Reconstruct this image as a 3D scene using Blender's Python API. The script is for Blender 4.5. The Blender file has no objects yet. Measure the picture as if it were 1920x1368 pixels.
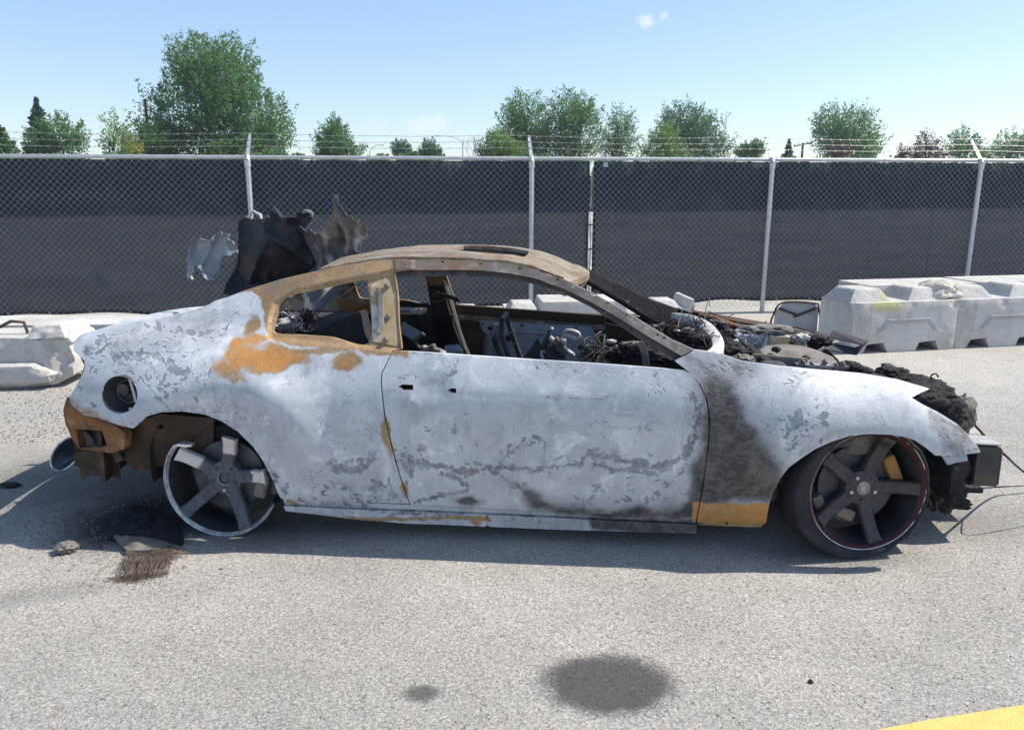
import bpy, bmesh, math, random
import numpy as np
from mathutils import Vector, Matrix, geometry, noise as mnoise

rad = math.radians
random.seed(7)
RNG = np.random.default_rng(11)
scene = bpy.context.scene
COL = scene.collection

# ------------------------------------------------------------------ camera
F_PX, W_PX, H_PX = 1450.0, 1920.0, 1368.0
PITCH, CAM_H = rad(12.78), 1.55
cam_data = bpy.data.cameras.new('camera')
cam = bpy.data.objects.new('camera', cam_data)
COL.objects.link(cam)
cam.location = (0, 0, CAM_H)
cam.rotation_euler = (rad(90) - PITCH, 0, 0)
cam_data.sensor_width = 36
cam_data.lens = F_PX / W_PX * 36
cam_data.clip_start, cam_data.clip_end = 0.05, 4000
scene.camera = cam

# ------------------------------------------------------------------ daylight
SUN_TO = Vector((0.80, 0.16, 1.0)).normalized()          # towards the sun: from the right, a little behind the car
SUN_ELEV = math.asin(SUN_TO.z)
SUN_ROT = math.atan2(SUN_TO.x, SUN_TO.y)
world = bpy.data.worlds.new('World')
scene.world = world
world.use_nodes = True
wn, wl = world.node_tree.nodes, world.node_tree.links
wn.clear()
w_out = wn.new('ShaderNodeOutputWorld')
w_bg = wn.new('ShaderNodeBackground')
w_sky = wn.new('ShaderNodeTexSky')
w_sky.sky_type = 'NISHITA'
w_sky.sun_disc = False
w_sky.sun_elevation = SUN_ELEV
w_sky.sun_rotation = SUN_ROT
w_sky.air_density, w_sky.dust_density, w_sky.ozone_density = 1.0, 0.5, 2.4
w_bg.inputs[1].default_value = 0.135
SKY_COLOR_SOCKET = w_sky.outputs[0]
wl.new(w_sky.outputs[0], w_bg.inputs[0])
wl.new(w_bg.outputs[0], w_out.inputs[0])
sun_data = bpy.data.lights.new('sun', 'SUN')
sun_data.energy = 4.6
sun_data.angle = rad(0.53)
sun_data.color = (1.0, 0.945, 0.85)
sun = bpy.data.objects.new('sun', sun_data)
COL.objects.link(sun)
sun.rotation_euler = (-SUN_TO).to_track_quat('-Z', 'Y').to_euler()
scene.view_settings.view_transform = 'Standard'
scene.view_settings.look = 'None'
scene.view_settings.exposure = 0.44
scene.view_settings.gamma = 1
scene.view_settings.use_curve_mapping = False
scene.cycles.max_bounces = 6
scene.cycles.transparent_max_bounces = 12

# ------------------------------------------------------------------ rays from photo pixels to places
CP, SP = math.cos(PITCH), math.sin(PITCH)
def ray(px, py):
    x = (px - W_PX / 2) / F_PX
    y = (py - H_PX / 2) / F_PX
    return np.array((x, CP - y * SP, -(SP + y * CP)))
CAM = np.array((0, 0, CAM_H))
def gpt(px, py, z=0.0):                       # the point at height z seen at a pixel
    d = ray(px, py)
    t = (z - CAM_H) / d[2]
    return CAM + d * t
def ypt(px, py, Y):                           # the point at distance Y seen at a pixel
    d = ray(px, py)
    return CAM + d * (Y / d[1])
def project(P):                               # n x 3 world points -> n x 2 pixels
    P = np.asarray(P, float)
    v = P - CAM
    zc = v[:, 1] * CP - v[:, 2] * SP
    yc = -(v[:, 1] * SP + v[:, 2] * CP)
    return np.stack((W_PX / 2 + F_PX * v[:, 0] / zc, H_PX / 2 + F_PX * yc / zc), 1)

# ------------------------------------------------------------------ naming and linking
def tag(o, label=None, cat=None, group=None, kind=None):
    if label: o['label'] = label
    if cat: o['category'] = cat
    if group: o['group'] = group
    if kind: o['kind'] = kind
    return o
def empty(name, loc=(0, 0, 0), rz=0, parent=None):
    o = bpy.data.objects.new(name, None)
    o.empty_display_size = 0.1
    COL.objects.link(o)
    o.location = loc
    o.rotation_euler = (0, 0, rz)
    if parent: o.parent = parent
    return o
def link(name, me, mat, parent=None, smooth=False):
    o = bpy.data.objects.new(name, me)
    COL.objects.link(o)
    if mat is not None and not me.materials: me.materials.append(mat)
    if parent: o.parent = parent
    if smooth and len(me.polygons):
        me.polygons.foreach_set('use_smooth', [True] * len(me.polygons))
    return o
def copy_tree(o, parent=None):
    c = o.copy(); COL.objects.link(c); c.parent = parent
    for ch in list(o.children): copy_tree(ch, c)
    return c

class MB:
    """collects simple shapes and links them as one mesh"""
    def __init__(s): s.v, s.f = [], []
    def add(s, vs, fs):
        b = len(s.v)
        s.v += [tuple(v) for v in vs]
        s.f += [tuple(i + b for i in f) for f in fs]
    def box(s, c, size, R=None, taper=1.0):
        hx, hy, hz = size[0] / 2, size[1] / 2, size[2] / 2
        vs = []
        for dz in (-1, 1):
            k = taper if dz > 0 else 1
            for dx, dy in ((-1, -1), (1, -1), (1, 1), (-1, 1)):
                p = Vector((dx * hx * k, dy * hy * k, dz * hz))
                if R is not None: p = R @ p
                vs.append((p.x + c[0], p.y + c[1], p.z + c[2]))
        s.add(vs, [(3, 2, 1, 0), (4, 5, 6, 7), (0, 1, 5, 4), (1, 2, 6, 5), (2, 3, 7, 6), (3, 0, 4, 7)])
    def tube(s, pts, r, n=8, caps=True, flat=None):
        pts = [Vector(p) for p in pts]
        m = len(pts)
        rs = r if hasattr(r, '__len__') else [r] * m
        up = None
        vs, fs = [], []
        for i, p in enumerate(pts):
            t = (pts[min(i + 1, m - 1)] - pts[max(i - 1, 0)])
            if t.length < 1e-9: t = Vector((0, 0, 1))
            t.normalize()
            if up is None:
                up = Vector((0, 0, 1)) if abs(t.z) < .9 else Vector((1, 0, 0))
            a = t.cross(up)
            if a.length < 1e-6: a = t.orthogonal()
            a.normalize(); b = a.cross(t).normalized(); up = b
            for k in range(n):
                an = 2 * math.pi * k / n
                q = p + a * (math.cos(an) * rs[i]) + b * (math.sin(an) * rs[i] * (flat or 1))
                vs.append(q)
        for i in range(m - 1):
            for k in range(n):
                k2 = (k + 1) % n
                fs.append((i * n + k, i * n + k2, (i + 1) * n + k2, (i + 1) * n + k))
        if caps:
            fs.append(tuple(range(n - 1, -1, -1)))
            fs.append(tuple((m - 1) * n + k for k in range(n)))
        s.add(vs, fs)
    def ribbon(s, pts, wdir, w, th):
        """a flat bar through pts, w wide along wdir, th thick"""
        pts = [Vector(p) for p in pts]; m = len(pts)
        vs, fs = [], []
        for i, p in enumerate(pts):
            t = (pts[min(i + 1, m - 1)] - pts[max(i - 1, 0)]).normalized()
            wd = Vector(wdir); wd = (wd - t * wd.dot(t)).normalized()
            nn = t.cross(wd).normalized()
            ww = w[i] if hasattr(w, '__len__') else w
            for sx, sy in ((-1, -1), (1, -1), (1, 1), (-1, 1)):
                vs.append(p + wd * (sx * ww / 2) + nn * (sy * th / 2))
        for i in range(m - 1):
            for k in range(4):
                k2 = (k + 1) % 4
                fs.append((i * 4 + k, i * 4 + k2, (i + 1) * 4 + k2, (i + 1) * 4 + k))
        fs += [(3, 2, 1, 0), tuple((m - 1) * 4 + k for k in range(4))]
        s.add(vs, fs)
    def lathe(s, prof, n=48, a0=0.0, a1=2 * math.pi, c=(0, 0, 0), jag=0):
        """profile of (radius, y) spun round the Y axis; a = angle in the XZ plane"""
        full = abs(a1 - a0 - 2 * math.pi) < 1e-6
        cols = n if full else n + 1
        vs, fs = [], []
        m = len(prof)
        for i in range(cols):
            for j, (r, y) in enumerate(prof):
                a = a0 + (a1 - a0) * i / n
                if jag and i in (0, n): a += random.uniform(-jag, jag)
                vs.append((c[0] + r * math.cos(a), c[1] + y, c[2] + r * math.sin(a)))
        for i in range(n):
            i2 = (i + 1) % cols
            for j in range(m - 1):
                fs.append((i * m + j, i * m + j + 1, i2 * m + j + 1, i2 * m + j))
        s.add(vs, fs)
    def disc(s, c, r, axis=(0, -1, 0), n=20, rx=None):
        ax = Vector(axis).normalized(); a = ax.orthogonal().normalized(); b = ax.cross(a)
        s.add([Vector(c) + a * (math.cos(2 * math.pi * k / n) * r) + b * (math.sin(2 * math.pi * k / n) * (rx or r)) for k in range(n)], [tuple(range(n))])
    def prism(s, poly, y0, y1):
        """polygon of (x, z) extruded from y0 to y1"""
        n = len(poly)
        vs = [(x, y0, z) for x, z in poly] + [(x, y1, z) for x, z in poly]
        fs = [tuple(range(n)), tuple(range(2 * n - 1, n - 1, -1))]
        fs += [(i, i + n, (i + 1) % n + n, (i + 1) % n) for i in range(n)]
        s.add(vs, fs)
    def mesh(s, name):
        me = bpy.data.meshes.new(name)
        me.from_pydata(s.v, [], s.f)
        me.update()
        return me
    def build(s, name, mat, parent=None, smooth=False, bevel=0, angle=40):
        me = s.mesh(name)
        bm = bmesh.new(); bm.from_mesh(me)
        bmesh.ops.recalc_face_normals(bm, faces=bm.faces)
        if bevel:
            ed = [e for e in bm.edges if len(e.link_faces) == 2 and e.calc_face_angle(0) > rad(angle)]
            if ed: bmesh.ops.bevel(bm, geom=ed, offset=bevel, segments=2, affect='EDGES', profile=.6, clamp_overlap=True)
        bm.to_mesh(me); bm.free()
        o = link(name, me, mat, parent, smooth)
        if smooth:
            try: me.set_sharp_from_angle(angle=rad(45))
            except Exception: pass
        return o

# ------------------------------------------------------------------ numpy noise
def _hash(i, j, seed):
    h = (i * 374761393 + j * 668265263 + seed * 974634777) & 0xffffffff
    h = ((h ^ (h >> 13)) * 1274126177) & 0xffffffff
    return ((h ^ (h >> 16)) & 0xffff) / 65535.0
def vnoise(x, y, seed=0):
    x = np.asarray(x, float); y = np.asarray(y, float)
    i = np.floor(x).astype(np.int64); j = np.floor(y).astype(np.int64)
    fx, fy = x - i, y - j
    fx = fx * fx * (3 - 2 * fx); fy = fy * fy * (3 - 2 * fy)
    a = _hash(i, j, seed); b = _hash(i + 1, j, seed); c = _hash(i, j + 1, seed); d = _hash(i + 1, j + 1, seed)
    return (a * (1 - fx) + b * fx) * (1 - fy) + (c * (1 - fx) + d * fx) * fy
def fbm(x, y, seed=0, octv=4):
    s, a, t = 0, .5, 0
    for k in range(octv):
        s = s + a * vnoise(x * 2 ** k, y * 2 ** k, seed + k * 17); t += a; a *= .5
    return s / t
def inside(poly, P):
    poly = np.asarray(poly, float); x, y = P[:, 0], P[:, 1]
    r = np.zeros(len(P), bool)
    x1, y1 = poly[-1]
    for x2, y2 in poly:
        with np.errstate(divide='ignore', invalid='ignore'):
            c = ((y2 > y) != (y1 > y)) & (x < (x1 - x2) * (y - y2) / (y1 - y2 + 1e-30) + x2)
        r ^= c; x1, y1 = x2, y2
    return r
def segdist(pts, P, closed):
    pts = np.asarray(pts, float)
    d = np.full(len(P), 1e9)
    m = len(pts)
    for i in range(m if closed else m - 1):
        a, b = pts[i], pts[(i + 1) % m]
        ab = b - a; L = ab @ ab + 1e-12
        t = np.clip(((P - a) @ ab) / L, 0, 1)
        q = a + t[:, None] * ab
        d = np.minimum(d, np.hypot(P[:, 0] - q[:, 0], P[:, 1] - q[:, 1]))
    return d
def sdf(poly, P):
    d = segdist(poly, P, True)
    return np.where(inside(poly, P), d, -d)
def sstep(a, b, x):
    t = np.clip((x - a) / (b - a), 0, 1)
    return t * t * (3 - 2 * t)
def densify(pts, step, closed=True):
    pts = [np.array(p, float) for p in pts]; out = []
    m = len(pts)
    for i in range(m if closed else m - 1):
        a, b = pts[i], pts[(i + 1) % m]
        n = max(1, int(np.hypot(*(b - a)[:2]) / step))
        out += [a + (b - a) * k / n for k in range(n)]
    if not closed: out.append(pts[-1])
    return np.array(out)
def smooth_poly(pts, step, closed=True):
    """Catmull-Rom through pts"""
    pts = [np.array(p, float) for p in pts]; m = len(pts); out = []
    for i in range(m if closed else m - 1):
        if closed: p0, p1, p2, p3 = pts[i - 1], pts[i], pts[(i + 1) % m], pts[(i + 2) % m]
        else: p0, p1, p2, p3 = pts[max(i - 1, 0)], pts[i], pts[i + 1], pts[min(i + 2, m - 1)]
        n = max(2, int(np.linalg.norm(p2 - p1) / step))
        for k in range(n):
            t = k / n
            out.append(.5 * (2 * p1 + (p2 - p0) * t + (2 * p0 - 5 * p1 + 4 * p2 - p3) * t * t + (3 * p1 - p0 - 3 * p2 + p3) * t ** 3))
    if not closed: out.append(pts[-1])
    return np.array(out)
def fill(outline, holes, res):
    """triangulate a 2D outline with holes on a grid: verts, triangles"""
    outline = np.asarray(outline, float)
    lo, hi = outline.min(0), outline.max(0)
    gx = np.arange(lo[0] + res * .5, hi[0], res); gy = np.arange(lo[1] + res * .5, hi[1], res)
    G = np.stack(np.meshgrid(gx, gy), -1).reshape(-1, 2)
    keep = inside(outline, G) & (segdist(outline, G, True) > res * .55)
    G = G[keep]
    for h in holes:
        k = ~inside(h, G) & (segdist(h, G, True) > res * .55)
        G = G[k]
    vs = [Vector(p) for p in outline]; es = [(i, (i + 1) % len(outline)) for i in range(len(outline))]
    for h in holes:
        b = len(vs); vs += [Vector(p) for p in h]
        es += [(b + i, b + (i + 1) % len(h)) for i in range(len(h))]
    vs += [Vector(p) for p in G]
    r = geometry.delaunay_2d_cdt(vs, es, [], 0, 1e-7)
    V = np.array([(v.x, v.y) for v in r[0]]); T = np.array([f for f in r[2] if len(f) == 3])
    c = V[T].mean(1)
    ok = inside(outline, c)
    for h in holes: ok &= ~inside(h, c)
    return V, T[ok]
def border(T):
    """edges used once, as (a, b)"""
    from collections import Counter
    cnt = Counter(); d = {}
    for t in T:
        for a, b in ((t[0], t[1]), (t[1], t[2]), (t[2], t[0])):
            k = (min(a, b), max(a, b)); cnt[k] += 1; d[k] = (int(a), int(b))
    return [d[k] for k, n in cnt.items() if n == 1]

# ------------------------------------------------------------------ materials
class NT:
    def __init__(s, name):
        s.m = bpy.data.materials.new(name); s.m.use_nodes = True
        s.nt = s.m.node_tree; s.nt.nodes.clear()
        s.out = s.nt.nodes.new('ShaderNodeOutputMaterial')
    def n(s, t, **kw):
        nd = s.nt.nodes.new(t)
        for k, v in kw.items(): setattr(nd, k, v)
        return nd
    def put(s, sock, v):
        if v is None: return
        if isinstance(v, bpy.types.NodeSocket): s.nt.links.new(v, sock)
        else:
            if hasattr(sock.default_value, '__len__') and not hasattr(v, '__len__'): v = (v, v, v)
            if hasattr(v, '__len__') and len(v) == 3 and sock.type == 'RGBA': v = (*v, 1)
            sock.default_value = v
    def coord(s, kind='Object'): return s.n('ShaderNodeTexCoord').outputs[kind]
    def mapping(s, v, scale=(1, 1, 1), loc=(0, 0, 0), rot=(0, 0, 0)):
        m = s.n('ShaderNodeMapping'); s.put(m.inputs[0], v)
        m.inputs['Scale'].default_value = scale; m.inputs['Location'].default_value = loc; m.inputs['Rotation'].default_value = rot
        return m.outputs[0]
    def noise(s, v, scale, detail=4, rough=.55, dist=0, color=False):
        t = s.n('ShaderNodeTexNoise'); s.put(t.inputs['Vector'], v)
        t.inputs['Scale'].default_value = scale; t.inputs['Detail'].default_value = detail
        t.inputs['Roughness'].default_value = rough; t.inputs['Distortion'].default_value = dist
        return t.outputs['Color' if color else 'Fac']
    def voro(s, v, scale, feature='F1', out='Distance', rand=1):
        t = s.n('ShaderNodeTexVoronoi', feature=feature); s.put(t.inputs['Vector'], v)
        t.inputs['Scale'].default_value = scale; t.inputs['Randomness'].default_value = rand
        return t.outputs[out]
    def math(s, op, a, b=0, c=0, clamp=False):
        t = s.n('ShaderNodeMath', operation=op, use_clamp=clamp)
        s.put(t.inputs[0], a); s.put(t.inputs[1], b); s.put(t.inputs[2], c)
        return t.outputs[0]
    def vmath(s, op, a, b=(0, 0, 0)):
        t = s.n('ShaderNodeVectorMath', operation=op); s.put(t.inputs[0], a); s.put(t.inputs[1], b)
        return t.outputs['Value'] if op in ('LENGTH', 'DOT_PRODUCT', 'DISTANCE') else t.outputs[0]
    def ramp(s, f, a, b, lo=0, hi=1, smooth=True):
        t = s.n('ShaderNodeMapRange', interpolation_type='SMOOTHSTEP' if smooth else 'LINEAR')
        s.put(t.inputs[0], f)
        for k, v in ((1, a), (2, b), (3, lo), (4, hi)): t.inputs[k].default_value = v
        return t.outputs[0]
    def mix(s, f, a, b, blend='MIX'):
        t = s.n('ShaderNodeMix', data_type='RGBA', blend_type=blend)
        s.put(t.inputs[0], f); s.put(t.inputs[6], a); s.put(t.inputs[7], b)
        return t.outputs[2]
    def attr(s, name): return s.n('ShaderNodeAttribute', attribute_name=name).outputs['Fac']
    def sep(s, v):
        t = s.n('ShaderNodeSeparateXYZ'); s.put(t.inputs[0], v); return t.outputs
    def bump(s, h, strength=.3, dist=.01, prev=None):
        t = s.n('ShaderNodeBump'); t.inputs['Strength'].default_value = strength; t.inputs['Distance'].default_value = dist
        s.put(t.inputs['Height'], h)
        if prev is not None: s.put(t.inputs['Normal'], prev)
        return t.outputs[0]
    def bsdf(s, col, rough=.7, metal=0, normal=None, spec=.4):
        t = s.n('ShaderNodeBsdfPrincipled')
        s.put(t.inputs['Base Color'], col); s.put(t.inputs['Roughness'], rough); s.put(t.inputs['Metallic'], metal)
        t.inputs['Specular IOR Level'].default_value = spec
        if normal is not None: s.put(t.inputs['Normal'], normal)
        return t.outputs[0]
    def done(s, sh):
        s.nt.links.new(sh, s.out.inputs[0]); return s.m

def grain(name, c1, c2, scale=8, rough=.75, metal=0, c3=None, f3=(.6, .75), scale3=3, bump=.25, bscale=40, bdist=.004, spec=.35, stretch=(1, 1, 1)):
    """two tones broken up by noise, with an optional third in patches"""
    t = NT(name); v = t.mapping(t.coord(), stretch)
    col = t.mix(t.ramp(t.noise(v, scale, 6, .65), .35, .65), c1, c2)
    if c3 is not None: col = t.mix(t.ramp(t.noise(t.mapping(v, (1, 1, 1), (3.1, 1.7, .4)), scale3, 6, .65), *f3), col, c3)
    nm = t.bump(t.noise(v, bscale, 5, .6), bump, bdist) if bump else None
    return t.done(t.bsdf(col, rough, metal, nm, spec))

# burnt body paint: chalky ash over metal; painted-on masks say where rust, char and flaking sit
def make_burnt_paint():
    t = NT('burnt_paint'); v = t.coord()
    n1 = t.noise(v, 2.6, 7, .66, .3); n2 = t.noise(v, 15, 7, .72); n3 = t.noise(v, 80, 5, .72); n4 = t.noise(t.mapping(v, (1, 1, 1), (5, 3, 2)), 6.5, 8, .70, .5)
    warp = t.vmath('ADD', v, t.vmath('MULTIPLY', t.vmath('SUBTRACT', t.noise(v, 7, 5, .68, color=True), (.5, .5, .5)), (.16, .16, .16)))
    warp2 = t.vmath('ADD', v, t.vmath('MULTIPLY', t.vmath('SUBTRACT', t.noise(v, 22, 4, .65, color=True), (.5, .5, .5)), (.05, .05, .05)))
    # chalky ash: cool greys clouded by whiter bloom
    col = t.mix(t.ramp(n1, .32, .66), (.555, .575, .60), (.415, .44, .475))
    col = t.mix(t.ramp(n4, .50, .68, 0, .75), col, (.745, .76, .77))
    col = t.mix(t.ramp(n4, .26, .47, .8, 0), col, (.31, .335, .375))
    col = t.mix(t.ramp(n2, .56, .68, 0, .38), col, (.82, .83, .84))
    col = t.mix(t.ramp(n3, .55, .72, 0, .30), col, (.38, .41, .45))
    st = t.noise(t.mapping(v, (7, 7, 1.4), (2, 1, 0)), 2.2, 7, .7, .4)
    col = t.mix(t.math('MULTIPLY', t.ramp(st, .52, .70), t.ramp(n2, .3, .6, .15, .7)), col, (.27, .29, .325))
    fl = t.attr('flake')
    # crazing
    ce = t.voro(warp, 13, 'DISTANCE_TO_EDGE'); ce2 = t.voro(warp2, 42, 'DISTANCE_TO_EDGE')
    area = t.math('ADD', t.noise(t.mapping(v, (1, 1, 1), (1, 7, 3)), 4.2, 5, .65), t.math('MULTIPLY', fl, .26))
    crack = t.math('MULTIPLY', t.ramp(ce, .0, .030, 1, 0), t.ramp(area, .50, .66))
    crack2 = t.math('MULTIPLY', t.ramp(ce2, .0, .07, 1, 0), t.ramp(area, .60, .76))
    cr = t.math('MAXIMUM', crack, crack2)
    col = t.mix(t.math('MULTIPLY', cr, .55), col, (.17, .19, .225))
    # scales of lifted ash: many small ragged chips, denser where the marks say
    vf = t.voro(t.mapping(warp2, (1, 1, 1.7)), 46, 'F1'); vf2 = t.voro(t.mapping(warp2, (1, 1, 1.5), (3, 1, 2)), 95, 'F1')
    fm = t.math('ADD', t.math('MULTIPLY', fl, .62), t.math('MULTIPLY', t.math('SUBTRACT', n2, .5), 1.25))
    fm = t.math('ADD', fm, t.math('MULTIPLY', t.math('SUBTRACT', n3, .5), .35))
    f1 = t.ramp(t.math('SUBTRACT', fm, t.math('MULTIPLY', vf, 1.05)), .05, .14)
    f2 = t.ramp(t.math('SUBTRACT', fm, t.math('MULTIPLY', vf2, .95)), .10, .20)
    fmask = t.math('MAXIMUM', f1, t.math('MULTIPLY', f2, .8))
    col = t.mix(t.math('MULTIPLY', fmask, .86), col, t.mix(t.ramp(n2, .4, .66), (.15, .165, .19), (.31, .335, .37)))
    cm = t.ramp(t.math('ADD', t.attr('chip'), t.math('MULTIPLY', t.math('SUBTRACT', n3, .5), .5)), .30, .58)
    col = t.mix(t.math('MULTIPLY', cm, t.ramp(n1, .3, .65, .92, .6)), col, t.mix(t.ramp(n2, .42, .60), (.10, .115, .14), (.27, .29, .33)))
    fmask = t.math('MAXIMUM', fmask, cm)
    # grey bloom of soot
    so = t.math('MULTIPLY', t.attr('soot'), t.ramp(t.math('ADD', t.math('MULTIPLY', n4, .6), t.math('MULTIPLY', n2, .4)), .30, .68, .25, 1.25), clamp=True)
    col = t.mix(so, col, (.17, .168, .17))
    # ochre, rust: soft in places, crisp in others
    nz = t.math('ADD', t.math('MULTIPLY', t.math('SUBTRACT', t.noise(v, 8, 8, .74), .5), 1.15), t.math('MULTIPLY', t.math('SUBTRACT', n3, .5), .25))
    oc = t.ramp(t.math('ADD', t.attr('ochre'), nz), .24, .78)
    oc_col = t.mix(t.ramp(n4, .36, .64), (.31, .175, .065), (.39, .26, .12))
    oc_col = t.mix(t.ramp(n2, .52, .68, 0, .75), oc_col, (.30, .135, .04))
    oc_col = t.mix(t.ramp(n3, .50, .64, 0, .75), oc_col, (.16, .11, .07))
    oc_col = t.mix(t.ramp(t.noise(v, 46, 6, .75), .55, .66, 0, .7), oc_col, (.10, .075, .055))
    oc_col = t.mix(t.ramp(n2, .28, .40, .6, 0), oc_col, (.50, .44, .34))
    oc_col = t.mix(t.ramp(t.noise(t.mapping(v, (1, 1, 2.5), (9, 4, 1)), 5, 7, .7, .6), .52, .66, 0, .75), oc_col, (.20, .165, .13))
    col = t.mix(t.math('MULTIPLY', oc, .95), col, oc_col)
    ru = t.ramp(t.math('ADD', t.attr('rust'), nz), .22, .82)
    ru_col = t.mix(t.ramp(t.noise(v, 7, 7, .68), .36, .64), (.54, .235, .045), (.37, .185, .06))
    ru_col = t.mix(t.ramp(n2, .48, .64, 0, .8), ru_col, (.44, .30, .15))
    ru_col = t.mix(t.ramp(n3, .54, .68, 0, .55), ru_col, (.22, .10, .035))
    col = t.mix(t.math('MULTIPLY', ru, .95), col, ru_col)
    nzc = t.math('ADD', t.math('MULTIPLY', t.math('SUBTRACT', t.noise(v, 9, 8, .74), .5), 1.0), t.math('MULTIPLY', t.math('SUBTRACT', n3, .5), .45))
    cha = t.math('ADD', t.attr('char'), nzc)
    ch = t.ramp(cha, .10, .90)
    ch_col = t.mix(t.ramp(t.noise(v, 16, 8, .72), .36, .64), (.026, .024, .025), (.125, .11, .102))
    ch_col = t.mix(t.ramp(n3, .56, .70, 0, .6), ch_col, (.26, .25, .245))
    rip = t.noise(t.mapping(warp2, (1.2, 1.2, 3.2), (0, 0, 0), (0, .6, 0)), 13, 6, .62, 1.6)
    ch_col = t.mix(t.ramp(rip, .50, .62, 0, .8), ch_col, (.022, .02, .021))
    ch_col = t.mix(t.math('MULTIPLY', t.ramp(n4, .56, .68), .6), ch_col, (.17, .15, .135))
    col = t.mix(t.math('MULTIPLY', ch, .96), col, ch_col)
    h = t.math('ADD', t.math('MULTIPLY', n3, .5), t.math('MULTIPLY', fmask, -.7))
    h = t.math('ADD', h, t.math('MULTIPLY', cr, -.6))
    h = t.math('ADD', h, t.math('MULTIPLY', t.math('MULTIPLY', ch, rip), -1.6))
    nm = t.bump(h, .55, .005)
    nm = t.bump(t.noise(v, 2.4, 3), .30, .03, nm)
    return t.done(t.bsdf(col, t.ramp(n2, .3, .7, .42, .7), 0, nm, .5))

def make_asphalt():
    t = NT('asphalt'); v = t.coord('Object')
    big = t.noise(v, .35, 4, .6); mid = t.noise(v, 2.4, 5, .6)
    fine = t.noise(v, 90, 6, .82, .6); grit = t.noise(t.mapping(v, (1, 1, 1), (3, 5, 1)), 210, 4, .8); worm = t.noise(t.mapping(v, (1, 1, 1), (8, 2, 1)), 62, 5, .75, 1.2)
    vc1 = t.sep(t.voro(v, 150, 'F1', 'Color'))[0]
    col = t.mix(vc1, (.44, .40, .355), (.74, .685, .615))
    col = t.mix(t.ramp(fine, .42, .60, .55, 0), col, (.15, .145, .14))
    col = t.mix(t.ramp(grit, .56, .68, 0, .8), col, (.90, .87, .80))
    col = t.mix(t.ramp(worm, .30, .41, .95, 0), col, (.06, .058, .055))
    tone = t.math('ADD', t.ramp(big, .3, .7, .86, 1.1), t.ramp(mid, .3, .7, -.07, .07))
    col = t.vmath('SCALE', col)
    sc = col.node; t.put(sc.inputs['Scale'], tone)
    xyz = t.sep(v)
    def stain(cx, cy, rx, ry, c, amt, edge=.5, sc=9, w=.5, rot=0):
        nonlocal col
        dx = t.math('SUBTRACT', xyz[0], cx); dy = t.math('SUBTRACT', xyz[1], cy)
        if rot:
            cr, sr = math.cos(rot), math.sin(rot)
            dx, dy = t.math('ADD', t.math('MULTIPLY', dx, cr), t.math('MULTIPLY', dy, sr)), t.math('SUBTRACT', t.math('MULTIPLY', dy, cr), t.math('MULTIPLY', dx, sr))
        d = t.math('SQRT', t.math('ADD', t.math('POWER', t.math('DIVIDE', dx, rx), 2), t.math('POWER', t.math('DIVIDE', dy, ry), 2)))
        d = t.math('ADD', d, t.math('MULTIPLY', t.math('SUBTRACT', t.noise(v, sc, 7, .72), .5), w))
        d = t.math('ADD', d, t.math('MULTIPLY', t.math('SUBTRACT', fine, .5), .35))
        col = t.mix(t.ramp(d, 1 - edge, 1 + edge * .4, amt, 0), col, c)
    for (px, py, rx, ry, c, amt, edge, s2, w, rot) in STAINS:
        g = gpt(px, py)
        stain(g[0], g[1], rx, ry, c, amt, edge, s2, w, rot)
    h = t.math('ADD', t.math('MULTIPLY', fine, .9), t.math('MULTIPLY', t.ramp(worm, .28, .45), .5))
    nm = t.bump(h, .85, .014)
    return t.done(t.bsdf(col, .85, 0, nm, .3))
STAINS = [  # pixel, radii in metres, colour, amount, edge, noise scale, wobble
    (1140, 1280, .235, .175, (.085, .08, .082), .93, .34, 13, .62, 0),
    (790, 1300, .070, .050, (.10, .095, .09), .85, .6, 20, .8, 0),
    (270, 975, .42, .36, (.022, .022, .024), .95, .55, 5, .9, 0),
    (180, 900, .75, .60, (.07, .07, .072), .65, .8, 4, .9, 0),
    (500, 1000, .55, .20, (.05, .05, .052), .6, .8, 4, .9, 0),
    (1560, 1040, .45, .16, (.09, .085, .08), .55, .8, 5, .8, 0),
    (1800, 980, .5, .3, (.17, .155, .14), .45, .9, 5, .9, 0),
    (30, 1120, .5, .10, (.15, .145, .14), .4, .9, 5, .9, .3),
    (60, 760, 1.2, .5, (.36, .345, .32), .5, .9, 3, .8, 0),
]

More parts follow.
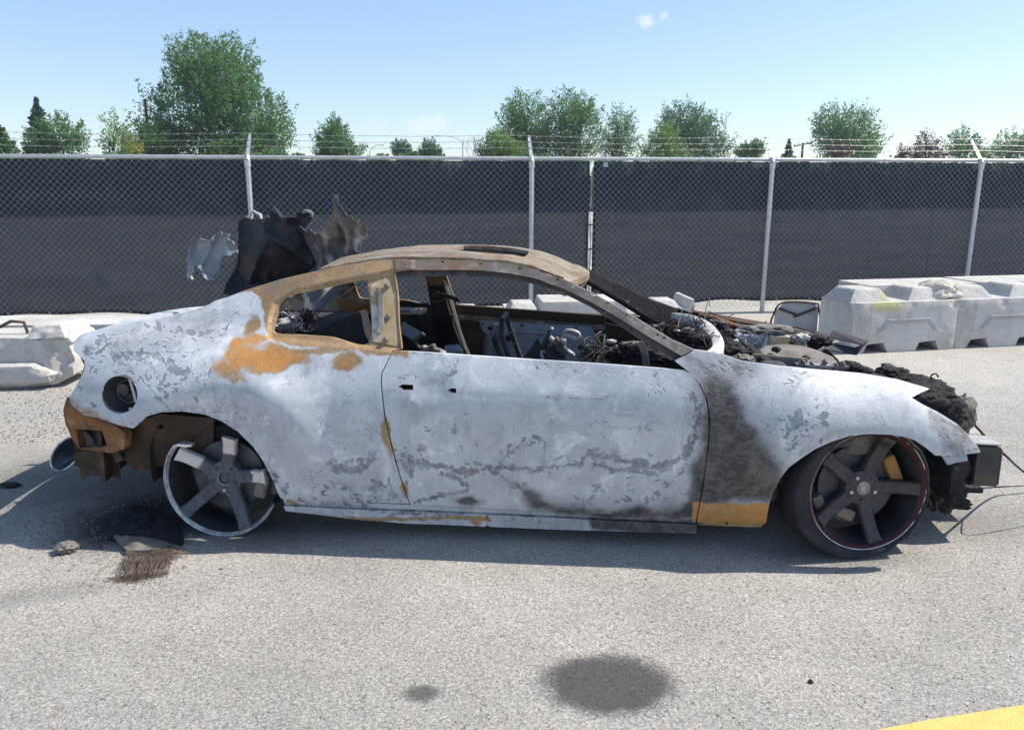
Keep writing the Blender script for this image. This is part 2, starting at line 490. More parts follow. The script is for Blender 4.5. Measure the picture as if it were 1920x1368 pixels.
def make_concrete(name, tint=(1, 1, 1)):
    t = NT(name); v = t.coord()
    c = lambda r, g, b: (r * tint[0], g * tint[1], b * tint[2])
    n1 = t.noise(v, 2.2, 6, .65); n2 = t.noise(v, 11, 6, .7); n3 = t.noise(v, 60, 4, .7)
    col = t.mix(t.ramp(n1, .3, .7), c(.49, .475, .44), (.65 * tint[0], .635 * tint[1], .60 * tint[2]))
    col = t.mix(t.ramp(n2, .55, .75, 0, .6), col, c(.30, .285, .26))
    streak = t.noise(t.mapping(v, (9, 9, .8)), 1, 5, .6)
    col = t.mix(t.ramp(streak, .56, .74, 0, .45), col, c(.34, .325, .30))
    pit = t.voro(v, 26, 'F1')
    pm = t.math('MULTIPLY', t.ramp(pit, .08, .16, 1, 0), t.ramp(n2, .45, .6))
    col = t.mix(t.math('MULTIPLY', pm, .7), col, c(.16, .15, .14))
    yl = t.ramp(t.math('ADD', t.attr('rub'), t.math('MULTIPLY', t.math('SUBTRACT', n2, .5), 1.6)), .65, .95, 0, .8)
    col = t.mix(yl, col, (.56, .54, .24))
    h = t.math('SUBTRACT', t.math('ADD', t.math('MULTIPLY', n3, .9), t.math('MULTIPLY', n2, 1.2)), t.math('MULTIPLY', pm, .8))
    grime = t.noise(t.mapping(v, (1, 1, .5), (4, 4, 4)), 3.4, 8, .72, .5)
    col = t.mix(t.ramp(grime, .52, .70, 0, .6), col, c(.31, .295, .27))
    nm = t.bump(h, .8, .016)
    return t.done(t.bsdf(col, .88, 0, nm, .25))

def make_leaf(name, a, b, trans):
    t = NT(name)
    r = t.attr('tone')
    col = t.mix(r, a, b)
    d = t.n('ShaderNodeBsdfPrincipled'); t.put(d.inputs['Base Color'], col); d.inputs['Roughness'].default_value = .55
    d.inputs['Specular IOR Level'].default_value = .35
    tr = t.n('ShaderNodeBsdfTranslucent'); t.put(tr.inputs[0], t.mix(.5, col, trans))
    m = t.n('ShaderNodeMixShader'); m.inputs[0].default_value = .38
    t.nt.links.new(d.outputs[0], m.inputs[1]); t.nt.links.new(tr.outputs[0], m.inputs[2])
    return t.done(m.outputs[0])

def make_screen(name, clear, c=(.012, .023, .038)):
    """woven privacy mesh: most of it dark yarn, the rest open holes"""
    t = NT(name); v = t.coord()
    n = t.noise(t.mapping(v, (.6, 1, 14)), 1, 4, .6)
    weave = t.noise(v, 160, 2)
    f = t.math('ADD', clear, t.math('MULTIPLY', t.math('SUBTRACT', n, .5), .07))
    f = t.math('ADD', f, t.math('MULTIPLY', t.math('SUBTRACT', weave, .5), .12), clamp=True)
    b = t.bsdf(t.mix(n, c, tuple(x * 1.5 for x in c)), .75, 0, None, .2)
    tr = t.n('ShaderNodeBsdfTransparent')
    m = t.n('ShaderNodeMixShader'); t.put(m.inputs[0], f)
    t.nt.links.new(b, m.inputs[1]); t.nt.links.new(tr.outputs[0], m.inputs[2])
    return t.done(m.outputs[0])

def make_wheel_paint(name, dark, ash):
    """dark enamel burnt to pale metal where the mask 'ash' says"""
    t = NT(name); v = t.coord()
    n = t.noise(v, 30, 6, .65)
    a = t.ramp(t.math('ADD', t.attr('ash'), t.math('MULTIPLY', t.math('SUBTRACT', n, .5), .7)), .4, .6)
    col = t.mix(t.ramp(n, .35, .7), dark, tuple(x * 1.8 for x in dark))
    col = t.mix(a, col, t.mix(n, ash, tuple(x * .7 for x in ash)))
    return t.done(t.bsdf(col, .55, t.math('MULTIPLY', a, .15), t.bump(n, .3, .003), .4))

def make_roof():
    t = NT('burnt_roof_steel'); v = t.coord()
    n1 = t.noise(t.mapping(v, (1, 2.2, 1)), 3.0, 7, .66, .4); n2 = t.noise(v, 14, 6, .7); n3 = t.noise(t.mapping(v, (2, 22, 2)), 2.2, 5, .6)
    col = t.mix(t.ramp(n1, .32, .66), (.17, .128, .078), (.335, .285, .205))
    col = t.mix(t.ramp(n2, .46, .62, 0, .85), col, (.20, .105, .055))
    col = t.mix(t.ramp(n3, .56, .7, 0, .8), col, (.50, .48, .43))
    col = t.mix(t.ramp(n1, .58, .68, 0, .8), col, (.38, .165, .055))
    col = t.mix(t.ramp(n1, .28, .36, .7, 0), col, (.12, .10, .10))
    return t.done(t.bsdf(col, t.ramp(n2, .3, .7, .4, .7), .15, t.bump(n2, .25, .005), .4))

def make_mats():
    M = {}
    M['paint'] = make_burnt_paint()
    M['asphalt'] = make_asphalt()
    M['roof'] = make_roof()
    M['concrete'] = make_concrete('concrete')
    M['concrete_warm'] = make_concrete('concrete_warm', (1.06, 1.0, .92))
    M['burnt_steel'] = grain('burnt_steel', (.26, .235, .21), (.12, .105, .095), 9, .5, .3, (.42, .40, .37), (.55, .66), 5, .3)
    M['dark_steel'] = grain('dark_steel', (.045, .045, .05), (.085, .08, .08), 8, .6, .2, (.13, .085, .06), (.62, .72), 4, .3)
    M['rust'] = grain('rust', (.25, .108, .038), (.115, .06, .032), 9, .8, 0, (.30, .20, .11), (.56, .70), 7, .6)
    M['rust_dark'] = grain('rust_dark', (.085, .053, .034), (.045, .034, .027), 9, .85, 0, (.19, .095, .04), (.58, .74), 6, .4)
    M['tan_steel'] = grain('tan_steel', (.42, .33, .21), (.34, .245, .13), 12, .6, .1, (.55, .52, .47), (.55, .64), 7, .35)
    M['pale_steel'] = grain('pale_steel', (.50, .50, .48), (.38, .37, .35), 14, .5, .3, (.30, .27, .22), (.6, .7), 8, .25)
    M['soot'] = grain('soot', (.018, .018, .02), (.035, .034, .035), 12, .9, 0, (.06, .058, .06), (.62, .74), 6, .6, 60, .01)
    M['char'] = grain('char_lump', (.013, .013, .015), (.030, .029, .031), 25, .8, 0, (.085, .08, .08), (.66, .76), 14, .9, 60, .02)
    M['ash'] = grain('ash_grey', (.24, .225, .205), (.12, .11, .10), 10, .9, 0, (.10, .095, .09), (.58, .7), 9, .5, 50, .01)
    M['ash_brown'] = grain('ash_brown', (.15, .132, .115), (.215, .19, .165), 8, .85, 0, (.08, .07, .065), (.55, .7), 5, .4)
    M['ash_white'] = grain('ash_white', (.62, .61, .59), (.45, .44, .42), 14, .9, 0, (.3, .28, .26), (.6, .7), 10, .5)
    M['blue_steel'] = grain('blue_grey_steel', (.26, .30, .36), (.34, .385, .45), 6, .55, .1, (.17, .19, .22), (.58, .72), 5, .25)
    M['door_plate'] = grain('pale_blue_door_plate', (.40, .45, .52), (.30, .34, .40), 7, .6, .1, (.20, .215, .235), (.56, .70), 6, .3)
    M['bowl'] = grain('dark_blue_bowl', (.10, .13, .18), (.05, .065, .09), 12, .35, .3)
    M['concrete_dark'] = make_concrete('concrete_dark', (.72, .74, .78))
    M['galv'] = grain('galvanised_steel', (.56, .57, .575), (.47, .48, .49), 14, .42, .45, None, bump=.05)
    M['wire'] = grain('galvanised_wire', (.62, .64, .66), (.50, .52, .54), 5, .38, .55, None, bump=0)
    M['barb'] = grain('barbed_wire_steel', (.38, .38, .37), (.25, .24, .23), 5, .5, .4, None, bump=0)
    M['screen'] = make_screen('privacy_mesh', .046)
    M['hem'] = grain('screen_hem', (.012, .014, .02), (.02, .022, .03), 20, .8)
    M['tape'] = grain('white_lacing', (.62, .62, .60), (.48, .48, .47), 20, .7)
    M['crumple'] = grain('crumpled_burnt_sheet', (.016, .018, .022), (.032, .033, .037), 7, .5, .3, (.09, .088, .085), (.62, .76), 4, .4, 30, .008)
    M['crumple_lit'] = grain('crumpled_sunlit_sheet', (.155, .155, .158), (.075, .076, .08), 8, .5, .3, (.36, .355, .35), (.58, .7), 6, .4, 30, .008)  # lighter copy of the crumpled sheet, sunlight put into its colour
    M['flap'] = grain('pale_melted_alloy', (.30, .315, .335), (.20, .215, .235), 8, .5, .25, (.36, .40, .44), (.58, .7), 6, .3)
    M['rim_rear'] = make_wheel_paint('burnt_rear_rim', (.070, .073, .084), (.78, .74, .70))
    M['rim_lip'] = grain('burnt_rim_lip', (.72, .73, .74), (.42, .43, .45), 22, .36, .55, (.10, .10, .11), (.56, .66), 9, .15)
    M['rim_front'] = make_wheel_paint('grey_front_rim', (.036, .034, .036), (.3, .28, .26))
    M['barrel'] = grain('rim_barrel', (.022, .024, .028), (.05, .053, .06), 9, .5, .3)
    M['red_lip'] = grain('dark_red_lip', (.10, .028, .032), (.07, .03, .033), 16, .45, .2, (.22, .2, .2), (.64, .72), 10, .15)
    M['tyre'] = grain('scorched_tyre', (.020, .020, .022), (.038, .037, .039), 7, .85, 0, (.085, .08, .078), (.6, .72), 5, .5, 45, .008)
    M['disc'] = grain('brake_disc_steel', (.10, .105, .12), (.06, .063, .072), 12, .5, .5)
    M['caliper'] = grain('rusty_caliper', (.40, .19, .06), (.30, .15, .06), 15, .75)
    M['caliper_tan'] = grain('tan_caliper', (.27, .21, .16), (.18, .135, .10), 15, .75)
    M['bolt'] = grain('bare_bolt', (.5, .5, .5), (.35, .35, .36), 30, .35, .7, None, bump=0)
    M['yellow'] = grain('yellow_road_paint', (.72, .50, .16), (.66, .45, .13), 30, .8, 0, (.50, .36, .13), (.6, .75), 18, .5, 95, .01)
    M['white_panel'] = grain('white_panel', (.44, .46, .47), (.36, .38, .39), 8, .6)
    M['field'] = grain('field_ground', (.10, .115, .05), (.15, .14, .075), .4, .95, 0, (.2, .18, .11), (.6, .75), .12, 0)
    M['bark'] = grain('bark', (.10, .085, .065), (.06, .05, .04), 6, .9)
    M['wood_pole'] = grain('weathered_pole', (.16, .135, .11), (.10, .085, .07), 5, .9)
    M['bristle'] = grain('burnt_tyre_cords', (.27, .20, .145), (.13, .10, .08), 10, .9, bump=0)
    M['paint_yellow'] = grain('faded_yellow_paint', (.52, .50, .22), (.45, .43, .28), 20, .85)
    M['leaf_mid'] = make_leaf('leaves_mid', (.058, .145, .052), (.145, .275, .092), (.21, .40, .09))
    M['leaf_light'] = make_leaf('leaves_light', (.11, .215, .055), (.235, .36, .09), (.32, .48, .09))
    M['leaf_dark'] = make_leaf('leaves_dark', (.065, .145, .085), (.135, .245, .125), (.18, .33, .12))
    M['leaf_blue'] = make_leaf('needles_blue', (.06, .115, .095), (.12, .19, .14), (.05, .09, .05))
    M['leaf_red'] = make_leaf('leaves_purple', (.075, .028, .042), (.15, .055, .072), (.12, .03, .04))
    M['leaf_yellow'] = make_leaf('leaves_yellow', (.30, .25, .05), (.50, .40, .06), (.5, .4, .05))
    return M
M = make_mats()

# ------------------------------------------------------------------ clouds in the sky (far puffs, by direction)
def sky_clouds():
    tc = wn.new('ShaderNodeTexCoord')
    nz = wn.new('ShaderNodeTexNoise'); nz.inputs['Scale'].default_value = 42; nz.inputs['Detail'].default_value = 6; nz.inputs['Roughness'].default_value = .62
    wl.new(tc.outputs['Generated'], nz.inputs['Vector'])
    def m(op, a, b=0.0):
        t = wn.new('ShaderNodeMath'); t.operation = op
        for s, x in zip(t.inputs, (a, b)):
            if isinstance(x, bpy.types.NodeSocket): wl.new(x, s)
            else: s.default_value = x
        return t.outputs[0]
    total = None
    for px, py, w, h, amt in ((1213, 41, 16, 11, .55), (1246, 30, 8, 6, .35), (806, 234, 34, 15, .30), (700, 232, 22, 9, .12), (1310, 226, 30, 10, .10), (1700, 150, 120, 16, .07)):
        d = Vector(ray(px, py)).normalized()
        rt = Vector((d.y, -d.x, 0)).normalized(); up = rt.cross(d)
        def dot(vec):
            t = wn.new('ShaderNodeVectorMath'); t.operation = 'DOT_PRODUCT'
            wl.new(tc.outputs['Generated'], t.inputs[0]); t.inputs[1].default_value = vec
            return t.outputs['Value']
        a = m('DIVIDE', dot(rt), w / F_PX); b = m('DIVIDE', dot(up), h / F_PX)
        r = m('SQRT', m('ADD', m('MULTIPLY', a, a), m('MULTIPLY', b, b)))
        r = m('ADD', r, m('MULTIPLY', m('SUBTRACT', nz.outputs['Fac'], .5), 2.4))
        front = m('GREATER_THAN', dot(d), .5)
        mr = wn.new('ShaderNodeMapRange'); mr.interpolation_type = 'SMOOTHSTEP'
        wl.new(r, mr.inputs[0]); mr.inputs[1].default_value = .45; mr.inputs[2].default_value = 1.35; mr.inputs[3].default_value = amt; mr.inputs[4].default_value = 0
        k = m('MULTIPLY', mr.outputs[0], front)
        total = k if total is None else m('ADD', total, k)
    mx = wn.new('ShaderNodeMix'); mx.data_type = 'RGBA'
    wl.new(total, mx.inputs[0]); tint = wn.new('ShaderNodeMix'); tint.data_type = 'RGBA'; tint.blend_type = 'MULTIPLY'; tint.inputs[0].default_value = 1
    wl.new(SKY_COLOR_SOCKET, tint.inputs[6]); tint.inputs[7].default_value = (1.0, .972, .985, 1)
    veil = wn.new('ShaderNodeMix'); veil.data_type = 'RGBA'; veil.inputs[0].default_value = .14       # thin high haze evens the sky
    wl.new(tint.outputs[2], veil.inputs[6]); veil.inputs[7].default_value = (2.6, 4.3, 6.4, 1)
    wl.new(veil.outputs[2], mx.inputs[6])
    mx.inputs[7].default_value = (5.8, 5.9, 6.1, 1)
    wl.new(mx.outputs[2], w_bg.inputs[0])
sky_clouds()

# ------------------------------------------------------------------ ground
g = MB(); S_ = 1500
g.add([(-S_, -60, 0), (S_, -60, 0), (S_, 2200, 0), (-S_, 2200, 0)], [(0, 1, 2, 3)])
tag(g.build('asphalt_lot', M['asphalt']), kind='structure')
g = MB(); g.add([(-400, -60, .01), (-40, 42, .01), (50, 69, .01), (400, 174, .01), (S_, 2200, .01), (-S_, 2200, .01)], [(0, 1, 2, 3, 4, 5)])
tag(g.build('grass_field', M['field']), kind='structure')
# yellow line at the lower right, and the worn lines of the lot beyond the fence
def flat_line(name, P, Q, w, z, mat):
    P, Q = Vector(P), Vector(Q); d = (Q - P).normalized(); n = Vector((-d.y, d.x, 0)) * w
    mb = MB(); k = 24
    vs = []
    for i in range(k + 1):
        p = P.lerp(Q, i / k)
        vs += [(p.x + random.uniform(-.004, .004), p.y + random.uniform(-.004, .004), z), (p.x - n.x, p.y - n.y, z)]
    mb.add(vs, [(2 * i, 2 * i + 1, 2 * i + 3, 2 * i + 2) for i in range(k)])
    return tag(mb.build(name, mat), kind='structure')
a, b = gpt(1660, 1366), gpt(1920, 1321)
dline = Vector(b - a).normalized()
flat_line('yellow_line', Vector(a) - dline * 1.5, Vector(b) + dline * 3, .16, .004, M['yellow'])
for k, (x0, y0, x1, y1) in enumerate(((1290, 492, 1545, 532), (1180, 516, 1540, 507), (1120, 437, 1500, 432), (60, 480, 460, 470), (60, 455, 440, 446))):
    p, q = gpt(x0, y0), gpt(x1, y1)
    flat_line('lot_line', p, q, .12, .004, M['yellow'])

# ------------------------------------------------------------------ loose grit on the asphalt
def grit():
    mb = MB()
    def stone(x, y, r):
        vs = []
        for i in range(5):
            an = i * 1.2566 + random.random() * .6
            vs.append((x + math.cos(an) * r * random.uniform(.7, 1.2), y + math.sin(an) * r * random.uniform(.7, 1.2), 0.0))
        vs.append((x + random.uniform(-.3, .3) * r, y + random.uniform(-.3, .3) * r, r * random.uniform(.5, 1.0)))
        mb.add(vs, [(i, (i + 1) % 5, 5) for i in range(5)])
    for _ in range(2600):
        px, py = random.uniform(-40, 1960), random.uniform(560, 1368)
        p = gpt(px, py); stone(p[0], p[1], random.choice((.002, .0025, .003, .004)) * random.uniform(.8, 1.3))
    for _ in range(900):                      # swept against the left block and the fence foot
        px, py = random.uniform(-20, 160), random.uniform(725, 830)
        p = gpt(px, py); stone(p[0], p[1], random.uniform(.003, .011))
    for _ in range(700):
        px, py = random.gauss(235, 90), random.gauss(985, 45)
        p = gpt(px, py); stone(p[0], p[1], random.uniform(.003, .010))
    o = mb.build('gravel', M['ash_brown'])
    tag(o, 'loose grit and pebbles scattered over the asphalt', 'gravel', kind='stuff')
grit()

# ------------------------------------------------------------------ chain link fence
FA = gpt(20, 611); FB = gpt(1430, 584)
FDIR = Vector((FB[0] - FA[0], FB[1] - FA[1], 0)).normalized()
FANG = math.atan2(FDIR.y, FDIR.x)
FNRM = Vector((-FDIR.y, FDIR.x, 0))            # away from the camera
def fx(px, py=450):
    """distance along the fence at a pixel column"""
    d = ray(px, py)
    # (d*t - FA) . FNRM = 0
    t = (FA[0] * FNRM.x + FA[1] * FNRM.y) / (d[0] * FNRM.x + d[1] * FNRM.y)
    return (d[0] * t - FA[0]) * FDIR.x + (d[1] * t - FA[1]) * FDIR.y
def fz(px, py):
    d = ray(px, py); t = (FA[0] * FNRM.x + FA[1] * FNRM.y) / (d[0] * FNRM.x + d[1] * FNRM.y)
    return CAM_H + d[2] * t
def build_fence():
    F = empty('chain_link_fence', (FA[0], FA[1], 0), FANG)
    tag(F, 'galvanised chain link fence with black privacy mesh and three strands of barbed wire', 'fence')
    TOP = fz(960, 297)
    posts = [fx(476), fx(995), fx(1435), fx(1817)]
    sp = (posts[3] - posts[0]) / 3
    xs = [posts[0] - 2 * sp, posts[0] - sp] + posts + [posts[3] + sp, posts[3] + 2 * sp]
    X0, X1 = xs[0] - 1, xs[-1] + 1
    for x in xs:
        m = MB(); m.tube([(x, -.045, 0), (x, -.045, TOP - .09)], .030, 14)
        po = m.build('post', M['galv'], F, True)
        m = MB()
        m.tube([(x, -.045, TOP - .11), (x, -.045, TOP - .035)], .037, 14)
        m.tube([(x, -.045, TOP - .04), (x, -.02, TOP + .02)], [.037, .026], 12)
        m.build('post_cap', M['galv'], po, True)
        m = MB()
        m.ribbon([(x, -.03, TOP), (x, .10, TOP + .15), (x, .21, TOP + .275)], (1, 0, 0), [.045, .036, .028], .014)
        for j in range(3):
            k = .38 + .28 * j
            m.box((x, -.02 + .23 * k, TOP + .01 + .265 * k + .012), (.016, .02, .02))
        m.build('barb_arm', M['galv'], po)
        for z in (.32, .75, 1.18):                       # tie bands
            m = MB(); m.tube([(x, -.045, z - .006), (x, -.045, z + .006)], .0335, 12); m.build('tie_band', M['galv'], po, True)
    # top rail in sleeved lengths
    x = X0; k = 0
    while x < X1:
        m = MB(); m.tube([(x, 0, TOP), (min(x + 6.4, X1), 0, TOP)], .0215, 12)
        r = m.build('top_rail', M['galv'], F, True)
        m = MB(); m.tube([(x - .09, 0, TOP), (x + .09, 0, TOP)], .0245, 12); m.build('rail_sleeve', M['galv'], r, True)
        x += 6.4
    # wire ties along the rail
    ties = MB()
    for i in range(int((X1 - X0) / .48)):
        xx = X0 + i * .48 + random.uniform(-.05, .05)
        ties.tube([(xx, 0, TOP), (xx + .012, 0, TOP)], .0245, 8)
    tag(ties.build('rail_ties', M['galv'], F), kind='stuff')
    # chain link fabric: interlocked zigzag wires
    P, H = .0375, .0385
    n = int((X1 - X0) / P); Z0 = .055; m_ = int((TOP + .045 - Z0) / H)
    rr = .0026
    i = np.arange(n)[:, None]; k = np.arange(m_ + 1)[None, :]
    px_ = X0 + (i + ((k + i) % 2)) * P + RNG.normal(0, .0012, (n, m_ + 1))
    pz_ = Z0 + k * H + 0 * i + .012 * np.sin(i * .021) + RNG.normal(0, .0012, (n, m_ + 1))
    py_ = np.where((k + i) % 2 == 0, -.003, .003) + .010 * np.sin(px_ * 1.7) * np.sin(pz_ * 2) - .004 + 0 * px_
    C = np.stack((px_, py_, pz_), -1)
    offs = np.array([(math.cos(a) * rr, math.sin(a) * rr * 1.1, 0) for a in (-.5 * math.pi, math.pi / 6, 5 * math.pi / 6)])
    V = (C[:, :, None, :] + offs[None, None]).reshape(-1, 3)
    idx = (np.arange(n)[:, None] * (m_ + 1) + np.arange(m_)[None, :]).reshape(-1) * 3
    Fc = []
    for a_ in range(3):
        b_ = (a_ + 1) % 3
        Fc.append(np.stack((idx + a_, idx + b_, idx + 3 + b_, idx + 3 + a_), 1))
    me = bpy.data.meshes.new('chain_link_mesh'); me.from_pydata(V.tolist(), [], np.concatenate(Fc).tolist()); me.update()
    tag(link('chain_link_mesh', me, M['wire'], F, True), kind='stuff')
    # privacy screens: sheets with wavy free bottom edge, hemmed
    def screen(xa, xb, y, zb0, zb1, edges=(False, False)):
        nx, nz = int((xb - xa) / .05), 26
        vs, fs = [], []
        hem = []
        for a in range(nx + 1):
            xx = xa + (xb - xa) * a / nx
            zb = zb0 + (zb1 - zb0) * a / nx + .018 * math.sin(xx * 2.3) + .012 * math.sin(xx * 5.9 + 1)
            for b in range(nz + 1):
                z = zb + (TOP - .03 - zb) * b / nz
                sag = math.sin(((xx - posts[0]) / sp % 1) * math.pi)
                yy = y + .012 * math.sin(xx * 3.1 + z) * (1 - b / nz) + .007 * math.sin(xx * 9 + z * 4) + .010 * sag * math.sin(z * 7 + xx) + .006 * math.sin(xx * 21 + z * 2) * (b / nz)
                vs.append((xx, yy, z))
            hem.append(vs[a * (nz + 1)])
        for a in range(nx):
            for b in range(nz):
                q = a * (nz + 1) + b
                fs.append((q, q + nz + 1, q + nz + 2, q + 1))
        mb = MB(); mb.add(vs, fs)
        o = mb.build('privacy_screen', M['screen'], F, True)
        mb = MB(); mb.ribbon([(p[0], p[1] - .003, p[2] + .012) for p in hem], (0, 0, 1), .035, .003)
        for ed, x_, z_ in ((edges[0], xa + .02, zb0), (edges[1], xb - .02, zb1)):
            if ed: mb.ribbon([(x_, y - .004, p) for p in np.linspace(z_, TOP - .03, 12)], (1, 0, 0), .035, .003)
        mb.build('hem', M['hem'], o)
        mb = MB()
        for p in hem[4::9]: mb.disc((p[0], p[1] - .009, p[2] + .018), .011, (0, -1, 0), 10)
        tag(mb.build('grommet', M['bolt'], o), kind='stuff')
        return o
    seam = fx(1107)
    screen(X0, seam - .02, .022, .11, .13, (False, True))
    screen(seam + .03, fx(1745), .030, .13, .15, (True, False))
    screen(fx(1745) - .004, X1, .042, .15, .15)
    # lacing down the seam
    mb = MB()
    pts = []
    for j in range(15):
        z = .2 + j * (TOP - .35) / 14
        w = (.012 if j % 3 == 0 else .028) * (.4 if z > 1.15 else 1)
        pts.append((z, w))
    mb.ribbon([(seam + .006 * math.sin(z * 9), .016, z) for z, w in pts], (1, 0, 0), [w for z, w in pts], .002)
    mb.build('lacing_strap', M['tape'], F)
    mb = MB()
    for z in (.45, .82, 1.12, 1.3): mb.tube([(seam - .03, .008, z), (seam + .03, .008, z + .008)], .009, 6)
    mb.build('lacing_knots', M['hem'], F)
    m = MB(); m.box((fx(1131), -.03, TOP - .07), (.055, .004, .055)); m.build('tag_plate', M['white_panel'], F)
    # barbed wire
    for j in range(3):
        k = .38 + .28 * j
        yy, zz = -.02 + .23 * k, TOP + .01 + .265 * k + .022
        m = MB()
        pts = []
        for q in range(int((X1 - X0) / .25) + 1):
            xx = X0 + q * .25
            ph = ((xx - posts[0]) / sp) % 1
            pts.append((xx, yy, zz - .025 * 4 * ph * (1 - ph) + random.uniform(-.003, .003)))
        m.tube(pts, .0022, 4, caps=False)
        for q in range(int((X1 - X0) / .125)):
            xx = X0 + q * .125 + .03
            ph = ((xx - posts[0]) / sp) % 1
            z = zz - .025 * 4 * ph * (1 - ph)
            m.tube([(xx - .006, yy - .012, z - .014), (xx + .006, yy + .012, z + .014)], .0016, 3, caps=False)
            m.tube([(xx + .006, yy - .012, z + .012), (xx - .006, yy + .012, z - .012)], .0016, 3, caps=False)
        m.build('barbed_wire', M['barb'], F)
build_fence()

# ------------------------------------------------------------------ concrete blocks
def rough_prism(poly, depth, res=.03, r=.018, nz=.006, seed=0, chips=(), y0=0.0):
    """outline (x, z) given depth along y, arrises rounded and knocked about"""
    poly = densify(poly, res)
    V, T = fill(poly, [], res)
    d = segdist(poly, V, True)
    rr = r * (.5 + 1.0 * fbm(V[:, 0] * 6, V[:, 1] * 6, seed, 3))
    k = np.clip(1 - d / (rr + 1e-6), 0, 1)
    pull = rr * (1 - np.sqrt(np.clip(1 - k * k, 0, 1))) + (fbm(V[:, 0] * 9, V[:, 1] * 9, seed + 5, 4) - .5) * nz * 2
    for cx, cz, cr, cd in chips:
        dd = np.hypot(V[:, 0] - cx, V[:, 1] - cz) + (fbm(V[:, 0] * 14, V[:, 1] * 14, seed + 9, 3) - .5) * cr * 1.2
        pull += cd * sstep(cr, cr * .55, dd) * (.6 + .8 * fbm(V[:, 0] * 40, V[:, 1] * 40, seed + 3, 3))
    mb = MB()
    n = len(V)
    front = [(x, y0 + p, z) for (x, z), p in zip(V, pull)]
    back = [(x, y0 + depth - p * .6, z) for (x, z), p in zip(V, pull)]
    mb.add(front, [tuple(t) for t in T])
    mb.add(back, [tuple(t[::-1]) for t in T])
    ny = max(2, int(depth / .06))
    for a, b in border(T):
        for q in range(ny):
            pa = [Vector(front[a]).lerp(Vector(back[a]), (q + e) / ny) for e in (0, 1)]
            pb = [Vector(front[b]).lerp(Vector(back[b]), (q + e) / ny) for e in (0, 1)]
            mb.add([pa[0], pa[1], pb[1], pb[0]], [(0, 1, 2, 3)])
    return mb
def weld(o, dist=.0008):
    bm = bmesh.new(); bm.from_mesh(o.data)
    bmesh.ops.remove_doubles(bm, verts=bm.verts, dist=dist)
    bmesh.ops.recalc_face_normals(bm, faces=bm.faces)
    bm.to_mesh(o.data); bm.free()
    for p in o.data.polygons: p.use_smooth = True
    try: o.data.set_sharp_from_angle(angle=rad(38))
    except Exception: pass
    return o
def frustum(c, lx, ly, h, tx, ty, r=.005, seed=0, rough=.004):
    """a truncated pyramid knob with knocked arrises, as verts and faces"""
    n = 12; vs, fs = [], []
    def face(p00, p10, p11, p01):
        b = len(vs)
        for i in range(n + 1):
            for j in range(n + 1):
                u, v = i / n, j / n
                vs.append((Vector(p00) * (1 - u) + Vector(p10) * u) * (1 - v) + (Vector(p01) * (1 - u) + Vector(p11) * u) * v)
        for i in range(n):
            for j in range(n):
                q = b + i * (n + 1) + j
                fs.append((q, q + n + 1, q + n + 2, q + 1))
    B = [(-lx / 2, -ly / 2, 0), (lx / 2, -ly / 2, 0), (lx / 2, ly / 2, 0), (-lx / 2, ly / 2, 0)]
    Tt = [(-tx / 2, -ty / 2, h), (tx / 2, -ty / 2, h), (tx / 2, ty / 2, h), (-tx / 2, ty / 2, h)]
    face(*Tt)
    for i in range(4):
        j = (i + 1) % 4
        face(B[i], B[j], Tt[j], Tt[i])
    out = []
    cen = Vector((0, 0, h * .45))
    for v in vs:
        q = v - cen
        nn = mnoise.fractal(Vector(v) * 14 + Vector((seed * 3.1, 0, 0)), .9, 2, 4) * rough
        # pull the arrises in
        ax = max(abs(v.x) / (lx / 2 - (lx - tx) / 2 * v.z / h), 0); ay = max(abs(v.y) / (ly / 2 - (ly - ty) / 2 * v.z / h), 0); az = v.z / h
        e = sorted((ax, ay, az))[1]
        pull = r * max(0, (e - .86) / .14) ** 2
        q = q * (1 - pull / max(q.length, .05)) + q.normalized() * nn
        out.append(q + cen + Vector(c))
    return out, fs
def rub(o, fn):
    at = o.data.attributes.new('rub', 'FLOAT', 'POINT')
    at.data.foreach_set('value', np.array([fn(v.co) for v in o.data.vertices], np.float32))
BLOCK_ANG = math.atan2(gpt(1920, 648)[1] - gpt(1594, 664)[1], gpt(1920, 648)[0] - gpt(1594, 664)[0])
def barrier(loc, label, L=1.16, H=.49, D=.55, rz=BLOCK_ANG, knobs=((.22, .0), (.86, .0)), seed=0, mat='concrete', chips=(), emblem=True, notch=True, paint=None, group='concrete barrier blocks', profile=None, knob_rough=.004, knob_size=(.46, .44, .125, .27, .30)):
    o = empty('concrete_barrier', loc, rz)
    tag(o, label, 'barrier', group)
    if profile: poly = profile
    else:
        poly = [(0, 0)]
        if notch:
            for cx in (.28, .86):
                poly += [(cx - .14, 0), (cx - .10, .085), (cx + .08, .10), (cx + .13, 0)]
        poly += [(L, 0), (L, H), (0, H)]
    b = rough_prism(poly, D, .030, .006, .004, seed, chips)
    weld(b.build('block', M[mat], o), .0008)
    for i, (kx, ky) in enumerate(knobs):
        m = MB(); vs, fs = frustum((kx, D * .52 + ky, H - .004), *knob_size, seed=seed + i, rough=knob_rough)
        m.add(vs, fs); kb = weld(m.build('interlocking_knob', M[mat], o))
        if paint and i == paint - 1: rub(kb, lambda c: 1.0 if (c.x - kx > .12 and c.z > H + .02) else 0.0)
    if paint: rub(o.children[0], lambda c: 1.0 if (.20 < c.x < .50 and c.z > .40) else 0.0)
    if emblem:
        m = MB()
        e = [(.26, .20), (.31, .20), (.40, .285), (.82, .285), (.91, .20), (.96, .20), (.85, .325), (.37, .325)]
        m.prism(e, -.010, .012); m.build('cast_emblem', M['concrete_dark'], o, bevel=.006)
    return o
RB = gpt(1594, 664)
